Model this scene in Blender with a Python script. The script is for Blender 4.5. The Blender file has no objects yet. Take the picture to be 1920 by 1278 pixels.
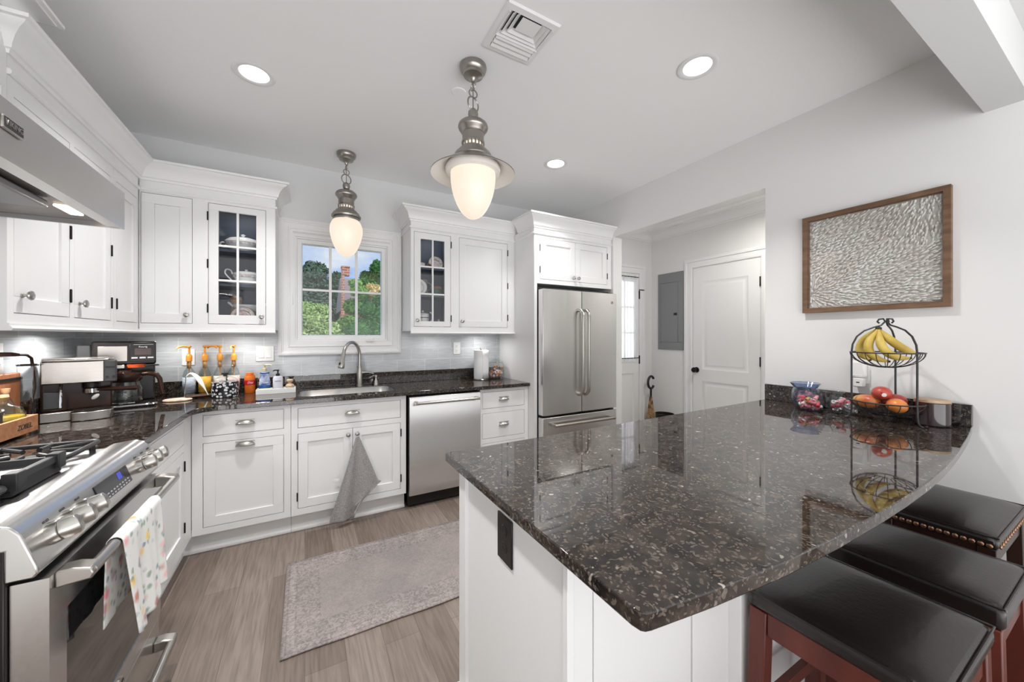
import bpy, bmesh, math, random
from mathutils import Vector, Matrix
R = math.radians
PI = math.pi
C = bpy.context.scene.collection
SC = bpy.context.scene

# ------------------------------------------------------------------ camera
YAW = 29.3
cam_d = bpy.data.cameras.new('camera')
cam_d.sensor_width = 36.0
cam_d.lens = 36.0 * 692.0 / 1920.0
cam_d.shift_y = -9.0 / 1920.0
cam_d.clip_start = 0.02
cam = bpy.data.objects.new('camera', cam_d)
cam.location = (0, 0, 1.342)
cam.rotation_euler = (R(90), 0, R(-YAW))
C.objects.link(cam)
SC.camera = cam

# ------------------------------------------------------------------ light and exposure
SC.view_settings.view_transform = 'Standard'
SC.view_settings.look = 'None'
SC.view_settings.exposure = 0.25
SC.view_settings.gamma = 1.0
SC.view_settings.use_curve_mapping = False
SC.cycles.use_denoising = True
SC.cycles.max_bounces = 10
SC.cycles.diffuse_bounces = 6
SC.cycles.glossy_bounces = 5
SC.cycles.transparent_max_bounces = 16
SC.cycles.sample_clamp_indirect = 6.0
SC.cycles.caustics_reflective = False
SC.cycles.caustics_refractive = False

world = bpy.data.worlds.new('sky')
SC.world = world
world.use_nodes = True
wn, wl = world.node_tree.nodes, world.node_tree.links
wn.clear()
w_tc = wn.new('ShaderNodeTexCoord')
w_sep = wn.new('ShaderNodeSeparateXYZ')
wl.new(w_tc.outputs['Generated'], w_sep.inputs[0])
w_map = wn.new('ShaderNodeMapping'); w_map.inputs['Scale'].default_value = (3, 3, 7)
wl.new(w_tc.outputs['Generated'], w_map.inputs['Vector'])
w_cl = wn.new('ShaderNodeTexNoise'); w_cl.inputs['Scale'].default_value = 1.6; w_cl.inputs['Detail'].default_value = 6
wl.new(w_map.outputs[0], w_cl.inputs['Vector'])
w_cr = wn.new('ShaderNodeValToRGB')
w_cr.color_ramp.elements[0].position = 0.48; w_cr.color_ramp.elements[0].color = (0.18, 0.32, 0.60, 1)
w_cr.color_ramp.elements[1].position = 0.66; w_cr.color_ramp.elements[1].color = (0.52, 0.57, 0.64, 1)
wl.new(w_cl.outputs['Fac'], w_cr.inputs[0])
w_mr = wn.new('ShaderNodeMapRange')                      # plain white fill added on the house side, blue sky over the garden
w_mr.inputs['From Min'].default_value = 0.25; w_mr.inputs['From Max'].default_value = -0.25
wl.new(w_sep.outputs['Y'], w_mr.inputs['Value'])
w_mx = wn.new('ShaderNodeMix'); w_mx.data_type = 'RGBA'
wl.new(w_mr.outputs[0], w_mx.inputs['Factor'])
wl.new(w_cr.outputs[0], w_mx.inputs['A'])
w_mx.inputs['B'].default_value = (0.985, 0.99, 1.0, 1)
w_gr = wn.new('ShaderNodeMapRange')                      # brightened below the horizon as added upward fill for the ceiling
w_gr.inputs['From Min'].default_value = 0.06; w_gr.inputs['From Max'].default_value = -0.12; w_gr.inputs['To Min'].default_value = 1.0; w_gr.inputs['To Max'].default_value = 2.75
wl.new(w_sep.outputs['Z'], w_gr.inputs['Value'])
w_ml = wn.new('ShaderNodeVectorMath'); w_ml.operation = 'SCALE'
w_bg = wn.new('ShaderNodeBackground'); w_bg.inputs['Strength'].default_value = 1.22
wl.new(w_mx.outputs['Result'], w_ml.inputs[0]); wl.new(w_gr.outputs[0], w_ml.inputs['Scale'])
wl.new(w_ml.outputs[0], w_bg.inputs['Color'])
w_out = wn.new('ShaderNodeOutputWorld')
wl.new(w_bg.outputs[0], w_out.inputs[0])

sun_d = bpy.data.lights.new('sun', 'SUN'); sun_d.energy = 2.6; sun_d.angle = R(2); sun_d.color = (1, 0.95, 0.86)
sun = bpy.data.objects.new('sun', sun_d); C.objects.link(sun)
sun.rotation_euler = Vector((-0.75, 0.35, -0.75)).to_track_quat('-Z', 'Y').to_euler()

def area(name, loc, direction, sx, sy, power, col=(1, 1, 1), shape='RECTANGLE', spread=180):
    d = bpy.data.lights.new(name, 'AREA'); d.shape = shape; d.size = sx; d.size_y = sy
    d.energy = power; d.color = col; d.spread = R(spread)
    o = bpy.data.objects.new(name, d); C.objects.link(o); o.location = loc
    o.rotation_euler = Vector(direction).to_track_quat('-Z', 'Y').to_euler()
    return o
CANS = [(-0.236, 2.396), (1.781, 1.202), (1.779, 2.443), (-0.236, 1.0)]  # the last one is added out of view for extra light
area('hall_fill_light', (3.12, 1.6, 2.50), (0, 0, -1), 0.22, 0.22, 10, (1, 0.97, 0.93), 'DISK', 175)  # added fill for the hall, from no known source
for i, (x, y) in enumerate(CANS):
    area('downlight_beam', (x, y, 2.70), (0, 0, -1), 0.14, 0.14, (10, 12, 6.5, 12)[i], (1, 0.985, 0.975), 'DISK', 112)

# ------------------------------------------------------------------ mesh helpers
class Fr:
    """a face to build on: u to the viewer's right, w up, d out towards the viewer"""
    def __init__(s, o, U, N): s.o, s.U, s.N = Vector(o), Vector(U), Vector(N)
    def p(s, u, w, d=0.0): return s.o + s.U * u + s.N * d + Vector((0, 0, w))
    def rot(s): return Matrix((s.U, Vector((0, 0, 1)), s.N)).transposed().to_euler()
def face_s(y): return Fr((0, y, 0), (1, 0, 0), (0, -1, 0))
def face_e(x): return Fr((x, 0, 0), (0, 1, 0), (1, 0, 0))
def face_w(x): return Fr((x, 0, 0), (0, -1, 0), (-1, 0, 0))

class MB:
    def __init__(s): s.v, s.f = [], []
    def add(s, vs, fs):
        n = len(s.v); s.v += [Vector(v) for v in vs]; s.f += [tuple(i + n for i in f) for f in fs]; return s
    def hexa(s, P):
        return s.add(P, [(0, 3, 2, 1), (4, 5, 6, 7), (0, 1, 5, 4), (1, 2, 6, 5), (2, 3, 7, 6), (3, 0, 4, 7)])
    def box(s, x0, x1, y0, y1, z0, z1):
        return s.hexa([(x0, y0, z0), (x1, y0, z0), (x1, y1, z0), (x0, y1, z0), (x0, y0, z1), (x1, y0, z1), (x1, y1, z1), (x0, y1, z1)])
    def fb(s, F, u0, u1, w0, w1, d0, d1):
        return s.hexa([F.p(u0, w0, d0), F.p(u1, w0, d0), F.p(u1, w0, d1), F.p(u0, w0, d1), F.p(u0, w1, d0), F.p(u1, w1, d0), F.p(u1, w1, d1), F.p(u0, w1, d1)])
    def lathe(s, prof, o=(0, 0, 0), ax=(0, 0, 1), n=24, sq=(1, 1)):
        ax = Vector(ax).normalized(); o = Vector(o)
        a = ax.orthogonal().normalized() if abs(ax.z) < 0.99 else Vector((1, 0, 0)); b = ax.cross(a)
        vs, fs, rows = [], [], []
        for r, h in prof:
            if r < 1e-5: rows.append([len(vs)]); vs.append(o + ax * h)
            else:
                rows.append(list(range(len(vs), len(vs) + n)))
                vs += [o + ax * h + (a * math.cos(2 * PI * k / n) * sq[0] + b * math.sin(2 * PI * k / n) * sq[1]) * r for k in range(n)]
        for A, B in zip(rows, rows[1:]):
            for k in range(n):
                q = (k + 1) % n
                if len(A) == 1 and len(B) == 1: continue
                if len(A) == 1: fs.append((A[0], B[q], B[k]))
                elif len(B) == 1: fs.append((A[k], A[q], B[0]))
                else: fs.append((A[k], A[q], B[q], B[k]))
        return s.add(vs, fs)
    def cyl(s, p0, p1, r, n=16, r1=None):
        p0, p1 = Vector(p0), Vector(p1); L = (p1 - p0).length
        return s.lathe([(0, 0), (r, 0), (r if r1 is None else r1, L), (0, L)], p0, p1 - p0, n)
    def tube(s, pts, r, n=8, closed=False, flat=1.0):
        pts = [Vector(p) for p in pts]; m = len(pts)
        T = []
        for i in range(m):
            if closed: t = pts[(i + 1) % m] - pts[i - 1]
            else: t = pts[min(i + 1, m - 1)] - pts[max(i - 1, 0)]
            T.append(t.normalized())
        nv = T[0].orthogonal().normalized(); vs, fs = [], []
        for i in range(m):
            nv = (nv - T[i] * nv.dot(T[i]))
            nv = nv.normalized() if nv.length > 1e-6 else T[i].orthogonal().normalized()
            b = T[i].cross(nv); rr = r[i] if isinstance(r, (list, tuple)) else r
            vs += [pts[i] + (nv * math.cos(2 * PI * k / n) + b * math.sin(2 * PI * k / n) * flat) * rr for k in range(n)]
        for i in range(m if closed else m - 1):
            j = (i + 1) % m
            for k in range(n):
                q = (k + 1) % n; fs.append((i * n + k, i * n + q, j * n + q, j * n + k))
        if not closed: fs += [tuple(range(n))[::-1], tuple((m - 1) * n + k for k in range(n))]
        return s.add(vs, fs)
    def ring(s, c, Rr, r, ax=(0, 0, 1), n=28, m=8, sq=(1, 1)):
        ax = Vector(ax).normalized(); a = ax.orthogonal().normalized() if abs(ax.z) < 0.99 else Vector((1, 0, 0)); b = ax.cross(a); c = Vector(c)
        return s.tube([c + (a * math.cos(2 * PI * k / n) * sq[0] + b * math.sin(2 * PI * k / n) * sq[1]) * Rr for k in range(n)], r, m, True)
    def prism(s, poly, z0, z1):
        n = len(poly)
        vs = [(x, y, z0) for x, y in poly] + [(x, y, z1) for x, y in poly]
        return s.add(vs, [tuple(range(n))[::-1], tuple(range(n, 2 * n))] + [(i, (i + 1) % n, n + (i + 1) % n, n + i) for i in range(n)])
    def extr(s, F, poly, u0, u1):
        """poly of (d, w) on a face, run from u0 to u1"""
        n = len(poly)
        vs = [F.p(u0, w, d) for d, w in poly] + [F.p(u1, w, d) for d, w in poly]
        return s.add(vs, [tuple(range(n))[::-1], tuple(range(n, 2 * n))] + [(i, (i + 1) % n, n + (i + 1) % n, n + i) for i in range(n)])
    def ball(s, c, rad, n=16, m=10):
        rx, ry, rz = rad if isinstance(rad, (tuple, list)) else (rad,) * 3; c = Vector(c); k = MB()
        k.lathe([(math.sin(PI * i / m), -math.cos(PI * i / m)) for i in range(m + 1)], n=n)
        return s.add([c + Vector((v.x * rx, v.y * ry, v.z * rz)) for v in k.v], k.f)
    def grid(s, fn, nu, nv, wrap=False):
        vs = [fn(i / nu, j / nv) for j in range(nv + 1) for i in range(nu + 1)]
        w = nu + 1
        return s.add(vs, [(j * w + i, j * w + i + 1, (j + 1) * w + i + 1, (j + 1) * w + i) for j in range(nv) for i in range(nu)])
    def sweep(s, path, prof, mp, closed=False):
        """profile (off, h) run along a 2-D path; off is to the left of travel; mp(x, y, h) -> point"""
        P = [Vector(p) for p in path]; m = len(P); vs, fs = [], []; n = len(prof)
        for i in range(m):
            d1 = (P[i] - P[i - 1]).normalized() if (closed or i > 0) else None
            d2 = (P[(i + 1) % m] - P[i]).normalized() if (closed or i < m - 1) else None
            d1 = d1 or d2; d2 = d2 or d1
            n1, n2 = Vector((-d1.y, d1.x)), Vector((-d2.y, d2.x))
            mt = (n1 + n2); mt = mt / (mt.dot(n1))
            vs += [mp(P[i].x + mt.x * o, P[i].y + mt.y * o, h) for o, h in prof]
        for i in range(m if closed else m - 1):
            j = (i + 1) % m
            for k in range(n):
                q = (k + 1) % n; fs.append((i * n + k, i * n + q, j * n + q, j * n + k))
        if not closed: fs += [tuple(range(n))[::-1], tuple((m - 1) * n + k for k in range(n))]
        return s.add(vs, fs)
    def xf(s, M):
        s.v = [M @ v for v in s.v]; return s

def wloc(o):
    v = Vector((0, 0, 0))
    while o is not None: v += Vector(o.location); o = o.parent
    return v
def finish(name, me, mat, parent, bevel=0.0, sharp=35):
    mats = mat if isinstance(mat, (list, tuple)) else [mat]
    me.materials.clear()
    for m in mats: me.materials.append(m)
    me.polygons.foreach_set('use_smooth', [True] * len(me.polygons))
    me.set_sharp_from_angle(angle=R(sharp))
    o = bpy.data.objects.new(name, me); C.objects.link(o)
    if parent is not None: o.parent = parent
    if bevel:
        b = o.modifiers.new('edge', 'BEVEL'); b.width = bevel; b.segments = 2; b.limit_method = 'ANGLE'; b.angle_limit = R(40)
    return o
def obj(name, mb, mat, parent=None, bevel=0.0, sharp=35, sub=0, solid=0.0, label=None, matfn=None):
    me = bpy.data.meshes.new(name); off = wloc(parent)
    me.from_pydata([v - off for v in mb.v], [], mb.f)
    bm = bmesh.new(); bm.from_mesh(me); bmesh.ops.recalc_face_normals(bm, faces=bm.faces); bm.to_mesh(me); bm.free()
    o = finish(name, me, mat, parent, bevel, sharp)
    if matfn:
        for p in me.polygons: p.material_index = matfn(p.center + off)
    if solid:
        m = o.modifiers.new('thick', 'SOLIDIFY'); m.thickness = solid; m.offset = 0
    if sub:
        m = o.modifiers.new('smooth', 'SUBSURF'); m.levels = sub; m.render_levels = sub
    if label: o['label'] = label
    return o
def tag(o, label, cat, group=None, kind=None):
    o['label'] = label; o['category'] = cat
    if group: o['group'] = group
    if kind: o['kind'] = kind
    return o
def thing(name, label, cat, loc=(0, 0, 0), group=None):
    o = bpy.data.objects.new(name, None); C.objects.link(o); o.location = loc; o.empty_display_size = 0.05
    return tag(o, label, cat, group)
def struct(name, mb, mat, parent=None, bevel=0.0, **k):
    o = obj(name, mb, mat, parent, bevel, **k)
    if parent is None: o['kind'] = 'structure'
    return o
def copy_tree(o, parent=None, label=None):
    c = o.copy(); C.objects.link(c)
    if parent is not None: c.parent = parent
    if label: c['label'] = label
    for ch in o.children: copy_tree(ch, c)
    return c
def from_curve(cu, xyz=(0, 0, 0), rot=(0, 0, 0)):
    t = bpy.data.objects.new('tmp', cu); C.objects.link(t); t.location = xyz; t.rotation_euler = rot
    bpy.context.view_layer.update()
    dg = bpy.context.evaluated_depsgraph_get()
    me = bpy.data.meshes.new_from_object(t.evaluated_get(dg)); me.transform(t.matrix_world)
    bpy.data.objects.remove(t); return me
def plate(name, outer, holes, z0, z1, mat, parent=None, bevel=0.0):
    """flat slab with holes"""
    bm = bmesh.new(); es = []
    for ring in [outer] + holes:
        vs = [bm.verts.new((x, y, z0)) for x, y in ring]
        es += [bm.edges.new((vs[i], vs[(i + 1) % len(vs)])) for i in range(len(vs))]
    bmesh.ops.triangle_fill(bm, use_beauty=True, use_dissolve=False, edges=es)
    ex = bmesh.ops.extrude_face_region(bm, geom=list(bm.faces))
    bmesh.ops.translate(bm, vec=(0, 0, z1 - z0), verts=[g for g in ex['geom'] if isinstance(g, bmesh.types.BMVert)])
    bmesh.ops.recalc_face_normals(bm, faces=bm.faces)
    me = bpy.data.meshes.new(name); bm.to_mesh(me); bm.free()
    me.transform(Matrix.Translation(-wloc(parent)))
    return finish(name, me, mat, parent, bevel)
def letters(name, s, F, u, w, d, size, mat, parent, depth=0.0006, align='CENTER', shear=0.0):
    cu = bpy.data.curves.new('type', 'FONT'); cu.body = s; cu.size = size; cu.extrude = depth; cu.align_x = align; cu.align_y = 'CENTER'; cu.shear = shear
    me = from_curve(cu, F.p(u, w, d), F.rot())
    me.transform(Matrix.Translation(-wloc(parent)))
    return finish(name, me, mat, parent)
def rrect(x0, x1, y0, y1, r, n=5):
    out = []
    for cx, cy, a in ((x1 - r, y1 - r, 0), (x0 + r, y1 - r, 90), (x0 + r, y0 + r, 180), (x1 - r, y0 + r, 270)):
        out += [(cx + r * math.cos(R(a + 90 * k / n)), cy + r * math.sin(R(a + 90 * k / n))) for k in range(n + 1)]
    return out

# ------------------------------------------------------------------ materials
def nodes(name):
    m = bpy.data.materials.new(name); m.use_nodes = True
    return m, m.node_tree.nodes, m.node_tree.links, m.node_tree.nodes['Principled BSDF']
def M(name, col, rough=0.5, metal=0.0, spec=0.5, coat=0.0, emit=None, es=0.0, trans=0.0, ior=1.45, noise=None, bump=0.0, bscale=200, sheen=0.0, sss=0.0, alpha=1.0):
    m, n, l, b = nodes(name)
    b.inputs['Base Color'].default_value = (*col, 1); b.inputs['Roughness'].default_value = rough; b.inputs['Metallic'].default_value = metal
    b.inputs['Specular IOR Level'].default_value = spec; b.inputs['Coat Weight'].default_value = coat; b.inputs['IOR'].default_value = ior
    b.inputs['Transmission Weight'].default_value = trans; b.inputs['Sheen Weight'].default_value = sheen; b.inputs['Alpha'].default_value = alpha
    if emit: b.inputs['Emission Color'].default_value = (*emit, 1); b.inputs['Emission Strength'].default_value = es
    tc = n.new('ShaderNodeTexCoord')
    if noise:
        col2, sc, st = noise
        t = n.new('ShaderNodeTexNoise'); t.inputs['Scale'].default_value = sc; t.inputs['Detail'].default_value = 5
        mp = n.new('ShaderNodeMapping'); mp.inputs['Scale'].default_value = st
        l.new(tc.outputs['Object'], mp.inputs[0]); l.new(mp.outputs[0], t.inputs['Vector'])
        r = n.new('ShaderNodeValToRGB'); r.color_ramp.elements[0].position = 0.35; r.color_ramp.elements[1].position = 0.65
        r.color_ramp.elements[0].color = (*col, 1); r.color_ramp.elements[1].color = (*col2, 1)
        l.new(t.outputs['Fac'], r.inputs[0]); l.new(r.outputs[0], b.inputs['Base Color'])
    if bump:
        t2 = n.new('ShaderNodeTexNoise'); t2.inputs['Scale'].default_value = bscale; t2.inputs['Detail'].default_value = 3
        l.new(tc.outputs['Object'], t2.inputs['Vector'])
        bp = n.new('ShaderNodeBump'); bp.inputs['Strength'].default_value = bump; bp.inputs['Distance'].default_value = 0.002
        l.new(t2.outputs['Fac'], bp.inputs['Height']); l.new(bp.outputs[0], b.inputs['Normal'])
    return m
def ramp(n, stops):
    r = n.new('ShaderNodeValToRGB'); e = r.color_ramp.elements
    while len(e) < len(stops): e.new(0.5)
    for k, (p, c) in zip(e, stops): k.position = p; k.color = (*c, 1)
    return r
def pane_mat(name, tint=(1, 1, 1), gloss=0.9, rough=0.0):
    m, n, l, b = nodes(name); n.remove(b)
    out = [x for x in n if x.type == 'OUTPUT_MATERIAL'][0]
    tr = n.new('ShaderNodeBsdfTransparent'); tr.inputs[0].default_value = (*tint, 1)
    gl = n.new('ShaderNodeBsdfGlossy'); gl.inputs['Roughness'].default_value = rough
    lw = n.new('ShaderNodeLayerWeight'); lw.inputs[0].default_value = 0.5
    pw = n.new('ShaderNodeMath'); pw.operation = 'POWER'; pw.inputs[1].default_value = 4.0; l.new(lw.outputs['Facing'], pw.inputs[0])
    mu = n.new('ShaderNodeMath'); mu.operation = 'MULTIPLY_ADD'; mu.inputs[1].default_value = 0.6 * gloss; mu.inputs[2].default_value = 0.035 * gloss; mu.use_clamp = True
    l.new(pw.outputs[0], mu.inputs[0])
    mx = n.new('ShaderNodeMixShader'); l.new(mu.outputs[0], mx.inputs[0]); l.new(tr.outputs[0], mx.inputs[1]); l.new(gl.outputs[0], mx.inputs[2])
    l.new(mx.outputs[0], out.inputs[0]); return m

m_white = M('white cabinet paint', (0.80, 0.80, 0.795), 0.35)
m_trim = M('white trim paint', (0.82, 0.82, 0.815), 0.35)
m_wall = M('warm grey wall paint', (0.76, 0.755, 0.745), 0.7, bump=0.03, bscale=300)
m_wallb = M('cool grey wall paint', (0.70, 0.705, 0.71), 0.7, bump=0.03, bscale=300)
m_ceil = M('ceiling paint', (0.93, 0.93, 0.93), 0.8)
m_plast = M('white plastic', (0.82, 0.82, 0.81), 0.3)
m_dark = M('black rubber', (0.012, 0.012, 0.013), 0.45)
m_blackpl = M('black plastic', (0.016, 0.013, 0.012), 0.22, spec=0.3)
m_brownpl = M('espresso brown gloss plastic', (0.030, 0.014, 0.010), 0.2, spec=0.25)
m_navy = M('navy cabinet lining', (0.05, 0.068, 0.105), 0.5)
m_nick = M('brushed nickel', (0.46, 0.44, 0.41), 0.28, 1.0)
m_pewter = M('antique pewter', (0.36, 0.335, 0.31), 0.30, 1.0)
m_iron = M('black cast iron', (0.022, 0.021, 0.022), 0.42)
m_bronze = M('dark bronze', (0.02, 0.018, 0.016), 0.4, 0.6)
m_pane = pane_mat('clear glass pane')
m_glass = pane_mat('clear glass', (0.93, 0.95, 0.95), 1.6)
m_chrome = M('polished chrome', (0.75, 0.75, 0.75), 0.08, 1.0)
m_mirror = m_chrome

def steel(name, axis, col=(0.72, 0.71, 0.70), rough=0.25):
    """brushed steel: the grain runs along one axis"""
    m, n, l, b = nodes(name)
    b.inputs['Metallic'].default_value = 1.0; b.inputs['Base Color'].default_value = (*col, 1)
    tc = n.new('ShaderNodeTexCoord'); mp = n.new('ShaderNodeMapping')
    st = [150, 150, 150]; st[axis] = 1.5
    mp.inputs['Scale'].default_value = st
    l.new(tc.outputs['Object'], mp.inputs[0])
    t = n.new('ShaderNodeTexNoise'); t.inputs['Scale'].default_value = 1; t.inputs['Detail'].default_value = 2
    l.new(mp.outputs[0], t.inputs['Vector'])
    mr = n.new('ShaderNodeMapRange'); mr.inputs['To Min'].default_value = rough - 0.03; mr.inputs['To Max'].default_value = rough + 0.04
    l.new(t.outputs['Fac'], mr.inputs['Value']); l.new(mr.outputs[0], b.inputs['Roughness'])
    return m
m_steelx = steel('stainless steel brushed sideways', 0)
m_steely = steel('stainless steel brushed lengthways', 1, (0.60, 0.59, 0.58))
m_steels = steel('small appliance steel', 0, (0.36, 0.335, 0.31), 0.22)
m_steelz = steel('stainless steel brushed upright', 2)

def granite():
    m, n, l, b = nodes('dark brown granite')
    tc = n.new('ShaderNodeTexCoord')
    nz = n.new('ShaderNodeTexNoise'); nz.inputs['Scale'].default_value = 24; nz.inputs['Detail'].default_value = 8; nz.inputs['Roughness'].default_value = 0.7
    l.new(tc.outputs['Object'], nz.inputs['Vector'])
    base = ramp(n, [(0.34, (0.006, 0.005, 0.005)), (0.48, (0.020, 0.015, 0.013)), (0.60, (0.050, 0.038, 0.030)), (0.72, (0.075, 0.06, 0.05))])
    l.new(nz.outputs['Fac'], base.inputs[0])
    wob = n.new('ShaderNodeTexNoise'); wob.inputs['Scale'].default_value = 30; wob.inputs['Detail'].default_value = 2
    l.new(tc.outputs['Object'], wob.inputs['Vector'])
    mixv = n.new('ShaderNodeMix'); mixv.data_type = 'VECTOR'; mixv.inputs['Factor'].default_value = 0.035
    l.new(tc.outputs['Object'], mixv.inputs['A']); l.new(wob.outputs['Color'], mixv.inputs['B'])
    vo = n.new('ShaderNodeTexVoronoi'); vo.inputs['Scale'].default_value = 82; vo.feature = 'F1'; vo.inputs['Randomness'].default_value = 1
    l.new(mixv.outputs['Result'], vo.inputs['Vector'])
    sp = n.new('ShaderNodeSeparateColor'); l.new(vo.outputs['Color'], sp.inputs[0])
    pick = ramp(n, [(0.80, (0, 0, 0)), (0.90, (1, 1, 1))]); l.new(sp.outputs[0], pick.inputs[0])
    edge = ramp(n, [(0.30, (1, 1, 1)), (0.44, (0, 0, 0))]); l.new(vo.outputs['Distance'], edge.inputs[0])
    mul = n.new('ShaderNodeMath'); mul.operation = 'MULTIPLY'; l.new(pick.outputs[0], mul.inputs[0]); l.new(edge.outputs[0], mul.inputs[1])
    fl = ramp(n, [(0.0, (0.06, 0.045, 0.036)), (0.6, (0.15, 0.125, 0.105)), (0.9, (0.22, 0.195, 0.17)), (1.0, (0.46, 0.42, 0.37))]); l.new(sp.outputs[1], fl.inputs[0])
    mx = n.new('ShaderNodeMix'); mx.data_type = 'RGBA'
    l.new(mul.outputs[0], mx.inputs['Factor']); l.new(base.outputs[0], mx.inputs['A']); l.new(fl.outputs[0], mx.inputs['B'])
    vo2 = n.new('ShaderNodeTexVoronoi'); vo2.inputs['Scale'].default_value = 210; l.new(mixv.outputs['Result'], vo2.inputs['Vector'])
    sp2 = n.new('ShaderNodeSeparateColor'); l.new(vo2.outputs['Color'], sp2.inputs[0])
    pk2 = ramp(n, [(0.84, (0, 0, 0)), (0.90, (1, 1, 1))]); l.new(sp2.outputs[0], pk2.inputs[0])
    mx2 = n.new('ShaderNodeMix'); mx2.data_type = 'RGBA'
    l.new(pk2.outputs[0], mx2.inputs['Factor']); l.new(mx.outputs['Result'], mx2.inputs['A']); mx2.inputs['B'].default_value = (0.11, 0.09, 0.075, 1)
    l.new(mx2.outputs['Result'], b.inputs['Base Color'])
    b.inputs['Roughness'].default_value = 0.03; b.inputs['Specular IOR Level'].default_value = 0.5; b.inputs['IOR'].default_value = 1.6
    return m
m_granite = granite()

def planks():
    m, n, l, b = nodes('grey oak floor planks')
    tc = n.new('ShaderNodeTexCoord'); mp = n.new('ShaderNodeMapping'); mp.inputs['Rotation'].default_value = (0, 0, R(90))
    l.new(tc.outputs['Object'], mp.inputs[0])
    br = n.new('ShaderNodeTexBrick'); br.offset = 0.37; br.offset_frequency = 2; br.inputs['Scale'].default_value = 1
    br.inputs['Brick Width'].default_value = 1.22; br.inputs['Row Height'].default_value = 0.152; br.inputs['Mortar Size'].default_value = 0.0012
    br.inputs['Color1'].default_value = (0.145, 0.112, 0.092, 1); br.inputs['Color2'].default_value = (0.225, 0.182, 0.153, 1); br.inputs['Mortar'].default_value = (0.10, 0.08, 0.065, 1)
    l.new(mp.outputs[0], br.inputs['Vector'])
    gm = n.new('ShaderNodeMapping'); gm.inputs['Scale'].default_value = (26, 1.6, 1); l.new(tc.outputs['Object'], gm.inputs[0])
    gn = n.new('ShaderNodeTexNoise'); gn.inputs['Scale'].default_value = 3; gn.inputs['Detail'].default_value = 8; gn.inputs['Distortion'].default_value = 0.6
    l.new(gm.outputs[0], gn.inputs['Vector'])
    gr = ramp(n, [(0.30, (0.70, 0.69, 0.68)), (0.62, (1.1, 1.1, 1.1))]); l.new(gn.outputs['Fac'], gr.inputs[0])
    mx = n.new('ShaderNodeMix'); mx.data_type = 'RGBA'; mx.blend_type = 'MULTIPLY'; mx.inputs['Factor'].default_value = 1
    l.new(br.outputs['Color'], mx.inputs['A']); l.new(gr.outputs[0], mx.inputs['B'])
    l.new(mx.outputs['Result'], b.inputs['Base Color']); b.inputs['Roughness'].default_value = 0.42
    return m
m_floor = planks()

def tiles():
    m, n, l, b = nodes('blue grey glazed tile')
    tc = n.new('ShaderNodeTexCoord'); sx = n.new('ShaderNodeSeparateXYZ'); l.new(tc.outputs['Object'], sx.inputs[0])
    ad = n.new('ShaderNodeMath'); ad.operation = 'ADD'; l.new(sx.outputs[0], ad.inputs[0]); l.new(sx.outputs[1], ad.inputs[1])
    sb = n.new('ShaderNodeMath'); sb.operation = 'SUBTRACT'; l.new(sx.outputs[2], sb.inputs[0]); sb.inputs[1].default_value = 1.02
    cb = n.new('ShaderNodeCombineXYZ'); l.new(ad.outputs[0], cb.inputs[0]); l.new(sb.outputs[0], cb.inputs[1])
    br = n.new('ShaderNodeTexBrick'); br.offset = 0.5; br.inputs['Scale'].default_value = 1
    br.inputs['Brick Width'].default_value = 0.256; br.inputs['Row Height'].default_value = 0.104; br.inputs['Mortar Size'].default_value = 0.0022; br.inputs['Mortar Smooth'].default_value = 0.3
    br.inputs['Color1'].default_value = (0.47, 0.495, 0.515, 1); br.inputs['Color2'].default_value = (0.57, 0.59, 0.605, 1); br.inputs['Mortar'].default_value = (0.70, 0.71, 0.71, 1)
    l.new(cb.outputs[0], br.inputs['Vector'])
    mp = n.new('ShaderNodeMapping'); mp.inputs['Scale'].default_value = (2, 14, 1); l.new(cb.outputs[0], mp.inputs[0])
    nz = n.new('ShaderNodeTexNoise'); nz.inputs['Scale'].default_value = 5; nz.inputs['Detail'].default_value = 5; l.new(mp.outputs[0], nz.inputs['Vector'])
    rr = ramp(n, [(0.3, (0.86, 0.87, 0.88)), (0.7, (1.08, 1.08, 1.08))]); l.new(nz.outputs['Fac'], rr.inputs[0])
    mx = n.new('ShaderNodeMix'); mx.data_type = 'RGBA'; mx.blend_type = 'MULTIPLY'; mx.inputs['Factor'].default_value = 1
    l.new(br.outputs['Color'], mx.inputs['A']); l.new(rr.outputs[0], mx.inputs['B']); l.new(mx.outputs['Result'], b.inputs['Base Color'])
    b.inputs['Roughness'].default_value = 0.14
    nb = n.new('ShaderNodeTexNoise'); nb.inputs['Scale'].default_value = 14; l.new(cb.outputs[0], nb.inputs['Vector'])
    hh = n.new('ShaderNodeMath'); hh.operation = 'SUBTRACT'; l.new(nb.outputs['Fac'], hh.inputs[0]); l.new(br.outputs['Fac'], hh.inputs[1])
    bp = n.new('ShaderNodeBump'); bp.inputs['Strength'].default_value = 0.25; bp.inputs['Distance'].default_value = 0.004
    l.new(hh.outputs[0], bp.inputs['Height']); l.new(bp.outputs[0], b.inputs['Normal'])
    return m
m_tile = tiles()

def wood(name, c1, c2, st, rough=0.45):
    return M(name, c1, rough, noise=(c2, 6, st))

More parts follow.
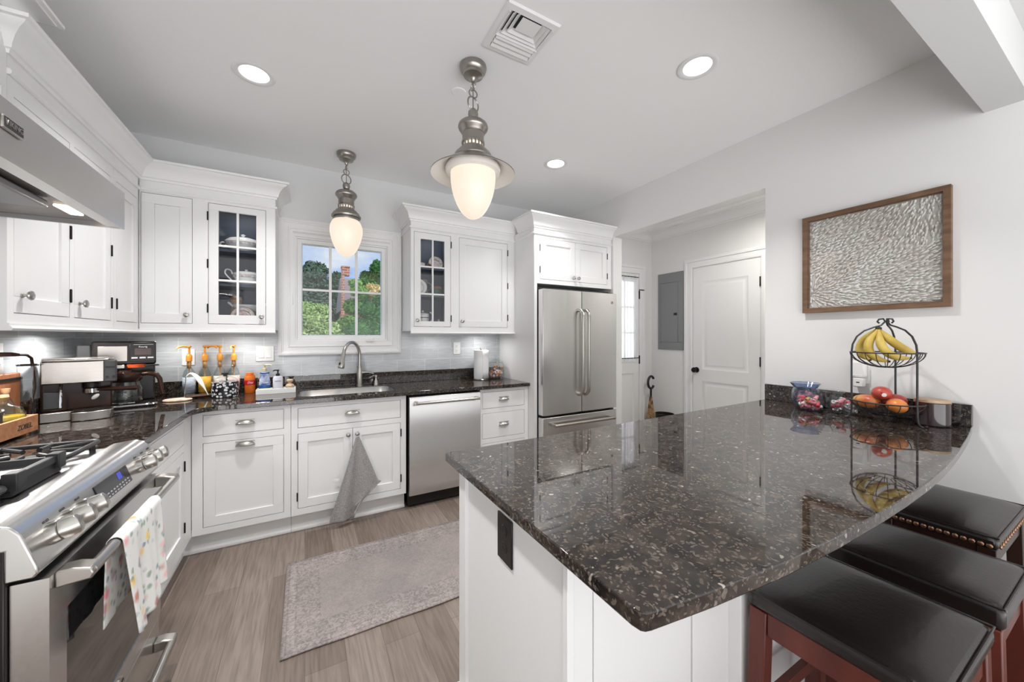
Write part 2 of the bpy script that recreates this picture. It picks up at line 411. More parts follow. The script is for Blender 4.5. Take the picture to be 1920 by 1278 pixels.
# ------------------------------------------------------------------ the room
XL, XR, YB, CZ = -1.235, 2.74, 3.49, 2.745
YF, YN = -1.1, 0.295
struct('floor', MB().box(-1.4, 4.0, -1.3, 3.7, -0.06, 0), m_floor)
struct('ceiling', MB().box(-1.4, XR + 0.12, YN, YB + 0.12, CZ, CZ + 0.1), m_ceil)
m_beam = M('beam paint darkened for shade', (0.56, 0.56, 0.555), 0.7)  # beam and rear ceiling coloured darker to stand in for weaker light
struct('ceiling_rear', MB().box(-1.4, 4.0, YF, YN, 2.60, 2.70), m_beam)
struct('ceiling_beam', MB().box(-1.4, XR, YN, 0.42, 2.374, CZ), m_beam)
struct('wall_left', MB().box(XL - 0.12, XL, -1.1, YB + 0.12, 0, CZ), m_wallb)
# back wall with the window opening
WX0, WX1, WZ0, WZ1 = -0.075, 0.655, 1.295, 2.165
w = MB()
for a, b_, c, d in ((XL, WX0, 0, CZ), (WX1, XR + 0.12, 0, CZ), (WX0, WX1, 0, WZ0), (WX0, WX1, WZ1, CZ)): w.box(a, b_, YB, YB + 0.12, c, d)
struct('wall_back', w, m_wallb)
# right wall with the opening to the hall
OY0, OY1, OZ = 1.35, 2.776, 2.352
w = MB(); w.box(XR, XR + 0.12, -0.7, OY0, 0, CZ); w.box(XR, XR + 0.12, OY1, YB, 0, CZ); w.box(XR, XR + 0.12, OY0, OY1, OZ, CZ)
struct('wall_right', w, m_wall)
HX, HY, HC = 3.75, 3.145, 2.60
w = MB(); w.box(HX, HX + 0.12, 0.4, HY + 0.12, 0, HC + 0.1)
struct('wall_hall_right', w, m_wall)
struct('wall_hall_back', MB().box(XR + 0.12, HX, HY, HY + 0.12, 0, HC + 0.1), m_wall)
struct('wall_hall_front', MB().box(XR + 0.12, HX, 0.4, 0.5, 0, HC + 0.1), m_wall)
struct('ceiling_hall', MB().box(XR + 0.12, HX, 0.5, HY, HC, HC + 0.1), m_ceil)
crown_prof = lambda z0, z1, pj: [(0, z0), (0.10 * pj, z0), (0.14 * pj, z0 + 0.12 * (z1 - z0)), (0.22 * pj, z0 + 0.15 * (z1 - z0)),
    (0.26 * pj, z0 + 0.30 * (z1 - z0)), (0.38 * pj, z0 + 0.52 * (z1 - z0)), (0.58 * pj, z0 + 0.70 * (z1 - z0)), (0.82 * pj, z0 + 0.80 * (z1 - z0)),
    (0.86 * pj, z0 + 0.86 * (z1 - z0)), (pj, z0 + 0.88 * (z1 - z0)), (pj, z1), (0, z1)]
XYZ = lambda x, y, h: Vector((x, y, h))
# hall crown, off to the left of travel = into the hall
struct('trim_1', MB().sweep([(HX, 0.5), (HX, HY), (XR + 0.12, HY)], crown_prof(HC - 0.10, HC, 0.09), XYZ), m_trim)
struct('baseboard_right', MB().box(XR - 0.016, XR, -0.5, 0.60, 0, 0.13), m_trim, bevel=0.004)
struct('baseboard_hall', MB().box(HX - 0.016, HX, 2.70, HY, 0, 0.13), m_trim, bevel=0.004)
# tiled backsplash
w = MB(); w.box(XL + 0.01, -0.12, YB - 0.010, YB, 1.0, 1.42); w.box(0.71, 1.80, YB - 0.010, YB, 1.0, 1.42); w.box(-0.12, 0.71, YB - 0.010, YB, 1.0, 1.25)
struct('wall_tile_back', w, m_tile)
struct('wall_tile_left', MB().box(XL, XL + 0.010, 1.1, YB, 0.9, 1.80), m_tile)

# ---- window
wf = face_s(YB)
win = bpy.data.objects.new('window_1', None); C.objects.link(win); win['kind'] = 'structure'; win.location = (0.295, YB, 1.186)
FM = lambda F: (lambda x, y, h: F.p(x, y, h))
def frame_path(u0, u1, w0, w1): return [(u0, w0), (u1, w0), (u1, w1), (u0, w1)]
cas = [(0, 0), (0, 0.022), (0.006, 0.026), (0.020, 0.026), (0.024, 0.020), (0.032, 0.020), (0.036, 0.016), (0.066, 0.014), (0.070, 0.018), (0.078, 0.018), (0.082, 0.010), (0.10, 0.008), (0.10, 0)]
obj('casing', MB().sweep(frame_path(-0.186, 0.776, 1.186, 2.295), [(a, b) for a, b in cas], FM(wf), True), m_trim, win)
obj('jamb', MB().sweep(frame_path(-0.090, 0.680, 1.280, 2.180), [(0, 0.004), (0.022, 0.004), (0.022, -0.015), (0.034, -0.015), (0.034, -0.118), (0, -0.118)], FM(wf), True), m_trim, win)
sash = obj('sash', MB().sweep(frame_path(-0.055, 0.645, 1.315, 2.145), [(0, -0.030), (0.030, -0.030), (0.038, -0.045), (0.038, -0.075), (0, -0.075)], FM(wf), True), m_trim, win)
mu = MB()
for k in (1, 2):
    u = -0.017 + 0.624 * k / 3; mu.fb(wf, u - 0.010, u + 0.010, 1.353, 2.107, -0.062, -0.042)
mu.fb(wf, -0.017, 0.607, 1.722, 1.740, -0.0615, -0.0415)
obj('muntin', mu, m_trim, sash)
obj('glass', MB().fb(wf, -0.017, 0.607, 1.353, 2.107, -0.069, -0.064), m_pane, sash)
k = MB(); k.fb(wf, 0.47, 0.545, 1.299, 1.307, 0.005, 0.022); k.cyl(wf.p(0.535, 1.306, 0.012), wf.p(0.535, 1.322, 0.015), 0.004, 8)
obj('crank_handle', k, m_plast, win)
k = MB(); k.fb(wf, -0.093, -0.086, 1.60, 1.68, 0.0, 0.015); obj('latch', k, m_plast, win, 0.001)
# ------------------------------------------------------------------ cabinetry
G = 0.0028                                      # reveal around an inset door
def gridfill(mb, F, u0, u1, w0, w1, holes, d0, d1):
    us = sorted({u0, u1, *[h[0] for h in holes], *[h[1] for h in holes]}); ws = sorted({w0, w1, *[h[2] for h in holes], *[h[3] for h in holes]})
    for b0, b1 in zip(ws, ws[1:]):
        run = None
        for a0, a1 in zip(us, us[1:]):
            cx, cw = (a0 + a1) / 2, (b0 + b1) / 2
            inside = any(h[0] < cx < h[1] and h[2] < cw < h[3] for h in holes)
            if inside:
                if run: mb.fb(F, run[0], run[1], b0, b1, d0, d1)
                run = None
            else: run = (run[0], a1) if run else (a0, a1)
        if run: mb.fb(F, run[0], run[1], b0, b1, d0, d1)
    return mb
def shell(F, u0, u1, w0, w1, depth, top=True, front=True, t=0.016):
    m = MB()
    m.fb(F, u0, u0 + t, w0, w1, -depth, -0.02); m.fb(F, u1 - t, u1, w0, w1, -depth, -0.02)
    m.fb(F, u0 + t, u1 - t, w0, w0 + t, -depth, -0.02); m.fb(F, u0 + t, u1 - t, w0 + t, w1 - t, -depth, -depth + 0.008)
    if top: m.fb(F, u0 + t, u1 - t, w1 - t, w1, -depth, -0.02)
    if front: m.fb(F, u0 + t, u1 - t, w0 + t, w1 - t, -0.026, -0.0205)
    return m
def shaker(F, u0, u1, w0, w1, st=0.058, rec=0.009):
    u0 += G; u1 -= G; w0 += G; w1 -= G
    m = gridfill(MB(), F, u0, u1, w0, w1, [(u0 + st, u1 - st, w0 + st, w1 - st)], -0.0195, 0)
    m.fb(F, u0 + st, u1 - st, w0 + st, w1 - st, -0.018, -rec)
    return m
def slab(F, u0, u1, w0, w1): return MB().fb(F, u0 + G, u1 - G, w0 + G, w1 - G, -0.0195, 0)
def knob(F, u, w, parent, r=0.0155):
    p = [(0, 0), (0.009, 0), (0.009, 0.003), (0.0055, 0.006), (0.005, 0.013), (r * 0.8, 0.017), (r, 0.022), (r * 0.95, 0.026), (r * 0.6, 0.029), (0, 0.030)]
    return obj('knob', MB().lathe(p, F.p(u, w, 0), F.N, 18), m_nick, parent, label='brushed nickel round knob')
def cup_pull(F, u, w, parent, wd=0.05, hh=0.026):
    """half-dome bin pull"""
    def fn(a, b):
        th = PI * a; ph = PI / 2 * b
        return F.p(u - wd * math.cos(th) * (1 if True else 0), w - hh * 0.35 + hh * math.sin(th) * math.cos(ph) * 1.0, 0.001 + 0.024 * math.sin(th) * math.sin(ph))
    m = MB().grid(lambda a, b: F.p(u - wd * math.cos(PI * a), w + hh * (math.sin(PI * a) * math.cos(PI / 2 * b) - 0.4), 0.001 + 0.025 * math.sin(PI * a) ** 0.7 * math.sin(PI / 2 * b)), 20, 8)
    m.fb(F, u - wd, u + wd, w + hh * 0.5, w + hh * 0.66, 0.0, 0.002)
    m.extr(F, [(0, w - hh * 0.55), (0.003, w - hh * 0.55), (0.003, w - hh * 0.35), (0, w - hh * 0.35)], u - wd * 1.03, u + wd * 1.03)
    return obj('cup_pull', m, m_nick, parent, solid=0.002, label='brushed nickel cup pull')
def hinge(F, u, w, parent, n=1):
    m = MB(); m.cyl(F.p(u, w - 0.024, 0.003), F.p(u, w + 0.024, 0.003), 0.0042, 10)
    m.ball(F.p(u, w - 0.026, 0.003), 0.0045, 8, 6); m.ball(F.p(u, w + 0.026, 0.003), 0.0045, 8, 6)
    return obj('hinge', m, m_bronze, parent, label='dark bronze butt hinge')
def light_rail(F, u0, u1, w, parent):
    return obj('light_rail', MB().extr(F, [(-0.02, w - 0.026), (0.010, w - 0.026), (0.014, w - 0.018), (0.006, w - 0.008), (0.006, w), (-0.02, w)], u0, u1), m_white, parent)
FB, FL, FU, FLU, FT = face_s(2.90), face_e(-0.60), face_s(3.16), face_e(-0.905), face_s(2.80)
def cabinet(name, label, F, u0, u1, w0, w1, depth, holes, base=None, top=True):
    r = thing(name, label, 'cabinet', F.p((u0 + u1) / 2, w0, -depth / 2))
    obj('body', shell(F, u0, u1, w0, w1, depth, top), m_white, r)
    obj('face_frame', gridfill(MB(), F, u0, u1, w0, w1, holes, -0.02, 0), m_white, r)
    return r
TOE = 0.06
def plinth(F, u0, u1, r):
    m = MB(); m.fb(F, u0, u1, 0, 0.125, -0.10, -TOE); obj('plinth', m, m_white, r)
    m = MB().extr(F, [(-TOE, 0.0), (-TOE + 0.014, 0.0), (-TOE + 0.013, 0.012), (-TOE + 0.006, 0.020), (-TOE, 0.022)], u0, u1); obj('shoe_molding', m, m_trim, r)
WB0, WB1 = 0.125, 0.884
# left run, beside the range
r = cabinet('base_cabinet', 'white base cabinet between the range and the corner, door hinged beside the corner', FL, 1.985, 2.322 + 0.575, WB0, WB1, 0.62, [(2.04, 2.745, 0.165, 0.685), (2.04, 2.745, 0.725, 0.858)])
d = obj('door', shaker(FL, 2.04, 2.745, 0.165, 0.685), m_white, r, 0.0012); hinge(FL, 2.747, 0.60, d); hinge(FL, 2.747, 0.25, d); knob(FL, 2.075, 0.64, d)
obj('drawer_front', slab(FL, 2.04, 2.745, 0.725, 0.858), m_white, r, 0.0012)
plinth(FL, 1.985, 2.955, r)
# back run: drawer over pull-out
r = cabinet('base_cabinet', 'white base cabinet in the corner with a drawer above a pull-out front, two cup pulls', FB, -0.598, -0.083, WB0, WB1, 0.575, [(-0.546, -0.122, 0.165, 0.684), (-0.546, -0.122, 0.724, 0.857)])
d = obj('drawer', slab(FB, -0.546, -0.122, 0.724, 0.857), m_white, r, 0.0012); cup_pull(FB, -0.333, 0.792, d)
d = obj('pull_out_front', shaker(FB, -0.546, -0.122, 0.165, 0.684), m_white, r, 0.0012); cup_pull(FB, -0.333, 0.655, d)
plinth(FB, -0.66, -0.083, r)
# sink base
r = cabinet('sink_cabinet', 'white two-door sink base cabinet under the window', FB, -0.081, 0.684, WB0, WB1, 0.575, [(-0.043, 0.302, 0.168, 0.678), (0.302, 0.644, 0.168, 0.678), (-0.043, 0.644, 0.716, 0.852)], top=False)
d = obj('drawer_front', slab(FB, -0.043, 0.644, 0.716, 0.852), m_white, r, 0.0012); cup_pull(FB, 0.300, 0.790, d)
d = obj('door', shaker(FB, -0.043, 0.303, 0.168, 0.678), m_white, r, 0.0012); knob(FB, 0.272, 0.634, d); hinge(FB, -0.045, 0.60, d); hinge(FB, -0.045, 0.25, d)
d = obj('door', shaker(FB, 0.301, 0.644, 0.168, 0.678), m_white, r, 0.0012); knob(FB, 0.332, 0.634, d); hinge(FB, 0.646, 0.60, d); hinge(FB, 0.646, 0.25, d)
plinth(FB, -0.081, 0.684, r)
# drawers right of the dishwasher
r = cabinet('drawer_cabinet', 'narrow white drawer cabinet between the dishwasher and the refrigerator panel', FB, 1.314, 1.798, WB0, WB1, 0.575, [(1.335, 1.758, 0.712, 0.856), (1.335, 1.758, 0.452, 0.672), (1.335, 1.758, 0.165, 0.412)])
for a, b_ in ((0.712, 0.856), (0.452, 0.672), (0.165, 0.412)):
    d = obj('drawer', slab(FB, 1.335, 1.758, a, b_), m_white, r, 0.0012); cup_pull(FB, 1.545, (a + b_) / 2 + 0.005, d, 0.047)
plinth(FB, 1.314, 1.798, r)

# ---- wall cabinets on the left wall
W0, W1 = 1.388, 2.335
DW0, DW1 = 1.424, 2.195
def wallcab_left(label, u0, u1, du0, du1, kn, hu, top=W1):
    r = cabinet('wall_cabinet', label, FLU, u0, u1, W0, top, 0.318, [(du0, du1, DW0, DW1)])
    d = obj('door', shaker(FLU, du0, du1, DW0, DW1), m_white, r, 0.0012)
    if kn: knob(FLU, kn, 1.492, d, 0.018)
    for w_ in (1.52, 1.80, 2.08): hinge(FLU, hu, w_, d)
    light_rail(FLU, u0, u1, W0, r)
    return r
wallcab_left('white wall cabinet nearest the range hood, round knob at the left of its door', 1.982, 2.394, 2.016, 2.376, 2.060, 2.378)
wallcab_left('white wall cabinet on the left wall, middle of the run between hood and corner', 2.394, 2.802, 2.412, 2.772, 2.455, 2.775)
# corner cabinet with one leaf on each wall
r = thing('corner_cabinet', 'white wall cabinet filling the corner with a leaf on each wall', 'cabinet', (-1.05, 3.30, W0))
m = MB(); m.box(XL + 0.012, -0.927, 2.804, YB - 0.012, W0, W1); m.box(-0.927, -0.617, 3.182, YB - 0.012, W0, W1); obj('body', m, m_white, r)
m = gridfill(MB(), FLU, 2.804, 3.14, W0, W1, [(2.838, 3.128, DW0, DW1)], -0.02, 0); gridfill(m, FU, -0.905, -0.617, W0, 2.335, [(-0.900, -0.648, 1.424, 2.250)], -0.02, 0); obj('face_frame', m, m_white, r)
d = obj('door', shaker(FLU, 2.838, 3.128, DW0, DW1), m_white, r, 0.0012)
for w_ in (1.52, 2.08): hinge(FLU, 2.836, w_, d)
d = obj('door', shaker(FU, -0.900, -0.648, 1.424, 2.250, 0.062), m_white, r, 0.0012); knob(FU, -0.676, 1.482, d)
light_rail(FLU, 2.802, 3.15, W0, r); light_rail(FU, -0.905, -0.617, W0, r)
# ---- glass-fronted cabinets
def glass_cab(label, u0, u1, du0, du1, gl0, gl1, g0, g1, kn, hu, extra=None):
    r = thing('glass_front_cabinet', label, 'cabinet', (u0 * 0.5 + u1 * 0.5, 3.32, W0))
    e1 = extra[0] if extra else u1
    obj('body', shell(FU, u0, u1, W0, W1, 0.318, True, False), m_white, r)
    hs = [(du0, du1, DW0, 2.240)] + ([extra[1]] if extra else [])
    obj('face_frame', gridfill(MB(), FU, u0, u1, W0, W1, hs, -0.02, 0), m_white, r)
    m = MB(); a, b_ = u0 + 0.0165, e1 - 0.0165
    m.fb(FU, a, b_, W0 + 0.0165, 2.31, -0.309, -0.305); m.fb(FU, a, a + 0.003, W0 + 0.0165, 2.31, -0.305, -0.022); m.fb(FU, b_ - 0.003, b_, W0 + 0.0165, 2.31, -0.305, -0.022)
    m.fb(FU, a, b_, W0 + 0.0165, W0 + 0.020, -0.305, -0.022); m.fb(FU, a, b_, 2.306, 2.31, -0.305, -0.022)
    obj('lining', m, m_navy, r, label='navy painted cabinet lining')
    for z in SHELF: obj('shelf', MB().fb(FU, a + 0.003, b_ - 0.003, z - 0.016, z, -0.305, -0.035), m_navy, r, label='navy painted shelf')
    m = gridfill(MB(), FU, du0 + G, du1 - G, DW0 + G, 2.240 - G, [(gl0, gl1, g0, g1)], -0.0195, 0)
    c = (gl0 + gl1) / 2; m.fb(FU, c - 0.007, c + 0.007, g0, g1, -0.016, -0.001)
    for k in (1, 2):
        z = g0 + (g1 - g0) * k / 3; m.fb(FU, gl0, gl1, z - 0.007, z + 0.007, -0.0155, -0.0012)
    d = obj('door', m, m_white, r, 0.001)
    obj('glass', MB().fb(FU, gl0, gl1, g0, g1, -0.0125, -0.0095), m_pane, d)
    knob(FU, kn, 1.478, d)
    for w_ in ((1.53, 1.83, 2.15) if hu < 0 else (1.50, 2.16)): hinge(FU, hu, w_, d)
    light_rail(FU, u0, u1, W0, r)
    return r
SHELF = (1.705, 1.945)
glass_cab('white wall cabinet with a six-pane glass door left of the window', -0.617, -0.186, -0.567, -0.243, -0.512, -0.300, 1.487, 2.194, -0.268, -0.569)
rg = glass_cab('white wall cabinet right of the window, six-pane glass door beside a solid door', 0.786, 1.800, 0.812, 1.143, 0.871, 1.085, 1.472, 2.184, 0.838, 1.146, (1.175, (1.222, 1.722, DW0, 2.240)))
m = MB(); m.fb(FU, 1.160, 1.784, W0 + 0.0165, 2.318, -0.03, -0.0205); m.fb(FU, 1.159, 1.175, W0 + 0.0165, 2.318, -0.309, -0.03); obj('divider', m, m_white, rg)
d = obj('door', shaker(FU, 1.222, 1.722, DW0, 2.240), m_white, rg, 0.0012); knob(FU, 1.249, 1.478, d)
for w_ in (1.52, 1.83, 2.15): hinge(FU, 1.725, w_, d)
# bead between doors and frieze, then the crown
bead = lambda z: [(0, z - 0.012), (0.006, z - 0.012), (0.012, z - 0.006), (0.012, z + 0.002), (0.008, z + 0.008), (0.0, z + 0.010)]
struct('trim_2', MB().sweep([(-0.186, YB), (-0.186, 3.16), (-0.905, 3.16), (-0.905, 1.98)][::-1], [(-a, b) for a, b in bead(2.268)], XYZ), m_trim)
struct('trim_3', MB().sweep([(-0.186, YB), (-0.186, 3.16), (-0.905, 3.16), (-0.905, 1.982), (-0.9135, 1.982)][::-1], [(-a, b) for a, b in crown_prof(2.325, 2.437, 0.088)], XYZ), m_trim)
struct('trim_4', MB().sweep([(1.800, 3.16), (0.786, 3.16), (0.786, YB)][::-1], [(-a, b) for a, b in bead(2.275)], XYZ), m_trim)
struct('trim_5', MB().sweep([(1.800, 3.16), (0.786, 3.16), (0.786, YB)][::-1], [(-a, b) for a, b in crown_prof(2.325, 2.437, 0.088)], XYZ), m_trim)
# side panel moulding on the exposed flank of the right glass cabinet
# ---- cabinet over the hood
r = thing('hood_cabinet', 'white cabinet above the range hood, reaching higher than its neighbours', 'cabinet', (-1.07, 1.6, 1.90))
obj('body', MB().box(XL, -0.905, 1.10, 1.980, 1.905, 2.50), m_white, r)
m = MB(); gridfill(m, FLU, 1.12, 1.975, 1.905, 2.44, [(1.18, 1.95, 1.94, 2.20)], 0, 0.002); obj('face_frame', m, m_white, r)
struct('trim_6', MB().sweep([(-0.905, 0.95), (-0.905, 1.980), (-1.0, 1.980)][::-1], [(a, b) for a, b in crown_prof(2.435, 2.53, 0.10)], XYZ), m_trim)

# ---- refrigerator surround
r = thing('refrigerator_cabinet', 'white tall panel and two-door cabinet over the refrigerator', 'cabinet', (2.27, 3.14, 0))
obj('side_panel', MB().box(1.801, 1.832, 2.80, YB, 0, 2.335), m_white, r, 0.001)
obj('body', shell(FT, 1.832, 2.738, 1.822, 2.335, 0.685), m_white, r)
obj('face_frame', gridfill(MB(), FT, 1.833, 2.738, 1.822, 2.335, [(1.864, 2.272, 1.862, 2.242), (2.272, 2.680, 1.862, 2.242)], -0.02, 0.0), m_white, r)
d = obj('door', shaker(FT, 1.864, 2.273, 1.862, 2.242), m_white, r, 0.0012); knob(FT, 2.243, 1.898, d); hinge(FT, 1.862, 2.15, d); hinge(FT, 1.862, 1.95, d)
d = obj('door', shaker(FT, 2.271, 2.680, 1.862, 2.242), m_white, r, 0.0012); knob(FT, 2.302, 1.898, d); hinge(FT, 2.682, 2.15, d); hinge(FT, 2.682, 1.95, d)
struct('trim_7', MB().sweep([(2.738, 2.80), (1.801, 2.80), (1.801, 3.075)][::-1], [(-a, b) for a, b in bead(2.275)], XYZ), m_trim)
struct('trim_8', MB().sweep([(2.738, 2.80), (1.801, 2.80), (1.801, 3.075)][::-1], [(-a, b) for a, b in crown_prof(2.325, 2.44, 0.088)], XYZ), m_trim)

# ---- worktops
arc = [(-0.575 + 0.15 - 0.15 * math.cos(R(90 * k / 8)), 2.87 - 0.15 + 0.15 * math.sin(R(90 * k / 8))) for k in range(9)]
outer = [(XL + 0.011, 1.982), (-0.575, 1.982)] + arc + [(1.799, 2.87), (1.799, YB - 0.011), (XL + 0.011, YB - 0.011)]
SX0, SX1, SY0, SY1 = -0.045, 0.630, 2.985, 3.345
wt = plate('worktop', outer, [rrect(SX0, SX1, SY0, SY1, 0.09, 8)], 0.885, 0.915, m_granite, None, 0.0025)
tag(wt, 'dark brown speckled granite worktop along the sink wall, turning the corner towards the range', 'worktop')
m = MB(); m.box(XL + 0.0105, 1.798, YB - 0.0305, YB - 0.0105, 0.9155, 1.020)
obj('upstand', m, m_granite, wt, 0.002); obj('upstand', MB().box(XL + 0.0105, XL + 0.0305, 1.99, YB - 0.031, 0.9155, 1.020), m_granite, wt, 0.002)
# sink: double bowl under the hole
r = thing('sink', 'undermounted stainless steel sink below the window', 'sink', (0.29, 3.165, 0.70))
def bowl(x0, x1, y0, y1, zt, zb, rr):
    m = MB(); A = rrect(x0, x1, y0, y1, rr, 8); B = rrect(x0 + 0.012, x1 - 0.012, y0 + 0.012, y1 - 0.012, rr, 8); n = len(A)
    vs = [(x, y, zt) for x, y in A] + [(x, y, zb + 0.03) for x, y in A] + [(x, y, zb) for x, y in B]
    fs = [(i, (i + 1) % n, n + (i + 1) % n, n + i) for i in range(n)] + [(n + i, n + (i + 1) % n, 2 * n + (i + 1) % n, 2 * n + i) for i in range(n)] + [tuple(2 * n + i for i in range(n))]
    return m.add(vs, fs)
obj('bowl', bowl(SX0 + 0.0015, SX1 - 0.0015, SY0 + 0.0015, SY1 - 0.0015, 0.911, 0.69, 0.089), m_steelx, r, solid=0.002)
m = MB().lathe([(0, 0.002), (0.02, 0.002), (0.045, 0.006), (0.052, 0.003), (0.052, 0)], (0.29, 3.20, 0.692)); obj('drain', m, m_chrome, r)

# ---- peninsula
r = thing('peninsula_cabinet', 'white panelled peninsula base under the granite breakfast counter', 'cabinet', (1.6, 0.93, 0))
m = MB(); m.box(0.498, 2.735, 0.640, 1.235, 0.0, 0.884); obj('body', m, m_white, r)
FW, FP = face_w(0.48), face_s(0.618)
m = gridfill(MB(), FW, -1.24, -0.618, 0, 0.884, [(-1.185, -0.634, 0.14, 0.862)], -0.018, 0.0)
m.fb(FW, -1.185, -0.634, 0.14, 0.862, -0.018, -0.012); obj('end_panel', m, m_white, r, 0.001)
m = MB(); m.fb(FP, 0.498, 0.560, 0.0, 0.884, -0.02, -0.012); m.fb(FP, 0.562, 0.903, 0.0, 0.884, -0.02, -0.010); m.fb(FP, 0.907, 1.070, 0, 0.884, -0.02, -0.008)
for k in range(4): m.fb(FP, 1.13 + 0.40 * k, 1.13 + 0.40 * k + 0.397, 0.0, 0.884, -0.02, -0.010)
obj('seating_panel', m, m_white, r, 0.001)
m = MB(); m.fb(FP, 1.070, 1.130, 0, 0.884, -0.02, 0.028); obj('pilaster', m, m_white, r, 0.002)
m = MB(); m.fb(FP, 1.13, 2.73, 0, 0.11, -0.012, 0.004); m.fb(FW, -1.24, -0.618, 0.0, 0.115, 0.0, 0.012); obj('base_molding', m, m_trim, r, 0.003)
front = [(0.470, 0.392), (0.60, 0.375), (0.80, 0.356), (1.0, 0.347), (1.2, 0.343), (1.4, 0.343), (1.6, 0.347), (1.8, 0.357), (2.0, 0.372), (2.2, 0.391), (2.4, 0.412), (2.6, 0.436), (2.738, 0.455)]
outer = [(0.449, 1.30), (0.449, 0.415), (0.452, 0.402), (0.459, 0.395)] + front + [(2.738, 1.345), (2.0, 1.330), (1.2, 1.313)]
pt = plate('breakfast_counter', outer, [], 0.885, 0.915, m_granite, None, 0.003)
tag(pt, 'big dark speckled granite breakfast counter on the peninsula with a bowed front edge', 'worktop')
obj('upstand', MB().box(2.716, 2.738, 0.452, 1.343, 0.9155, 1.020), m_granite, pt, 0.002)
r = thing('outlet', 'black double socket on the white peninsula end panel', 'outlet', (0.4915, 0.91, 0.77))
FO = face_w(0.492)
obj('cover_plate', MB().fb(FO, -0.953, -0.870, 0.709, 0.838, 0, 0.006), m_blackpl, r, 0.002)
for z in (0.750, 0.797):
    q = obj('socket', MB().lathe([(0, 0.0075), (0.015, 0.0075), (0.017, 0.006), (0.017, 0)], FO.p(-0.9115, z, 0), FO.N, 24), m_blackpl, r)
    mm = MB(); mm.fb(FO, -0.919, -0.917, z - 0.002, z + 0.007, 0.0075, 0.008); mm.fb(FO, -0.906, -0.904, z - 0.002, z + 0.006, 0.0075, 0.008); mm.cyl(FO.p(-0.9115, z - 0.009, 0.0074), FO.p(-0.9115, z - 0.009, 0.008), 0.0022, 8)
    obj('slot', mm, m_dark, q)

# ---- under-cabinet lights
def puck(x, y, label, power=1.1, z=1.386):
    r = thing('puck_light', label, 'light', (x, y, z))
    obj('housing', MB().lathe([(0.0, 0.0), (0.032, 0), (0.032, -0.010), (0.026, -0.012), (0.026, -0.009), (0, -0.009)], (x, y, z)), m_plast, r)
    obj('lens', MB().lathe([(0.0, -0.0125), (0.0255, -0.0125), (0.0255, -0.0095), (0, -0.0095)], (x, y, z)), m_lens, r, label='glowing lens')
    l = area('puck_beam', (x, y, z - 0.016), (0, 0, -1), 0.06, 0.06, power, (1, 0.98, 0.95), 'DISK', 165)
    return r
m_lens = M('lit lamp lens', (1, 1, 1), 0.4, emit=(1, 0.97, 0.92), es=6)
puck(-1.05, 2.30, 'small round light under the wall cabinet nearest the range hood', 3.2)
puck(-1.05, 2.85, 'small round light under the left wall cabinets above the espresso machine', 3.2)
puck(-0.80, 3.29, 'small round light under the corner cabinet above the coffee maker')
puck(-0.40, 3.29, 'small round light under the glass cabinet left of the window')
puck(1.05, 3.29, 'small round light under the glass door right of the window', 0.5)
puck(1.52, 3.30, 'small round light above the paper towel roll', 1.0)
puck(1.045, 3.29, 'small round light shining inside the glass cabinet right of the window', 0.35, 2.3055)
puck(-0.40, 3.29, 'small round light shining inside the glass cabinet left of the window', 0.35, 2.3055)
# ------------------------------------------------------------------ doors in the hall
r = bpy.data.objects.new('door_2', None); C.objects.link(r); r['kind'] = 'structure'; r.location = (HX, 2.23, 0)
FH = face_w(HX)
def panel_door(F, u0, u1, w1, panels, d=0.008):
    m = gridfill(MB(), F, u0, u1, 0.012, w1, panels, 0.0, d)
    for a, b_, c, e in panels:
        m.sweep([(a, c), (b_, c), (b_, e), (a, e)], [(0, d - 0.0005), (0.012, d - 0.006), (0.034, d - 0.006), (0.05, d - 0.001), (0.05, d - 0.012), (0, d - 0.012)], FM(F), True)
        m.fb(F, a + 0.05, b_ - 0.05, c + 0.05, e - 0.05, d - 0.012, d - 0.001)
    return m
obj('leaf', panel_door(FH, -2.578, -1.888, 2.085, [(-2.47, -1.995, 0.985, 1.93), (-2.47, -1.995, 0.22, 0.86)]), m_trim, r)
dcas = [(0, 0), (0, 0.012), (-0.012, 0.018), (-0.030, 0.018), (-0.034, 0.013), (-0.062, 0.013), (-0.066, 0.022), (-0.090, 0.022), (-0.094, 0.014), (-0.100, 0.012), (-0.100, 0)]
obj('casing', MB().sweep([(-1.880, 0), (-1.880, 2.093), (-2.586, 2.093), (-2.586, 0)], dcas, FM(FH)), m_trim, r)
obj('handle', MB().lathe([(0, 0), (0.030, 0), (0.030, 0.006), (0.012, 0.010), (0.011, 0.030), (0.024, 0.036), (0.029, 0.050), (0.024, 0.062), (0, 0.066)], FH.p(-2.535, 0.975, 0.008), FH.N, 20), m_bronze, r)
for w_ in (1.86, 1.10, 0.25):
    obj('hinge', MB().cyl(FH.p(-1.886, w_ - 0.045, 0.012), FH.p(-1.886, w_ + 0.045, 0.012), 0.007, 10), m_bronze, r)
r = bpy.data.objects.new('door_1', None); C.objects.link(r); r['kind'] = 'structure'; r.location = (3.19, HY, 0)
FN = face_s(HY)
m = gridfill(MB(), FN, 2.88, 3.516, 0.012, 2.085, [(2.98, 3.435, 1.08, 1.99), (2.98, 3.435, 0.22, 0.90)], 0.0, 0.010)
m.sweep([(2.98, 0.22), (3.435, 0.22), (3.435, 0.90), (2.98, 0.90)], [(0, 0.0095), (0.012, 0.003), (0.034, 0.003), (0.05, 0.008), (0.05, 0), (0, 0)], FM(FN), True)
m.fb(FN, 3.03, 3.385, 0.27, 0.85, 0, 0.008)
obj('leaf', m, m_trim, r)
m = MB()
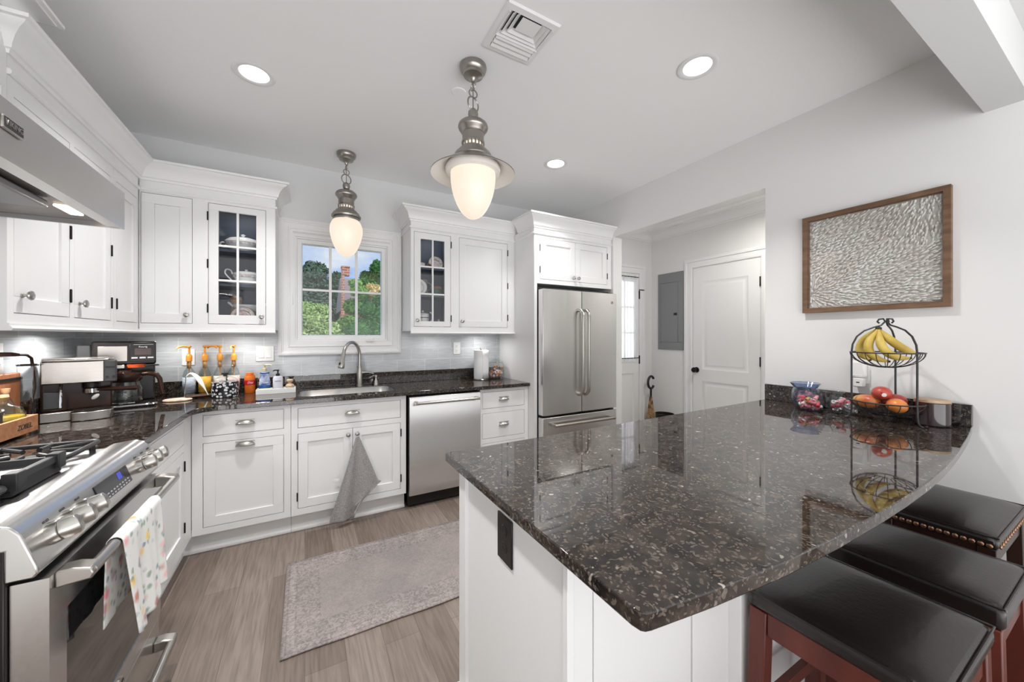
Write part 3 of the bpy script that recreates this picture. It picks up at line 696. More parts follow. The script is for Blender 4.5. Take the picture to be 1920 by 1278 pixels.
for k in (1, 2): m.fb(FN, 2.98 + 0.455 * k / 3 - 0.008, 2.98 + 0.455 * k / 3 + 0.008, 1.08, 1.99, 0.001, 0.008); m.fb(FN, 2.98, 3.435, 1.08 + 0.91 * k / 3 - 0.008, 1.08 + 0.91 * k / 3 + 0.008, 0.0012, 0.0078)
obj('muntin', m, m_trim, r)
m_lit = M('daylit frosted door glass', (0.9, 0.92, 0.95), 0.3, emit=(0.92, 0.96, 1.0), es=0.9)
obj('glass', MB().fb(FN, 2.98, 3.435, 1.08, 1.99, 0.0, 0.0009), m_lit, r)
obj('casing', MB().sweep([(3.524, 0), (3.524, 2.093), (2.87, 2.093)], [(-a, b) for a, b in dcas], FM(FN)) if False else MB().sweep([(2.87, 2.093), (3.524, 2.093), (3.524, 0)], [(-a, b) for a, b in dcas], FM(FN)), m_trim, r)
for w_ in (1.84, 1.06, 0.28):
    m = MB().cyl(FN.p(3.520, w_ - 0.05, 0.014), FN.p(3.520, w_ + 0.05, 0.014), 0.008, 10)
    if w_ > 1.5: m.fb(FN, 3.515, 3.60, w_ + 0.055, w_ + 0.065, 0.012, 0.022)
    obj('hinge', m, m_bronze, r)
m_lace = M('sheer white curtain', (0.88, 0.88, 0.90), 0.8, alpha=0.62)
ct = obj('curtain', MB().grid(lambda a, b: FN.p(2.96 + 0.505 * a, 1.045 + 1.03 * b, 0.030 + (0.010 * math.sin(a * 60) + 0.004 * math.sin(a * 140 + 3 * b)) * (1 if 0.05 < b < 0.94 else 0.5)), 140, 30), m_lace)
tag(ct, 'sheer white curtain covering the glass of the hall entrance door', 'curtain')
for w_ in (1.083, 2.045): obj('rod', MB().cyl(FN.p(2.93, w_, 0.032), FN.p(3.487, w_, 0.032), 0.005, 8), m_bronze, ct)

# electrical panel
m_pgrey = M('grey enamel metal', (0.22, 0.225, 0.23), 0.45)
r = thing('electrical_panel', 'grey metal breaker panel set in the hall wall', 'electrical panel', (HX, 2.87, 1.18))
obj('frame', gridfill(MB(), FH, -3.040, -2.700, 1.183, 2.085, [(-3.0, -2.765, 1.27, 1.97)], 0, 0.012), m_pgrey, r, 0.002)
d = obj('door', MB().fb(FH, -2.998, -2.767, 1.272, 1.968, 0, 0.015), m_pgrey, r, 0.003)
obj('latch', MB().fb(FH, -2.815, -2.775, 1.585, 1.612, 0.015, 0.022), m_blackpl, d, 0.001, label='black latch')
r = thing('hall_fill_lamp', 'round white fill lamp added in the hall, unseen behind the doorway header', 'ceiling light', (3.12, 1.6, HC))  # invented fixture, kept out of sight, to brighten the hall
obj('base', MB().lathe([(0, 0), (0.13, 0), (0.13, -0.03), (0, -0.03)], (3.12, 1.6, HC - 0.001), n=36), m_plast, r)
obj('diffuser', MB().lathe([(0, -0.031), (0.127, -0.031), (0.12, -0.06), (0.08, -0.075), (0, -0.08)], (3.12, 1.6, HC - 0.001), n=36), m_lens, r, label='lit diffuser')
# umbrella and bin
r = thing('umbrella', 'folded patterned umbrella with a black C-shaped handle leaning in the hall corner', 'umbrella', (3.60, 3.03, 0))
m_umb = M('tan and black patterned umbrella cloth', (0.55, 0.33, 0.16), 0.7, noise=((0.02, 0.018, 0.018), 22, (1, 1, 1)))
def ump(z): return Vector((3.60 + 0.02 * z, 3.04, z))
m = MB(); prof = [(0.012, 0.04), (0.03, 0.12), (0.042, 0.25), (0.040, 0.42), (0.026, 0.56), (0.014, 0.62)]
m.grid(lambda a, b: (lambda i, f: ump(0.04 + 0.58 * b) + Vector((math.cos(2 * PI * a), math.sin(2 * PI * a), 0)) * ((prof[i][0] * (1 - f) + prof[min(i + 1, 5)][0] * f) * (1 + 0.22 * math.sin(16 * PI * a))))(min(int(b * 5), 4), b * 5 - min(int(b * 5), 4)), 64, 15)
obj('canopy', m, m_umb, r)
m = MB(); m.cyl(ump(0.0), ump(0.72), 0.006, 8); obj('shaft', m, m_dark, r)
m = MB().tube([ump(0.79) + Vector((0.052 * math.cos(R(a)), 0, 0.072 * math.sin(R(a)))) for a in range(35, 326, 10)], 0.014, 10); m.cyl(ump(0.62), ump(0.725), 0.012, 10)
obj('handle', m, m_dark, r)
r = thing('bin', 'black open bin beside the umbrella on the hall floor', 'bin', (3.62, 2.86, 0))
obj('body', MB().lathe([(0, 0.01), (0.075, 0.01), (0.095, 0.44), (0.10, 0.45), (0.093, 0.45), (0.072, 0.02), (0, 0.02)], (3.63, 2.86, 0), n=28, sq=(1, 1.1)), m_blackpl, r)
obj('base', MB().lathe([(0, 0), (0.07, 0), (0.075, 0.01), (0, 0.01)], (3.63, 2.86, 0), n=28, sq=(1, 1.1)), m_dark, r)

# ------------------------------------------------------------------ dishwasher
FD = face_s(2.868)
r = thing('dishwasher', 'stainless steel dishwasher with a bar handle beside the sink cabinet', 'dishwasher', (0.998, 3.15, 0))
obj('body', MB().box(0.700, 1.305, 2.905, 3.46, 0.02, 0.872), m_blackpl, r)
obj('door', MB().extr(FD, [(-0.03, 0.105), (0.0, 0.105), (0.0, 0.855), (-0.006, 0.868), (-0.03, 0.868)], 0.703, 1.303), m_steelz, r, 0.002)
obj('kick_plate', MB().fb(FD, 0.70, 1.306, 0.0, 0.10, -0.095, -0.09), m_dark, r)
m = MB(); m.cyl(FD.p(0.745, 0.825, 0.048), FD.p(1.272, 0.825, 0.048), 0.011, 16)
h = obj('handle', m, m_nick, r)
for u in (0.752, 1.262): obj('bracket', MB().fb(FD, u - 0.012, u + 0.012, 0.813, 0.837, 0.0, 0.058), m_nick, h, 0.003)

# ------------------------------------------------------------------ refrigerator
FR = face_s(2.715)
r = thing('refrigerator', 'stainless steel french-door refrigerator with a bottom freezer drawer', 'refrigerator', (2.285, 3.1, 0))
m_fside = M('dark grey fridge side', (0.05, 0.05, 0.052), 0.4)
obj('body', MB().box(1.845, 2.715, 2.80, 3.47, 0.02, 1.755), m_fside, r)
obj('top_cover', MB().box(1.840, 2.700, 2.805, 2.90, 1.757, 1.792), m_dark, r)
obj('base_grille', MB().box(1.85, 2.71, 2.79, 2.80, 0.02, 0.08), m_dark, r)
def fdoor(u0, u1, w0, w1):
    pts = []
    n = 10
    for k in range(n + 1):
        a = k / n; pts.append((u0 + (u1 - u0) * a, 0.006 * math.sin(PI * a) ** 0.6))
    poly = [(u0, -0.075)] + [(u, d) for u, d in pts] + [(u1, -0.075)]
    m = MB(); k = len(poly)
    vs = [FR.p(u, w0, d) for u, d in poly] + [FR.p(u, w1, d) for u, d in poly]
    return m.add(vs, [tuple(range(k)), tuple(range(k, 2 * k))] + [(i, (i + 1) % k, k + (i + 1) % k, k + i) for i in range(k)])
dl = obj('door', fdoor(1.838, 2.2775, 0.632, 1.765), m_steelz, r, 0.004)
dr_ = obj('door', fdoor(2.2845, 2.724, 0.632, 1.765), m_steelz, r, 0.004)
fz = obj('freezer_drawer', fdoor(1.838, 2.724, 0.09, 0.612), m_steelz, r, 0.004)
for u, pr_ in ((2.247, dl), (2.315, dr_)):
    z0, z1 = 0.80, 1.59
    pts = [FR.p(u, z0, 0.0), FR.p(u, z0 + 0.005, 0.03), FR.p(u, z0 + 0.03, 0.052), FR.p(u, z0 + 0.07, 0.060)] + [FR.p(u, z0 + 0.07 + (z1 - z0 - 0.14) * k / 8, 0.060) for k in range(1, 8)] + [FR.p(u, z1 - 0.07, 0.060), FR.p(u, z1 - 0.03, 0.052), FR.p(u, z1 - 0.005, 0.03), FR.p(u, z1, 0.0)]
    obj('handle', MB().tube(pts, [0.020] + [0.017] * 3 + [0.0145] * 7 + [0.017] * 3 + [0.020], 14), m_nick, pr_)
h = obj('handle', MB().cyl(FR.p(1.93, 0.545, 0.055), FR.p(2.65, 0.545, 0.055), 0.015, 16), m_nick, fz)
for u in (1.945, 2.635): obj('bracket', MB().fb(FR, u - 0.013, u + 0.013, 0.532, 0.558, 0.0, 0.066), m_nick, fz, 0.003)
m = MB().cyl(FR.p(2.66, 1.675, 0.001), FR.p(2.66, 1.675, 0.007), 0.014, 20)
b = obj('badge', m, m_nick, dr_); letters('lettering', 'GE', FR, 2.66, 1.675, 0.0075, 0.014, m_dark, b)

# ------------------------------------------------------------------ range
RY0, RY1 = 1.215, 1.975
FG = face_e(-0.50)
r = thing('gas_range', 'stainless steel gas range with knobs, oven door and bottom drawer', 'range', (-0.87, 1.595, 0))
obj('body', MB().box(-1.215, -0.560, RY0 + 0.004, RY1 - 0.004, 0.02, 0.888), m_blackpl, r, 0.003)
cook = MB(); cook.box(-1.215, -0.640, RY0, RY1, 0.889, 0.918); obj('cooktop', cook, m_steely, r, 0.004)
obj('back_vent', MB().box(-1.222, -1.175, RY0, RY1, 0.9185, 0.948), m_steely, r, 0.006)
pp = [(-0.140, 0.880), (-0.140, 0.932), (-0.075, 0.940), (-0.052, 0.932), (-0.036, 0.912), (-0.012, 0.838), (-0.010, 0.822), (-0.018, 0.812), (-0.06, 0.812), (-0.06, 0.880)]
cp = obj('control_panel', MB().extr(FG, pp, RY0, RY1), m_steely, r, 0.004)
sl = Vector((0.024, 0, -0.074)).normalized(); nn = Vector((0.074, 0, 0.024)).normalized()        # down the slope, and out of it
pc = Vector((-0.524, 0, 0.875))
FK = Fr((0, 0, 0), (0, 1, 0), nn)
def onp(y, t=0.0, d=0.0): return Vector((pc.x, y, pc.z)) + sl * t + nn * d
def knob_range(y):
    k = obj('knob', MB().lathe([(0, 0), (0.0265, 0), (0.0265, 0.004), (0.0245, 0.018), (0.0225, 0.019), (0, 0.019)], onp(y), nn, 28), m_nick, cp, label='brushed steel burner knob')
    m = MB(); a = Vector((0, 1, 0)); b_ = sl
    prof = [(-0.0225, 0.0165), (-0.0225, 0.040), (-0.019, 0.047), (0.019, 0.047), (0.0225, 0.040), (0.0225, 0.0165)]
    for s_ in (1,):
        vs = []
        for yy, hw in ((-0.0225, 0.010), (-0.012, 0.019), (0.0, 0.0225), (0.012, 0.019), (0.0225, 0.010)):
            ht = 0.052 if abs(yy) < 0.02 else 0.047
            hw2 = 0.0085 if abs(yy) < 0.02 else 0.006
            for t, d in ((-hw, 0.0195), (-hw, 0.030), (-hw2, ht), (hw2, ht), (hw, 0.030), (hw, 0.0195)): vs.append(onp(y + yy if False else y, 0, 0) + b_ * yy + a * t + nn * d)
        fs = []
        for i in range(4):
            for q in range(6): fs.append((i * 6 + q, i * 6 + (q + 1) % 6, (i + 1) * 6 + (q + 1) % 6, (i + 1) * 6 + q))
        fs += [tuple(range(6)), tuple(24 + q for q in range(6))]
        m.add(vs, fs)
    obj('grip', m, m_nick, cp, 0.001)
    return k
KY = (1.298, 1.366, 1.436, 1.822, 1.884, 1.944)
for y in KY: knob_range(y)
Fp = Fr(pc, (0, 1, 0), nn)
def onF(y, t, s, sz): 
    cu = bpy.data.curves.new('type', 'FONT'); cu.body = s; cu.size = sz; cu.extrude = 0.0002; cu.align_x = 'CENTER'; cu.align_y = 'CENTER'
    Mx = Matrix((Vector((0, 1, 0)), -sl, nn)).transposed().to_4x4(); Mx.translation = onp(y, t, 0.0005)
    me = from_curve(cu); me.transform(Mx); me.transform(Matrix.Translation(-wloc(cp))); return finish('marking', me, m_dark, cp)
for y in KY: onF(y, -0.032, 'HI LO', 0.009)
mdisp = M('dark oven display glass', (0.03, 0.03, 0.035), 0.08)
vs = [onp(1.520, -0.032), onp(1.735, -0.032), onp(1.735, 0.026), onp(1.520, 0.026)]
m = MB().hexa([v for v in vs] + [v + nn * 0.003 for v in vs]); dp = obj('display', m, mdisp, cp, 0.001, label='dark glass clock display')
m_blue = M('blue lit digits', (0.02, 0.02, 0.2), 0.4, emit=(0.08, 0.1, 0.6), es=0.5)
vs = [onp(1.655, -0.026, 0.0032), onp(1.682, -0.026, 0.0032), onp(1.682, -0.004, 0.0032), onp(1.655, -0.004, 0.0032)]
obj('readout', MB().hexa(vs + [v + nn * 0.0005 for v in vs]), m_blue, dp)
m = MB()
for i in range(9):
    for j in range(2):
        y = 1.545 + 0.02 * i; t = 0.008 + 0.010 * j
        vs = [onp(y, t, 0.0032), onp(y + 0.011, t, 0.0032), onp(y + 0.011, t + 0.004, 0.0032), onp(y, t + 0.004, 0.0032)]
        m.hexa(vs + [v + nn * 0.0004 for v in vs])
obj('touch_key', m, M('grey print', (0.35, 0.35, 0.36), 0.5), dp)
# oven door
dr0, dr1 = RY0 + 0.015, RY1 - 0.012
m = gridfill(MB(), FG, dr0, dr1, 0.242, 0.800, [(1.300, 1.890, 0.305, 0.690)], -0.058, 0.0)
od = obj('oven_door', m, m_steely, r)
m_ovg = M('black oven glass', (0.012, 0.011, 0.012), 0.06, coat=0.5)
obj('window', MB().fb(FG, 1.300, 1.890, 0.305, 0.690, -0.055, -0.002), m_ovg, od)
b = obj('badge', MB().lathe([(0, 0.0), (0.020, 0), (0.020, 0.003), (0.017, 0.005), (0, 0.005)], FG.p(1.595, 0.272, 0.0), FG.N, 28, (0.6, 1.0)), m_nick, od)
letters('lettering', 'KA', FG, 1.595, 0.272, 0.0052, 0.012, m_dark, b)
def bar_handle(F, u0, u1, w, out, rad, par):
    h = obj('handle', MB().cyl(F.p(u0, w, out), F.p(u1, w, out), rad, 18), m_nick, par)
    for ua, ub in ((u0 - 0.014, u0 + 0.030), (u1 - 0.030, u1 + 0.014)):
        m = MB().extr(F, [(0.0, w - 0.019), (0.0, w + 0.020), (out * 0.55, w + 0.021), (out + 0.008, w + 0.013), (out + 0.013, w), (out + 0.008, w - 0.013), (out * 0.5, w - 0.016)], ua, ub)
        obj('bracket', m, m_nick, h, 0.004)
    return h
bar_handle(FG, 1.262, 1.925, 0.782, 0.052, 0.0135, od)
dw = obj('storage_drawer', MB().fb(FG, dr0, dr1, 0.075, 0.232, -0.058, -0.004), m_steely, r, 0.004)
bar_handle(face_e(-0.504), 1.262, 1.925, 0.150, 0.050, 0.0135, dw)
obj('kick_plate', MB().box(-0.62, -0.612, RY0 + 0.01, RY1 - 0.01, 0.0, 0.074), m_dark, r)
# grates and burners
def grate(y0, y1, nm):
    m = MB(); x0, x1, z = -1.15, -0.668, 0.952; rr = 0.0075
    def bar(a, b_): m.tube([a, b_], rr, 8)
    A = rrect(x0, x1, y0, y1, 0.03, 5); m.tube([Vector((x, y, z)) for x, y in A], 0.0085, 8, True)
    yc = (y0 + y1) / 2
    for xc in (-1.03, -0.79):
        for a in range(0, 360, 45):
            dx, dy = math.cos(R(a)), math.sin(R(a)); L = 0.12 if a % 90 == 0 else 0.10
            ex = max(min(xc + dx * L * 1.5, x1), x0); ey = max(min(yc + dy * L * 1.5, y1), y0)
            m.tube([(xc + dx * 0.045, yc + dy * 0.045, z + 0.002), (ex, ey, z)], rr, 8)
    m.tube([(-0.91, y0, z), (-0.91, y1, z)], rr, 8)
    for x in (x0 + 0.02, -0.91, x1 - 0.02):
        for y in (y0 + 0.006, y1 - 0.006): m.cyl((x, y, 0.919), (x, y, z), 0.009, 8)
    return obj(nm, m, m_iron, r, label='black cast iron grate')
grate(1.228, 1.468, 'grate'); grate(1.722, 1.962, 'grate')
def burner(x, y, q):
    m = MB().lathe([(0, 0), (q * 1.3, 0), (q * 1.25, 0.006), (q, 0.008), (q, 0.016), (q * 0.85, 0.022), (0, 0.023)], (x, y, 0.9185), n=24); return obj('burner', m, m_iron, r)
for x, y, q in ((-1.03, 1.348, 0.036), (-0.79, 1.348, 0.042), (-1.03, 1.842, 0.036), (-0.79, 1.842, 0.045)): burner(x, y, q)
m = MB(); gx0, gx1, gy0, gy1 = -1.14, -0.668, 1.482, 1.708
m.sweep([(gx0, gy0), (gx1, gy0), (gx1, gy1), (gx0, gy1)], [(0, 0.92), (0, 0.962), (0.006, 0.970), (0.016, 0.970), (0.022, 0.956), (0.022, 0.944), (0.02, 0.92)], XYZ, True)
for x0_ in (gx1 - 0.02,): 
    m.box(x0_, x0_ + 0.030, gy0 - 0.002, gy0 + 0.038, 0.935, 0.982); m.box(x0_, x0_ + 0.030, gy1 - 0.038, gy1 + 0.002, 0.935, 0.982); m.box(x0_ + 0.004, x0_ + 0.024, gy0 + 0.03, gy1 - 0.03, 0.955, 0.976)
gr = obj('griddle_frame', m, m_iron, r, 0.003, label='black iron griddle frame with raised handle')
obj('griddle_plate', MB().box(gx0 + 0.018, gx1 - 0.018, gy0 + 0.018, gy1 - 0.018, 0.940, 0.950), m_steelx, r, 0.003)

# ------------------------------------------------------------------ range hood
FHd = face_e(-0.605)
r = thing('range_hood', 'stainless steel range hood under the left cabinets with a black lettered badge', 'range hood', (-0.92, 1.59, 1.75))
HY0, HY1 = 1.15, 1.968
m = MB(); m.box(-0.613, -0.605, HY0, HY1, 1.752, 1.892); m.box(XL + 0.012, -0.613, HY0, HY0 + 0.008, 1.752, 1.892); m.box(XL + 0.012, -0.613, HY1 - 0.008, HY1, 1.752, 1.892)
m.box(XL + 0.012, -0.613, HY0 + 0.008, HY1 - 0.008, 1.884, 1.892); m.box(XL + 0.012, XL + 0.02, HY0 + 0.008, HY1 - 0.008, 1.752, 1.884)
obj('canopy', m, m_steely, r)
m = MB(); m.box(-0.645, -0.6135, HY0 + 0.01, HY1 - 0.01, 1.754, 1.760); m.extr(FHd, [(-0.04, 1.755), (-0.045, 1.775), (-0.052, 1.775), (-0.046, 1.755)], HY0 + 0.01, HY1 - 0.01); obj('lip', m, m_steely, r)
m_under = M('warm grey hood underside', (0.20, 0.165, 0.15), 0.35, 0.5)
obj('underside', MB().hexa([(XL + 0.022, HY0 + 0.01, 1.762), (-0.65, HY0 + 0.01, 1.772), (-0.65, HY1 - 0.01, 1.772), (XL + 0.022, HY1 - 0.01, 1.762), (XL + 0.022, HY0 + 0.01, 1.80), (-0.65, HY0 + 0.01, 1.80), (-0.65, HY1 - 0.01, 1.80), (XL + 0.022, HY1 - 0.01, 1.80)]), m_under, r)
m = MB(); m.box(-0.87, -0.70, 1.25, 1.72, 1.742, 1.7665); bf = obj('blower_cover', m, M('grey hood blower enamel', (0.30, 0.305, 0.30), 0.4), r, 0.006)
m = MB(); m.box(-0.83, -0.74, 1.28, 1.36, 1.7415, 1.744); m.box(-0.83, -0.74, 1.40, 1.48, 1.7415, 1.744); obj('inlet', m, m_dark, bf, label='dark blower inlet')
m_hl = M('warm lit hood lamp', (1, 0.9, 0.8), 0.3, emit=(1, 0.90, 0.78), es=1.6)
obj('lamp', MB().box(-0.71, -0.675, 1.76, 1.865, 1.762, 1.7705), m_hl, r, 0.004, label='lit hood lamp')
area('hood_beam', (-0.69, 1.80, 1.755), (-0.1, 0, -1), 0.04, 0.12, 0.5, (1, 0.9, 0.8))
b = obj('badge', MB().fb(FHd, 1.300, 1.372, 1.818, 1.850, 0.0, 0.006), m_nick, r, 0.003)
obj('badge_field', MB().fb(FHd, 1.304, 1.368, 1.824, 1.847, 0.006, 0.0068), m_dark, b)
letters('lettering', 'VIKING', FHd, 1.336, 1.8355, 0.0072, 0.0185, m_nick, b)

# ------------------------------------------------------------------ pendants
m_egg = M('lit opal glass', (0.30, 0.27, 0.24), 0.25, emit=(1.0, 0.83, 0.67), es=0.68)
m_enam = M('cream enamel shade lining', (0.85, 0.83, 0.80), 0.3)
m_slot = M('lit vent glass', (0.9, 0.85, 0.75), 0.3, emit=(1, 0.85, 0.65), es=0.5)
def pendant(x, y, label, shade):
    r = thing('pendant_lamp', label, 'pendant lamp', (x, y, CZ), 'pewter pendant lamps'); o = (x, y, 0)
    obj('canopy', MB().lathe([(0, CZ), (0.068, CZ), (0.070, CZ - 0.012), (0.064, CZ - 0.030), (0.052, CZ - 0.040), (0.050, CZ - 0.052), (0.028, CZ - 0.058), (0.014, CZ - 0.070), (0.010, CZ - 0.085), (0, CZ - 0.086)], o), m_pewter, r)
    m = MB(); m.ring((x, y, 2.640), 0.016, 0.0035, (1, 0.3, 0), 16, 6, (1, 1.3)); m.ring((x, y, 2.603), 0.018, 0.0035, (0.3, 1, 0), 16, 6, (1, 1.3)); m.ring((x, y, 2.548), 0.036, 0.0042, (0.35, -1, 0), 28, 8)
    m.cyl((x, y, 2.49), (x, y, 2.655), 0.003, 6)
    obj('chain', m, m_pewter, r)
    obj('finial', MB().lathe([(0, 2.520), (0.014, 2.520), (0.025, 2.508), (0.027, 2.492), (0.022, 2.474), (0.012, 2.466), (0.018, 2.46), (0, 2.455)], o), m_pewter, r)
    obj('cap', MB().lathe([(0, 2.462), (0.030, 2.462), (0.060, 2.452), (0.074, 2.440), (0.078, 2.426), (0.074, 2.414), (0.066, 2.408), (0.062, 2.396), (0.055, 2.390), (0, 2.388)], o, n=32), m_pewter, r)
    obj('neck', MB().lathe([(0, 2.392), (0.056, 2.392), (0.056, 2.352), (0.060, 2.348), (0.060, 2.340), (0.050, 2.338), (0, 2.338)], o, n=32), m_pewter, r)
    obj('vent_glass', MB().lathe([(0, 2.340), (0.050, 2.340), (0.050, 2.318), (0, 2.318)], o, n=28), m_slot, r)
    m = MB()
    for k in range(18):
        a = 2 * PI * k / 18; c_, s_ = math.cos(a), math.sin(a); m.cyl((x + 0.0545 * c_, y + 0.0545 * s_, 2.315), (x + 0.0545 * c_, y + 0.0545 * s_, 2.342), 0.0042, 6)
    obj('gallery', m, m_pewter, r)
    obj('bell', MB().lathe([(0, 2.320), (0.058, 2.320), (0.060, 2.310), (0.076, 2.303), (0.082, 2.290), (0.094, 2.284), (0.100, 2.270), (0.106, 2.262), (0.104, 2.252), (0.070, 2.250), (0, 2.250)], o, n=36), m_pewter, r)
    if shade:
        obj('shade', MB().lathe([(0.098, 2.262), (0.125, 2.245), (0.165, 2.215), (0.205, 2.190), (0.217, 2.184), (0.217, 2.180)], o, n=48), m_pewter, r)
        obj('shade_lining', MB().lathe([(0.096, 2.256), (0.123, 2.240), (0.163, 2.210), (0.203, 2.185), (0.2165, 2.1795)], o, n=48), m_enam, r, label='cream enamel lining of the shade')
        obj('glass_collar', MB().lathe([(0.105, 2.245), (0.135, 2.225), (0.143, 2.205), (0.140, 2.190), (0.118, 2.185)], o, n=40), m_enam, r)
        g = [(0.060, 2.250), (0.090, 2.240), (0.108, 2.220), (0.1165, 2.190), (0.1165, 2.150)]
    else:
        obj('glass_collar', MB().lathe([(0.090, 2.252), (0.094, 2.240), (0.090, 2.226), (0.078, 2.224)], o, n=36), m_pewter, r)
        g = [(0.060, 2.250), (0.085, 2.238), (0.104, 2.215), (0.1165, 2.180), (0.1185, 2.145)]
    g += [(0.112, 2.110), (0.103, 2.070), (0.088, 2.030), (0.068, 1.992), (0.046, 1.967), (0.022, 1.953), (0, 1.950)]
    obj('globe', MB().lathe([(0, 2.2505)] + g, o, n=40), m_egg, r, sub=1, label='lit opal glass globe')
pendant(0.763, 1.773, 'larger pewter pendant with a wide shade hanging above the aisle by the peninsula', True)
pendant(0.278, 3.10, 'pewter pendant without a wide shade, hanging in front of the window', False)

# ------------------------------------------------------------------ ceiling fittings
def can(x, y, label):
    r = thing('downlight', label, 'ceiling light', (x, y, CZ), None)
    obj('trim_ring', MB().lathe([(0.094, CZ - 0.001), (0.098, CZ - 0.004), (0.092, CZ - 0.007), (0.074, CZ - 0.006), (0.066, CZ - 0.001)], (x, y, 0), n=40), m_plast, r)
    obj('lens', MB().lathe([(0, CZ - 0.003), (0.068, CZ - 0.003), (0.068, CZ - 0.0005), (0, CZ - 0.0005)], (x, y, 0), n=32), m_canl, r, label='lit lens')
m_canl = M('lit downlight lens', (1, 1, 1), 0.4, emit=(1, 0.98, 0.95), es=2.5)
for (x, y), lb in zip(CANS, ('round ceiling downlight above the corner by the wall cabinets', 'round ceiling downlight nearest the picture wall', 'round ceiling downlight nearest the refrigerator', 'extra ceiling downlight added out of view above the range front')):
    can(x, y, lb)
r = thing('ceiling_vent', 'square white louvred air vent in the ceiling', 'vent', (0.87, 1.48, CZ))
m_vdark = M('dark duct', (0.03, 0.03, 0.03), 0.8)
obj('duct', MB().box(0.765, 0.985, 1.370, 1.595, CZ - 0.003, CZ - 0.0005), m_vdark, r)
obj('frame', MB().sweep(frame_path(0.738, 1.010, 1.342, 1.620), [(0, CZ - 0.001), (0.006, CZ - 0.010), (0.030, CZ - 0.014), (0.034, CZ - 0.006), (0.034, CZ - 0.001)], XYZ, True), m_plast, r)
cx, cy = 0.885, 1.440
m = MB()
for k in range(3): m.hexa([(0.772, 1.561 - 0.027 * k, CZ - 0.004), (0.976, 1.561 - 0.027 * k, CZ - 0.004), (0.976, 1.564 - 0.027 * k, CZ - 0.004), (0.772, 1.564 - 0.027 * k, CZ - 0.004), (0.772, 1.584 - 0.027 * k, CZ - 0.018), (0.976, 1.584 - 0.027 * k, CZ - 0.018), (0.976, 1.587 - 0.027 * k, CZ - 0.018), (0.772, 1.587 - 0.027 * k, CZ - 0.018)])
for q in range(3):
    i0 = 0.778 + 0.020 * q; i1 = 0.974 - 0.020 * q; j1 = 1.500 - 0.019 * q
    m.sweep([(i0, 1.378), (i0, j1), (i1, j1), (i1, 1.378)], [(-0.004, CZ - 0.003), (0.016, CZ - 0.017), (0.018, CZ - 0.016), (-0.001, CZ - 0.002)], XYZ)
obj('louvre', m, m_plast, r)
m = MB().hexa([(0.828, 1.376, CZ - 0.016), (0.926, 1.376, CZ - 0.016), (0.926, 1.452, CZ - 0.016), (0.828, 1.452, CZ - 0.016), (0.86, 1.39, CZ - 0.004), (0.90, 1.39, CZ - 0.004), (0.90, 1.42, CZ - 0.004), (0.86, 1.42, CZ - 0.004)])
obj('center_plate', m, m_plast, r)
ds = obj('ceiling_disc', MB().lathe([(0, CZ - 0.005), (0.038, CZ - 0.005), (0.042, CZ - 0.002), (0.042, CZ - 0.0005), (0, CZ - 0.0005)], (0.771, 2.0, 0), n=32), m_ceil)
tag(ds, 'small flat white sprinkler cover disc in the ceiling behind the larger pendant', 'sprinkler cover')

# ------------------------------------------------------------------ stools
m_leather = M('dark espresso leather', (0.014, 0.010, 0.009), 0.30, coat=0.15, bump=0.25, bscale=90)
m_cherry = wood('dark cherry wood', (0.085, 0.017, 0.012), (0.14, 0.032, 0.022), (2, 2, 0.4), 0.32)
m_darkw = wood('near black walnut wood', (0.022, 0.010, 0.008), (0.04, 0.018, 0.012), (2, 2, 0.4), 0.3)
m_nail = M('antique copper nail', (0.35, 0.20, 0.13), 0.35, 1.0)
def cushion(x0, x1, y0, y1, z0, z1, crown=0.012, saddle=0.0):
    m = MB(); nu, nv = 24, 24
    def top(a, b):
        ea, eb = 2 * a - 1, 2 * b - 1
        f = (1 - ea ** 8) * (1 - eb ** 8)
        return Vector((x0 + (x1 - x0) * a, y0 + (y1 - y0) * b, z1 - crown + crown * f * (1 - 0.25 * (ea * ea + eb * eb)) + saddle * eb * eb * -1 + 0.0))
    m.grid(top, nu, nv)
    E_ = [(i, 0) for i in range(nu)] + [(nu, j) for j in range(nv)] + [(nu - i, nv) for i in range(nu)] + [(0, nv - j) for j in range(nv)]
    base = len(m.v); n = len(E_)
    for i, j in E_:
        t = top(i / nu, j / nv); m.v.append(Vector((t.x, t.y, z0 - saddle * (2 * j / nv - 1) ** 2)))
    for k in range(n):
        i, j = E_[k]; i2, j2 = E_[(k + 1) % n]
        m.f.append((j * (nu + 1) + i, j2 * (nu + 1) + i2, base + (k + 1) % n, base + k))
    m.f.append(tuple(base + k for k in range(n)))
    return m
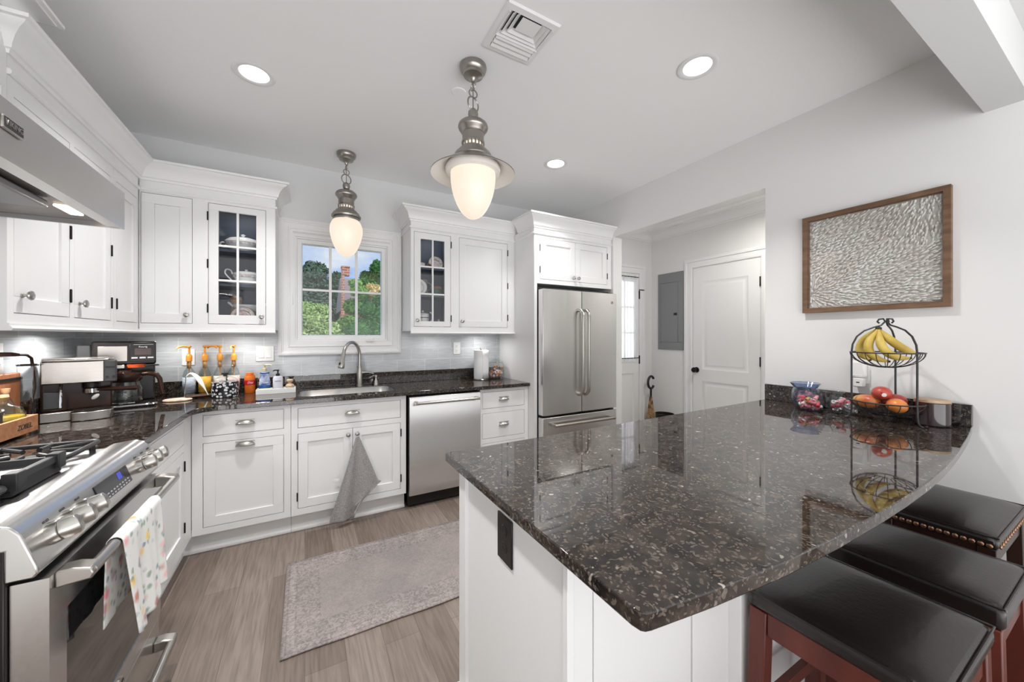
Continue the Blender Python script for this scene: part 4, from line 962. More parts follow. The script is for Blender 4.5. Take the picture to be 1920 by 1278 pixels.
def stool(name, label, x0, x1, y0, y1, zt, th, mw, nails=False, saddle=0.0):
    r = thing(name, label, 'bar stool', ((x0 + x1) / 2, (y0 + y1) / 2, 0), 'leather stools at the peninsula')
    zb = zt - th
    s_ = obj('seat', cushion(x0, x1, y0, y1, zb, zt, 0.020, saddle), m_leather, r, 0.016, sharp=60)
    s_.modifiers['edge'].segments = 4
    i = 0.006
    m = MB()
    m.tube([Vector((x, y, zt - 0.0195 - saddle * (2 * (y - y0) / (y1 - y0) - 1) ** 2)) for x, y in sum([[(a0 + (b0 - a0) * k / 10, a1 + (b1 - a1) * k / 10) for k in range(10)] for (a0, a1), (b0, b1) in (((x0 + i * .3, y0 + i * .3), (x1 - i * .3, y0 + i * .3)), ((x1 - i * .3, y0 + i * .3), (x1 - i * .3, y1 - i * .3)), ((x1 - i * .3, y1 - i * .3), (x0 + i * .3, y1 - i * .3)), ((x0 + i * .3, y1 - i * .3), (x0 + i * .3, y0 + i * .3)))], [])], 0.003, 6, True)
    obj('piping', m, m_leather, s_)
    if nails:
        m = MB()
        for k in range(15): m.ball((x0 - 0.001, y0 + 0.02 + (y1 - y0 - 0.04) * k / 14, zb + 0.010 - saddle * (2 * (0.02 + (y1 - y0 - 0.04) * k / 14) / (y1 - y0) - 1) ** 2), (0.004, 0.008, 0.008), 10, 6)
        for k in range(15): m.ball((x0 + 0.02 + (x1 - x0 - 0.04) * k / 14, y0 - 0.001, zb + 0.010 - saddle), (0.008, 0.004, 0.008), 10, 6)
        obj('nail_head', m, m_nail, s_, label='antique copper nail heads')
    L = 0.042; ins = 0.006; za = zb - 0.001 - saddle
    for ax, ay in ((x0 + ins, y0 + ins), (x1 - ins - L, y0 + ins), (x0 + ins, y1 - ins - L), (x1 - ins - L, y1 - ins - L)):
        sx = 1 if ax > (x0 + x1) / 2 else -1; sy = 1 if ay > (y0 + y1) / 2 else -1
        sp = 0.012
        lo = [(ax + sx * sp, ay + sy * sp), (ax + L + sx * sp, ay + sy * sp), (ax + L + sx * sp, ay + L + sy * sp), (ax + sx * sp, ay + L + sy * sp)]
        hi = [(ax, ay), (ax + L, ay), (ax + L, ay + L), (ax, ay + L)]
        obj('leg', MB().hexa([(x, y, 0) for x, y in lo] + [(x, y, za) for x, y in hi]), mw, r, 0.003)
    h = 0.062
    for bx in ((x0 + ins + L, x1 - ins - L, y0 + ins + 0.006, y0 + ins + 0.026), (x0 + ins + L, x1 - ins - L, y1 - ins - 0.026, y1 - ins - 0.006)): obj('apron', MB().box(*bx, za - h, za), mw, r, 0.002)
    for bx in ((x0 + ins + 0.006, x0 + ins + 0.026, y0 + ins + L, y1 - ins - L), (x1 - ins - 0.026, x1 - ins - 0.006, y0 + ins + L, y1 - ins - L)): obj('apron', MB().box(*bx, za - h, za), mw, r, 0.002)
    for bx, z in (((x0 + 0.04, x1 - 0.04, y0 + 0.012, y0 + 0.034), 0.20), ((x0 + 0.04, x1 - 0.04, y1 - 0.034, y1 - 0.012), 0.30), ((x0 + 0.010, x0 + 0.032, y0 + 0.04, y1 - 0.04), 0.30), ((x1 - 0.032, x1 - 0.010, y0 + 0.04, y1 - 0.04), 0.30)):
        obj('stretcher', MB().box(*bx, z, z + 0.034), mw, r, 0.002)
stool('bar_stool', 'cherry legged stool with a dark leather seat nearest the peninsula corner', 1.072, 1.452, 0.205, 0.578, 0.660, 0.062, m_cherry)
stool('bar_stool', 'cherry legged stool with a dark leather seat, middle of the three', 1.560, 1.905, 0.205, 0.578, 0.660, 0.080, m_cherry)
stool('bar_stool', 'stool with a nail-trimmed dark leather seat nearest the picture wall', 2.000, 2.490, 0.275, 0.580, 0.690, 0.060, m_darkw, True, 0.0)
# ------------------------------------------------------------------ rug and towels
def rug_mat():
    m, n, l, b = nodes('faded grey pink woven rug')
    tc = n.new('ShaderNodeTexCoord'); sx = n.new('ShaderNodeSeparateXYZ'); l.new(tc.outputs['Object'], sx.inputs[0])
    def math_(op, a, v=None, c=None):
        k = n.new('ShaderNodeMath'); k.operation = op
        for i, q in enumerate((a, v)):
            if q is None: continue
            if isinstance(q, (int, float)): k.inputs[i].default_value = q
            else: l.new(q, k.inputs[i])
        return k.outputs[0]
    dx = math_('SUBTRACT', 0.90, math_('ABSOLUTE', math_('SUBTRACT', sx.outputs[0], 0.81)))
    dy = math_('SUBTRACT', 0.372, math_('ABSOLUTE', math_('SUBTRACT', sx.outputs[1], 2.162)))
    de = math_('MINIMUM', dx, dy)
    vo = n.new('ShaderNodeTexVoronoi'); vo.inputs['Scale'].default_value = 26; vo.feature = 'DISTANCE_TO_EDGE'; l.new(tc.outputs['Object'], vo.inputs['Vector'])
    wv = n.new('ShaderNodeTexNoise'); wv.inputs['Scale'].default_value = 40; wv.inputs['Detail'].default_value = 5; wv.inputs['Distortion'].default_value = 2.2; l.new(tc.outputs['Object'], wv.inputs['Vector'])
    big = n.new('ShaderNodeTexNoise'); big.inputs['Scale'].default_value = 3.2; big.inputs['Detail'].default_value = 3; l.new(tc.outputs['Object'], big.inputs['Vector'])
    c0 = ramp(n, [(0.35, (0.225, 0.205, 0.198)), (0.65, (0.285, 0.247, 0.238))]); l.new(big.outputs['Fac'], c0.inputs[0])
    pat = ramp(n, [(0.40, (0.72, 0.72, 0.72)), (0.50, (1, 1, 1)), (0.62, (1.22, 1.22, 1.22))]); l.new(wv.outputs['Fac'], pat.inputs[0])
    m1 = n.new('ShaderNodeMix'); m1.data_type = 'RGBA'; m1.blend_type = 'MULTIPLY'; l.new(c0.outputs[0], m1.inputs['A']); l.new(pat.outputs[0], m1.inputs['B'])
    bandf = ramp(n, [(0.0, (0.85, 0.85, 0.85)), (0.16, (0.8, 0.8, 0.8)), (0.165, (0.3, 0.3, 0.3)), (0.5, (0.32, 0.32, 0.32))]); l.new(de, bandf.inputs[0]); l.new(bandf.outputs[0], m1.inputs['Factor'])
    lines = ramp(n, [(0.0, (1.25, 1.24, 1.22)), (0.012, (1.2, 1.2, 1.2)), (0.016, (0.80, 0.80, 0.80)), (0.022, (1.12, 1.12, 1.12)), (0.048, (1.1, 1.1, 1.1)), (0.052, (0.78, 0.78, 0.78)), (0.058, (1.0, 1.0, 1.0)), (0.150, (1.0, 1.0, 1.0)), (0.154, (0.80, 0.80, 0.80)), (0.160, (0.98, 0.98, 0.98))])
    l.new(de, lines.inputs[0])
    m2 = n.new('ShaderNodeMix'); m2.data_type = 'RGBA'; m2.blend_type = 'MULTIPLY'; m2.inputs['Factor'].default_value = 0.8; l.new(m1.outputs['Result'], m2.inputs['A']); l.new(lines.outputs[0], m2.inputs['B'])
    l.new(m2.outputs['Result'], b.inputs['Base Color']); b.inputs['Roughness'].default_value = 0.95; b.inputs['Specular IOR Level'].default_value = 0.1
    fn_ = n.new('ShaderNodeTexNoise'); fn_.inputs['Scale'].default_value = 350; l.new(tc.outputs['Object'], fn_.inputs['Vector'])
    bp = n.new('ShaderNodeBump'); bp.inputs['Strength'].default_value = 0.4; bp.inputs['Distance'].default_value = 0.003; l.new(fn_.outputs['Fac'], bp.inputs['Height']); l.new(bp.outputs[0], b.inputs['Normal'])
    return m
m = MB(); rnd = random.Random(4)
def rugtop(a, b_):
    e = 0.004 * math.sin(9 * a + 1) * (1 - b_) + 0.002 * math.sin(31 * a)
    return Vector((-0.09 + 1.80 * a, 1.79 + 0.744 * b_ + e * (1 if b_ < 0.5 else -0.5), 0.006 + 0.0015 * math.sin(a * 23) * math.sin(b_ * 11)))
m.grid(rugtop, 60, 24)
rug = obj('rug', m, rug_mat(), None, solid=0.008)
tag(rug, 'long faded grey and pink runner rug with an ornamental border on the wood floor', 'rug')

def floral():
    m, n, l, b = nodes('white cloth with painted wild flowers')
    tc = n.new('ShaderNodeTexCoord')
    nz = n.new('ShaderNodeTexNoise'); nz.inputs['Scale'].default_value = 60; l.new(tc.outputs['Object'], nz.inputs['Vector'])
    mv = n.new('ShaderNodeMix'); mv.data_type = 'VECTOR'; mv.inputs['Factor'].default_value = 0.012; l.new(tc.outputs['Object'], mv.inputs['A']); l.new(nz.outputs['Color'], mv.inputs['B'])
    col = (0.78, 0.78, 0.76)
    prev = None
    for sc, thr, size, pal in ((23, 0.36, 0.20, [(0.0, (0.80, 0.16, 0.22)), (0.25, (0.85, 0.50, 0.52)), (0.45, (0.88, 0.62, 0.10)), (0.65, (0.85, 0.45, 0.12)), (0.8, (0.45, 0.12, 0.12)), (1.0, (0.60, 0.62, 0.70))]),
                               (42, 0.46, 0.20, [(0.0, (0.20, 0.32, 0.34)), (0.4, (0.30, 0.40, 0.28)), (0.7, (0.24, 0.29, 0.38)), (1.0, (0.55, 0.62, 0.52))])):
        vo = n.new('ShaderNodeTexVoronoi'); vo.inputs['Scale'].default_value = sc; l.new(mv.outputs['Result'], vo.inputs['Vector'])
        sp = n.new('ShaderNodeSeparateColor'); l.new(vo.outputs['Color'], sp.inputs[0])
        a = ramp(n, [(thr, (0, 0, 0)), (thr + 0.02, (1, 1, 1))]); l.new(sp.outputs[0], a.inputs[0])
        e = ramp(n, [(size, (0.85, 0.85, 0.85)), (size + 0.28, (0, 0, 0))]); l.new(vo.outputs['Distance'], e.inputs[0])
        mu_ = n.new('ShaderNodeMath'); mu_.operation = 'MULTIPLY'; l.new(a.outputs[0], mu_.inputs[0]); l.new(e.outputs[0], mu_.inputs[1])
        cr = ramp(n, pal); l.new(sp.outputs[1], cr.inputs[0])
        mx = n.new('ShaderNodeMix'); mx.data_type = 'RGBA'; l.new(mu_.outputs[0], mx.inputs['Factor'])
        if prev is None: mx.inputs['A'].default_value = (*col, 1)
        else: l.new(prev, mx.inputs['A'])
        l.new(cr.outputs[0], mx.inputs['B']); prev = mx.outputs['Result']
    l.new(prev, b.inputs['Base Color']); b.inputs['Roughness'].default_value = 0.9; b.inputs['Specular IOR Level'].default_value = 0.1
    return m
# dish towel over the oven door handle (bar axis at x = -0.448, z = 0.782)
def towel(a, b_):
    y0 = 1.395 + 0.30 * a
    Lb, Lf = 0.225, 0.285 + 0.012 * math.sin(5 * a)
    Rr = 0.0168; arcL = PI * Rr; S = Lb + arcL + Lf; s_ = S * b_
    hx, hz = -0.448, 0.782
    fold = math.sin(a * 13.0) * 0.5 + math.sin(a * 27 + 1) * 0.25
    if s_ < Lb:
        t = (Lb - s_) / Lb; x = hx - Rr + 0.004 * fold * t * t - 0.006 * t; z = hz - (Lb - s_); y = y0 + 0.02 * t * (0.5 - a) - 0.01 * t
    elif s_ < Lb + arcL:
        th = (s_ - Lb) / Rr; x = hx - Rr * math.cos(th); z = hz + Rr * math.sin(th); y = y0
    else:
        d = s_ - Lb - arcL; t = d / Lf; x = hx + Rr + 0.020 * fold * t + 0.016 * t; z = hz - d; y = y0 + (0.5 - a) * 0.055 * t + 0.012 * t
    return Vector((x, y, z))
tw = obj('dish_towel', MB().grid(towel, 60, 70), floral(), None, solid=0.0022)
tag(tw, 'white floral dish towel draped over the oven door handle', 'towel')
# grey terry towel on the sink cabinet knob
m_terry = M('grey terry cloth', (0.25, 0.235, 0.23), 0.95, spec=0.1, noise=((0.38, 0.365, 0.36), 160, (1, 1, 1)), bump=0.8, bscale=260)
r = thing('hand_towel', 'grey terry towel hanging by its corner from a sink cabinet knob', 'towel', (0.332, 2.86, 0.63))
def terry(a, b_):
    # a: across, b: down from the knob; hung by a corner
    e = 2 * a - 1
    wL = 0.008 + 0.145 * min(1, b_ * 1.05); wR = 0.008 + 0.170 * min(1, b_ * 1.25) if b_ < 0.72 else 0.178 - 0.62 * (b_ - 0.72)
    x = 0.330 + (e * wL if e < 0 else e * wR) - 0.028 * b_ ** 1.3
    L = 0.585 - 0.10 * max(0, e) ** 1.5 - 0.0 * a
    z = 0.628 - L * b_
    y = 2.858 - 0.006 - 0.020 * b_ * (0.6 + 0.5 * math.sin(a * 9 + 0.6)) + 0.010 * math.sin(a * 17) * b_
    return Vector((x, min(y, 2.894), z))
obj('cloth', MB().grid(terry, 40, 50), m_terry, r, solid=0.005)
obj('loop', MB().tube([(0.326, 2.872, 0.618), (0.322, 2.880, 0.640), (0.332, 2.885, 0.654), (0.342, 2.880, 0.640), (0.337, 2.872, 0.618)], 0.003, 6), M('pale grey tape', (0.55, 0.54, 0.53), 0.9), r)
obj('care_tag', MB().box(0.176, 0.210, 2.850, 2.852, 0.330, 0.344), m_plast, r, label='white care tag')

# ------------------------------------------------------------------ faucet
FX, FY, Z0 = 0.411, 3.42, 0.9155
r = thing('faucet', 'brushed nickel pull-down gooseneck faucet behind the sink', 'faucet', (FX, FY, Z0))
obj('body', MB().lathe([(0, 0), (0.030, 0), (0.030, 0.008), (0.024, 0.014), (0.026, 0.06), (0.0245, 0.10), (0.019, 0.145), (0.018, 0.158), (0.020, 0.160), (0.020, 0.168), (0, 0.170)], (FX, FY, Z0), n=28), m_nick, r)
dirv = Vector((0.242 - FX, 3.25 - FY, 0)).normalized(); D = 0.215
pts = [Vector((FX, FY, Z0 + 0.165 + 0.03 * k)) for k in range(4)]
ctr = Vector((FX, FY, Z0 + 0.265)) + dirv * (D / 2 - 0.01); Rr = D / 2 - 0.01
for k in range(1, 15):
    a = PI - (PI * 0.94) * k / 14; pts.append(ctr + dirv * Rr * math.cos(a) + Vector((0, 0, (Rr + 0.012) * math.sin(a))))
obj('spout', MB().tube(pts, 0.0135, 16), m_nick, r)
e = pts[-1]; dn = (pts[-1] - pts[-2]).normalized()
h = obj('spray_head', MB().lathe([(0.0, -0.004), (0.015, -0.004), (0.016, 0.02), (0.017, 0.05), (0.023, 0.085), (0.0245, 0.115), (0.022, 0.120), (0, 0.120)], e, dn, 24), m_nick, r)
obj('spray_button', MB().ball(e + dn * 0.085 + dirv * 0.021, (0.008, 0.008, 0.016), 12, 8), m_blackpl, h, label='black spray button')
m = MB(); m.tube([(FX + 0.018, FY, Z0 + 0.112), (FX + 0.05, FY - 0.002, Z0 + 0.115), (FX + 0.085, FY - 0.004, Z0 + 0.110), (FX + 0.115, FY - 0.006, Z0 + 0.098)], [0.015, 0.0125, 0.008, 0.007], 12); obj('lever', m, m_nick, r)
SDX = 0.545
r = thing('soap_dispenser', 'small brushed nickel soap pump set in the worktop beside the faucet', 'soap dispenser', (SDX, 3.415, Z0))
obj('base', MB().lathe([(0, 0), (0.021, 0), (0.021, 0.006), (0.016, 0.03), (0.010, 0.052), (0.010, 0.062), (0.014, 0.066), (0.014, 0.085), (0, 0.088)], (SDX, 3.415, Z0), n=20), m_nick, r)
obj('nozzle', MB().tube([(SDX, 3.415, Z0 + 0.076), (SDX - 0.03, 3.395, Z0 + 0.080), (SDX - 0.065, 3.375, Z0 + 0.066)], [0.009, 0.007, 0.005], 10), m_nick, r)

# ------------------------------------------------------------------ outlets and switches
def plate_at(name, label, F, u, w, wd, ht, kind, cat='outlet'):
    r = thing(name, label, cat, F.p(u, w, 0.0))
    obj('cover_plate', MB().fb(F, u - wd / 2, u + wd / 2, w - ht / 2, w + ht / 2, 0.0003, 0.006), m_plast, r, 0.002)
    if kind == 'duplex':
        for z in (w + 0.022, w - 0.022):
            s_ = obj('socket', MB().lathe([(0, 0.008), (0.014, 0.008), (0.016, 0.006), (0.016, 0.002), (0, 0.002)], F.p(u, z, 0), F.N, 20), m_plast, r)
            m = MB(); m.fb(F, u - 0.007, u - 0.005, z - 0.002, z + 0.007, 0.008, 0.0085); m.fb(F, u + 0.005, u + 0.007, z - 0.002, z + 0.006, 0.008, 0.0085); obj('slot', m, m_dark, s_)
    if kind == 'rocker':
        for q in (-0.023, 0.023): obj('rocker', MB().extr(F, [(0.006, w - 0.034), (0.010, w - 0.033), (0.007, w + 0.033), (0.006, w + 0.034)], u + q - 0.0165, u + q + 0.0165), m_plast, r, 0.001)
    if kind == 'gfci':
        s_ = obj('socket', MB().fb(F, u - 0.017, u + 0.017, w - 0.034, w + 0.034, 0.006, 0.0085), m_plast, r, 0.001)
        m = MB(); m.fb(F, u - 0.007, u + 0.007, w - 0.034 + 0.008, w - 0.034 + 0.014, 0.0085, 0.0095); m.fb(F, u - 0.007, u - 0.005, w + 0.014, w + 0.023, 0.0085, 0.009); m.fb(F, u + 0.005, u + 0.007, w + 0.014, w + 0.022, 0.0085, 0.009); obj('slot', m, m_dark, s_)
    return r
FTB, FTL, FRW = face_s(YB - 0.0105), face_e(XL + 0.0105), face_w(XR)
plate_at('outlet', 'white wall outlet behind the amber pump bottles', FTB, -0.735, 1.190, 0.072, 0.118, 'duplex')
plate_at('light_switch', 'white double rocker switch on the tile left of the window', FTB, -0.273, 1.206, 0.118, 0.118, 'rocker', 'switch')
plate_at('outlet', 'white wall outlet on the tile above the paper towel roll', FTB, 1.320, 1.222, 0.072, 0.118, 'duplex')
plate_at('outlet', 'white wall outlet with a plugged cord above the wooden board', FTL, 2.610, 1.235, 0.072, 0.150, 'gfci')
m = MB(); m.tube([FTL.p(2.615, 1.258, 0.012), FTL.p(2.615, 1.258, 0.045), FTL.p(2.63, 1.255, 0.06)], [0.011, 0.010, 0.007], 10)
m.tube([FTL.p(2.63, 1.255, 0.058), FTL.p(2.68, 1.252, 0.062), FTL.p(2.72, 1.235, 0.06), FTL.p(2.74, 1.17, 0.058), FTL.p(2.755, 1.09, 0.056), FTL.p(2.74, 1.02, 0.052), FTL.p(2.72, 0.93, 0.05), FTL.p(2.74, 0.922, 0.06)], 0.006, 8)
cd_ = obj('power_cord', m, m_brownpl); tag(cd_, 'dark brown appliance cord plugged into the left wall outlet', 'cord')
r = plate_at('outlet', 'white wall outlet holding a charger behind the fruit stand', FRW, -0.853, 1.135, 0.072, 0.118, 'duplex')
r = thing('plug_charger', 'white plug-in charger block with a port, behind the fruit stand', 'charger', FRW.p(-0.85, 1.14, 0.0))
obj('body', MB().fb(FRW, -0.892, -0.822, 1.110, 1.205, 0.0090, 0.040), m_plast, r, 0.012)
q = obj('cube', MB().fb(FRW, -0.872, -0.830, 1.060, 1.1075, 0.0090, 0.052), m_plast, r, 0.004)
obj('port', MB().fb(FRW, -0.858, -0.844, 1.082, 1.088, 0.052, 0.0525), m_dark, q, label='dark port')

# ------------------------------------------------------------------ wall art
m_walnut = wood('walnut frame wood', (0.115, 0.062, 0.034), (0.20, 0.115, 0.066), (1, 1.2, 6), 0.5)
m_shell = M('cream shell slivers', (0.70, 0.66, 0.60), 0.5, noise=((0.82, 0.81, 0.79), 7, (1, 1, 1)))
m_canvas = M('off-white art board', (0.55, 0.52, 0.48), 0.9)
r = thing('wall_art', 'wood-framed relief of swirling white shell slivers hanging on the right wall', 'picture', FRW.p(-0.82, 1.78, 0))
AU0, AU1, AW0, AW1 = -1.122, -0.514, 1.485, 2.074
obj('frame', MB().sweep(frame_path(AU0, AU1, AW0, AW1), [(0, 0.001), (0, 0.034), (0.026, 0.034), (0.026, 0.018), (0.030, 0.018), (0.030, 0.001)], FM(FRW), True), m_walnut, r, 0.001)
obj('backing', MB().fb(FRW, AU0 + 0.028, AU1 - 0.028, AW0 + 0.028, AW1 - 0.028, 0.002, 0.008), m_canvas, r)
rnd = random.Random(11); m = MB()
def flow(fx, fy):
    """lie of the slivers: an upper sweep that fans over to the right, and a lower fan spreading from the bottom left"""
    edge = 0.36 + 0.30 * fx ** 1.6 + 0.05 * math.sin(5 * fx)
    if fy > edge and fx < 0.95:
        return R(18 + 16 * (1 - fy) + 8 * fx) + R(70) * max(0, fx - 0.52) ** 1.1 * 2.1
    return math.atan2(fy - 0.20 + 0.02, (fx - 0.06) * 1.5) + R(12) * fx
nu, nw = 27, 40
for i in range(nu):
    for j in range(nw):
        u = AU0 + 0.036 + (AU1 - AU0 - 0.072) * (i + rnd.random()) / nu; w_ = AW0 + 0.036 + (AW1 - AW0 - 0.072) * (j + rnd.random()) / nw
        fx_, fy_ = (u - AU0) / (AU1 - AU0), (w_ - AW0) / (AW1 - AW0)
        a = flow(fx_, fy_) + rnd.uniform(-0.10, 0.10); L = rnd.uniform(0.024, 0.034); W = rnd.uniform(0.0038, 0.0052)
        ca, sa = math.cos(a), math.sin(a); tl = rnd.uniform(0.003, 0.010)
        def q(p, s_, d): 
            uu = min(max(u + ca * p - sa * s_, AU0 + 0.030), AU1 - 0.030); ww = min(max(w_ + sa * p + ca * s_, AW0 + 0.030), AW1 - 0.030)
            return FRW.p(uu, ww, d)
        m.add([q(-L / 2, -W * .6, 0.0085), q(-L / 2, W * .6, 0.0085), q(L * .3, W, 0.010 + tl), q(L / 2, 0, 0.0105 + tl), q(L * .3, -W, 0.009 + tl)], [(0, 1, 2, 3, 4)])
obj('shell_relief', m, m_shell, r, solid=0.001, label='cream shell slivers laid in swirls')
obj('glazing', MB().fb(FRW, AU0 + 0.027, AU1 - 0.027, AW0 + 0.027, AW1 - 0.027, 0.022, 0.024), m_pane, r)

# ------------------------------------------------------------------ things on the peninsula
ZC = 0.9152
bx, by = 2.540, 0.695
r = thing('fruit_stand', 'black wire two-tier fruit stand on the granite counter', 'fruit stand', (bx, by, ZC))
def leg_pts(a):
    d = Vector((math.cos(a), math.sin(a), 0)); c = Vector((bx, by, 0)); P = []
    for rr, z in ((0.165, ZC + 0.014), (0.155, ZC + 0.0046), (0.142, ZC + 0.0070), (0.132, ZC + 0.02), (0.128, ZC + 0.05), (0.128, ZC + 0.15), (0.128, ZC + 0.25), (0.128, ZC + 0.345), (0.124, ZC + 0.385), (0.108, ZC + 0.425), (0.080, ZC + 0.455), (0.045, ZC + 0.472), (0.018, ZC + 0.482), (0.004, ZC + 0.500), (0.010, ZC + 0.514), (0.026, ZC + 0.512), (0.032, ZC + 0.500), (0.024, ZC + 0.492)):
        P.append(c + d * rr + Vector((0, 0, z)))
    return P
AL = (R(-112), R(112), R(0))
for a in AL: obj('leg', MB().tube(leg_pts(a), 0.0042, 8), m_iron, r)
def wire_bowl(z, dep, name):
    m = MB(); R0 = 0.134
    m.ring((bx, by, z), R0, 0.0032, n=48, m=8); m.ring((bx, by, z - dep), 0.035, 0.0025, n=24, m=6)
    for k in range(20):
        a = 2 * PI * k / 20
        m.tube([(bx + math.cos(a) * R0 * math.cos(t * PI / 2 * 0.83), by + math.sin(a) * R0 * math.cos(t * PI / 2 * 0.83), z - dep * math.sin(t * PI / 2 * 0.83) / math.sin(PI / 2 * 0.83)) for t in [i / 7 for i in range(8)]], 0.0018, 6)
    return obj(name, m, m_iron, r)
wire_bowl(ZC + 0.345, 0.072, 'basket'); wire_bowl(ZC + 0.100, 0.062, 'basket')
m_banana = M('ripe banana skin', (0.44, 0.30, 0.055), 0.5, noise=((0.58, 0.43, 0.10), 14, (1, 1, 1)))
m_btip = M('brown banana tip', (0.05, 0.035, 0.02), 0.7)
bn = thing('banana_bunch', 'bunch of ripe yellow bananas in the top basket of the fruit stand', 'bananas', (bx, by, ZC + 0.29))
VR, VF = Vector((0.26, -0.966, 0)), Vector((0.966, 0.26, 0))
def bez(P, n):
    out = []
    for k in range(n + 1):
        t = k / n * (len(P) - 1); i = min(int(t), len(P) - 2); f = t - i
        p0, p1, p2, p3 = P[max(i - 1, 0)], P[i], P[i + 1], P[min(i + 2, len(P) - 1)]
        out.append(0.5 * ((2 * p1) + (p2 - p0) * f + (2 * p0 - 5 * p1 + 4 * p2 - p3) * f * f + (3 * p1 - p0 - 3 * p2 + p3) * f ** 3))
    return out
for P in ([(-.030, .462, .0), (-.050, .440, .015), (-.082, .402, .03), (-.098, .360, .035), (-.088, .322, .03), (-.058, .300, .02)],
          [(-.028, .462, -.002), (-.040, .436, -.01), (-.062, .392, -.03), (-.060, .346, -.045), (-.034, .312, -.045), (.010, .298, -.03)],
          [(-.026, .462, -.002), (-.024, .432, -.015), (-.020, .388, -.04), (.000, .346, -.058), (.040, .320, -.055), (.082, .318, -.035)],
          [(-.024, .462, .002), (-.012, .438, .0), (.016, .402, -.01), (.048, .370, -.01), (.078, .348, .0), (.104, .338, .010)]):
    pts = bez([Vector((bx, by, ZC)) + VR * a_ + VF * f_ + Vector((0, 0, z_ + 0.004)) for a_, z_, f_ in P], 16)
    rs = [0.0065, 0.0068, 0.008, 0.0115, 0.0155, 0.018] + [0.0212] * 6 + [0.020, 0.0175, 0.013, 0.008, 0.005]
    bb = obj('banana', MB().tube(pts, rs, 7), m_banana, bn, sharp=60, sub=1)
    obj('tip', MB().ball(pts[-1], 0.006, 10, 6), m_btip, bb, label='dark brown tip')
obj('crown', MB().ball(Vector((bx, by, ZC + 0.466)) + VR * -.027, (0.012, 0.013, 0.010), 12, 8), m_btip, bn, label='brown stem where the bananas join')
def mango_mat(nm, c1, c2): return M(nm, c1, 0.35, noise=(c2, 9, (1, 1, 1)), coat=0.2)
m_mr = mango_mat('red mango skin', (0.42, 0.035, 0.035), (0.50, 0.10, 0.06)); m_mo = mango_mat('orange mango skin', (0.62, 0.16, 0.04), (0.72, 0.30, 0.07)); m_mp = mango_mat('red and yellow mango skin', (0.48, 0.06, 0.03), (0.72, 0.38, 0.12))
def mango(x, y, z, rot, mt, label, sticker=False):
    r_ = thing('mango', label, 'mango', (0, 0, 0), 'mangoes in the fruit stand'); k = 0.90
    m = MB().lathe([(a_ * k, b_ * k) for a_, b_ in [(0, -0.066), (0.014, -0.064), (0.030, -0.052), (0.041, -0.026), (0.045, 0.0), (0.043, 0.024), (0.036, 0.044), (0.022, 0.058), (0.008, 0.063), (0, 0.063)]], n=24, sq=(1, 0.88))
    obj('flesh', m, mt, r_, sub=1)
    obj('stem', MB().cyl((0, 0, 0.060 * k), (0, 0, 0.066 * k), 0.003, 8), m_btip, r_)
    r_.location = (x, y, z); r_.rotation_euler = rot
    if sticker:
        from mathutils import Euler
        d = Euler(rot).to_matrix().transposed() @ Vector((-0.90, -0.42, -0.05)).normalized(); ra = Vector((0.045, 0.0396, 0.064)) * k
        q = d / math.sqrt(sum((d[i] / ra[i]) ** 2 for i in range(3))); nn_ = Vector([q[i] / ra[i] ** 2 for i in range(3)]).normalized()
        m = MB().lathe([(0, 0.0012), (0.0085, 0.0008), (0.0095, 0.0), (0.0095, -0.002), (0, -0.002)], q, nn_, 18); off = wloc(r_); m.v = [v + off for v in m.v]
        obj('sticker', m, m_plast, r_, label='round white sticker')
mango(bx - 0.008, by + 0.072, ZC + 0.092, (R(88), R(10), R(-20)), m_mp, 'orange and red mango at the wall end of the lower basket')
mango(bx - 0.010, by + 0.014, ZC + 0.140, (R(82), R(0), R(-75)), m_mr, 'red mango with a round white sticker lying on top of the others', True)
mango(bx - 0.030, by - 0.046, ZC + 0.088, (R(82), R(12), R(-72)), m_mo, 'plain orange mango at the front of the lower basket')
mango(bx + 0.062, by - 0.005, ZC + 0.098, (R(86), R(6), R(35)), m_mr, 'red mango half hidden at the back of the lower basket')
# candle jar
r = thing('candle_jar', 'dark plum glass candle jar with a pale wooden lid beside the fruit stand', 'candle', (2.635, 0.560, ZC))
m_plum = M('dark plum glass', (0.030, 0.016, 0.018), 0.14, coat=0.6)
m_lid = wood('pale oak', (0.42, 0.28, 0.18), (0.55, 0.40, 0.27), (4, 4, 4), 0.5)
obj('jar', MB().lathe([(0, 0), (0.058, 0), (0.062, 0.005), (0.062, 0.108), (0.059, 0.111), (0, 0.111)], (2.635, 0.560, ZC), n=40), m_plum, r)
obj('lid', MB().lathe([(0, 0.1115), (0.061, 0.1115), (0.061, 0.121), (0.059, 0.123), (0, 0.123)], (2.635, 0.560, ZC), n=40), m_lid, r, label='pale wooden lid')
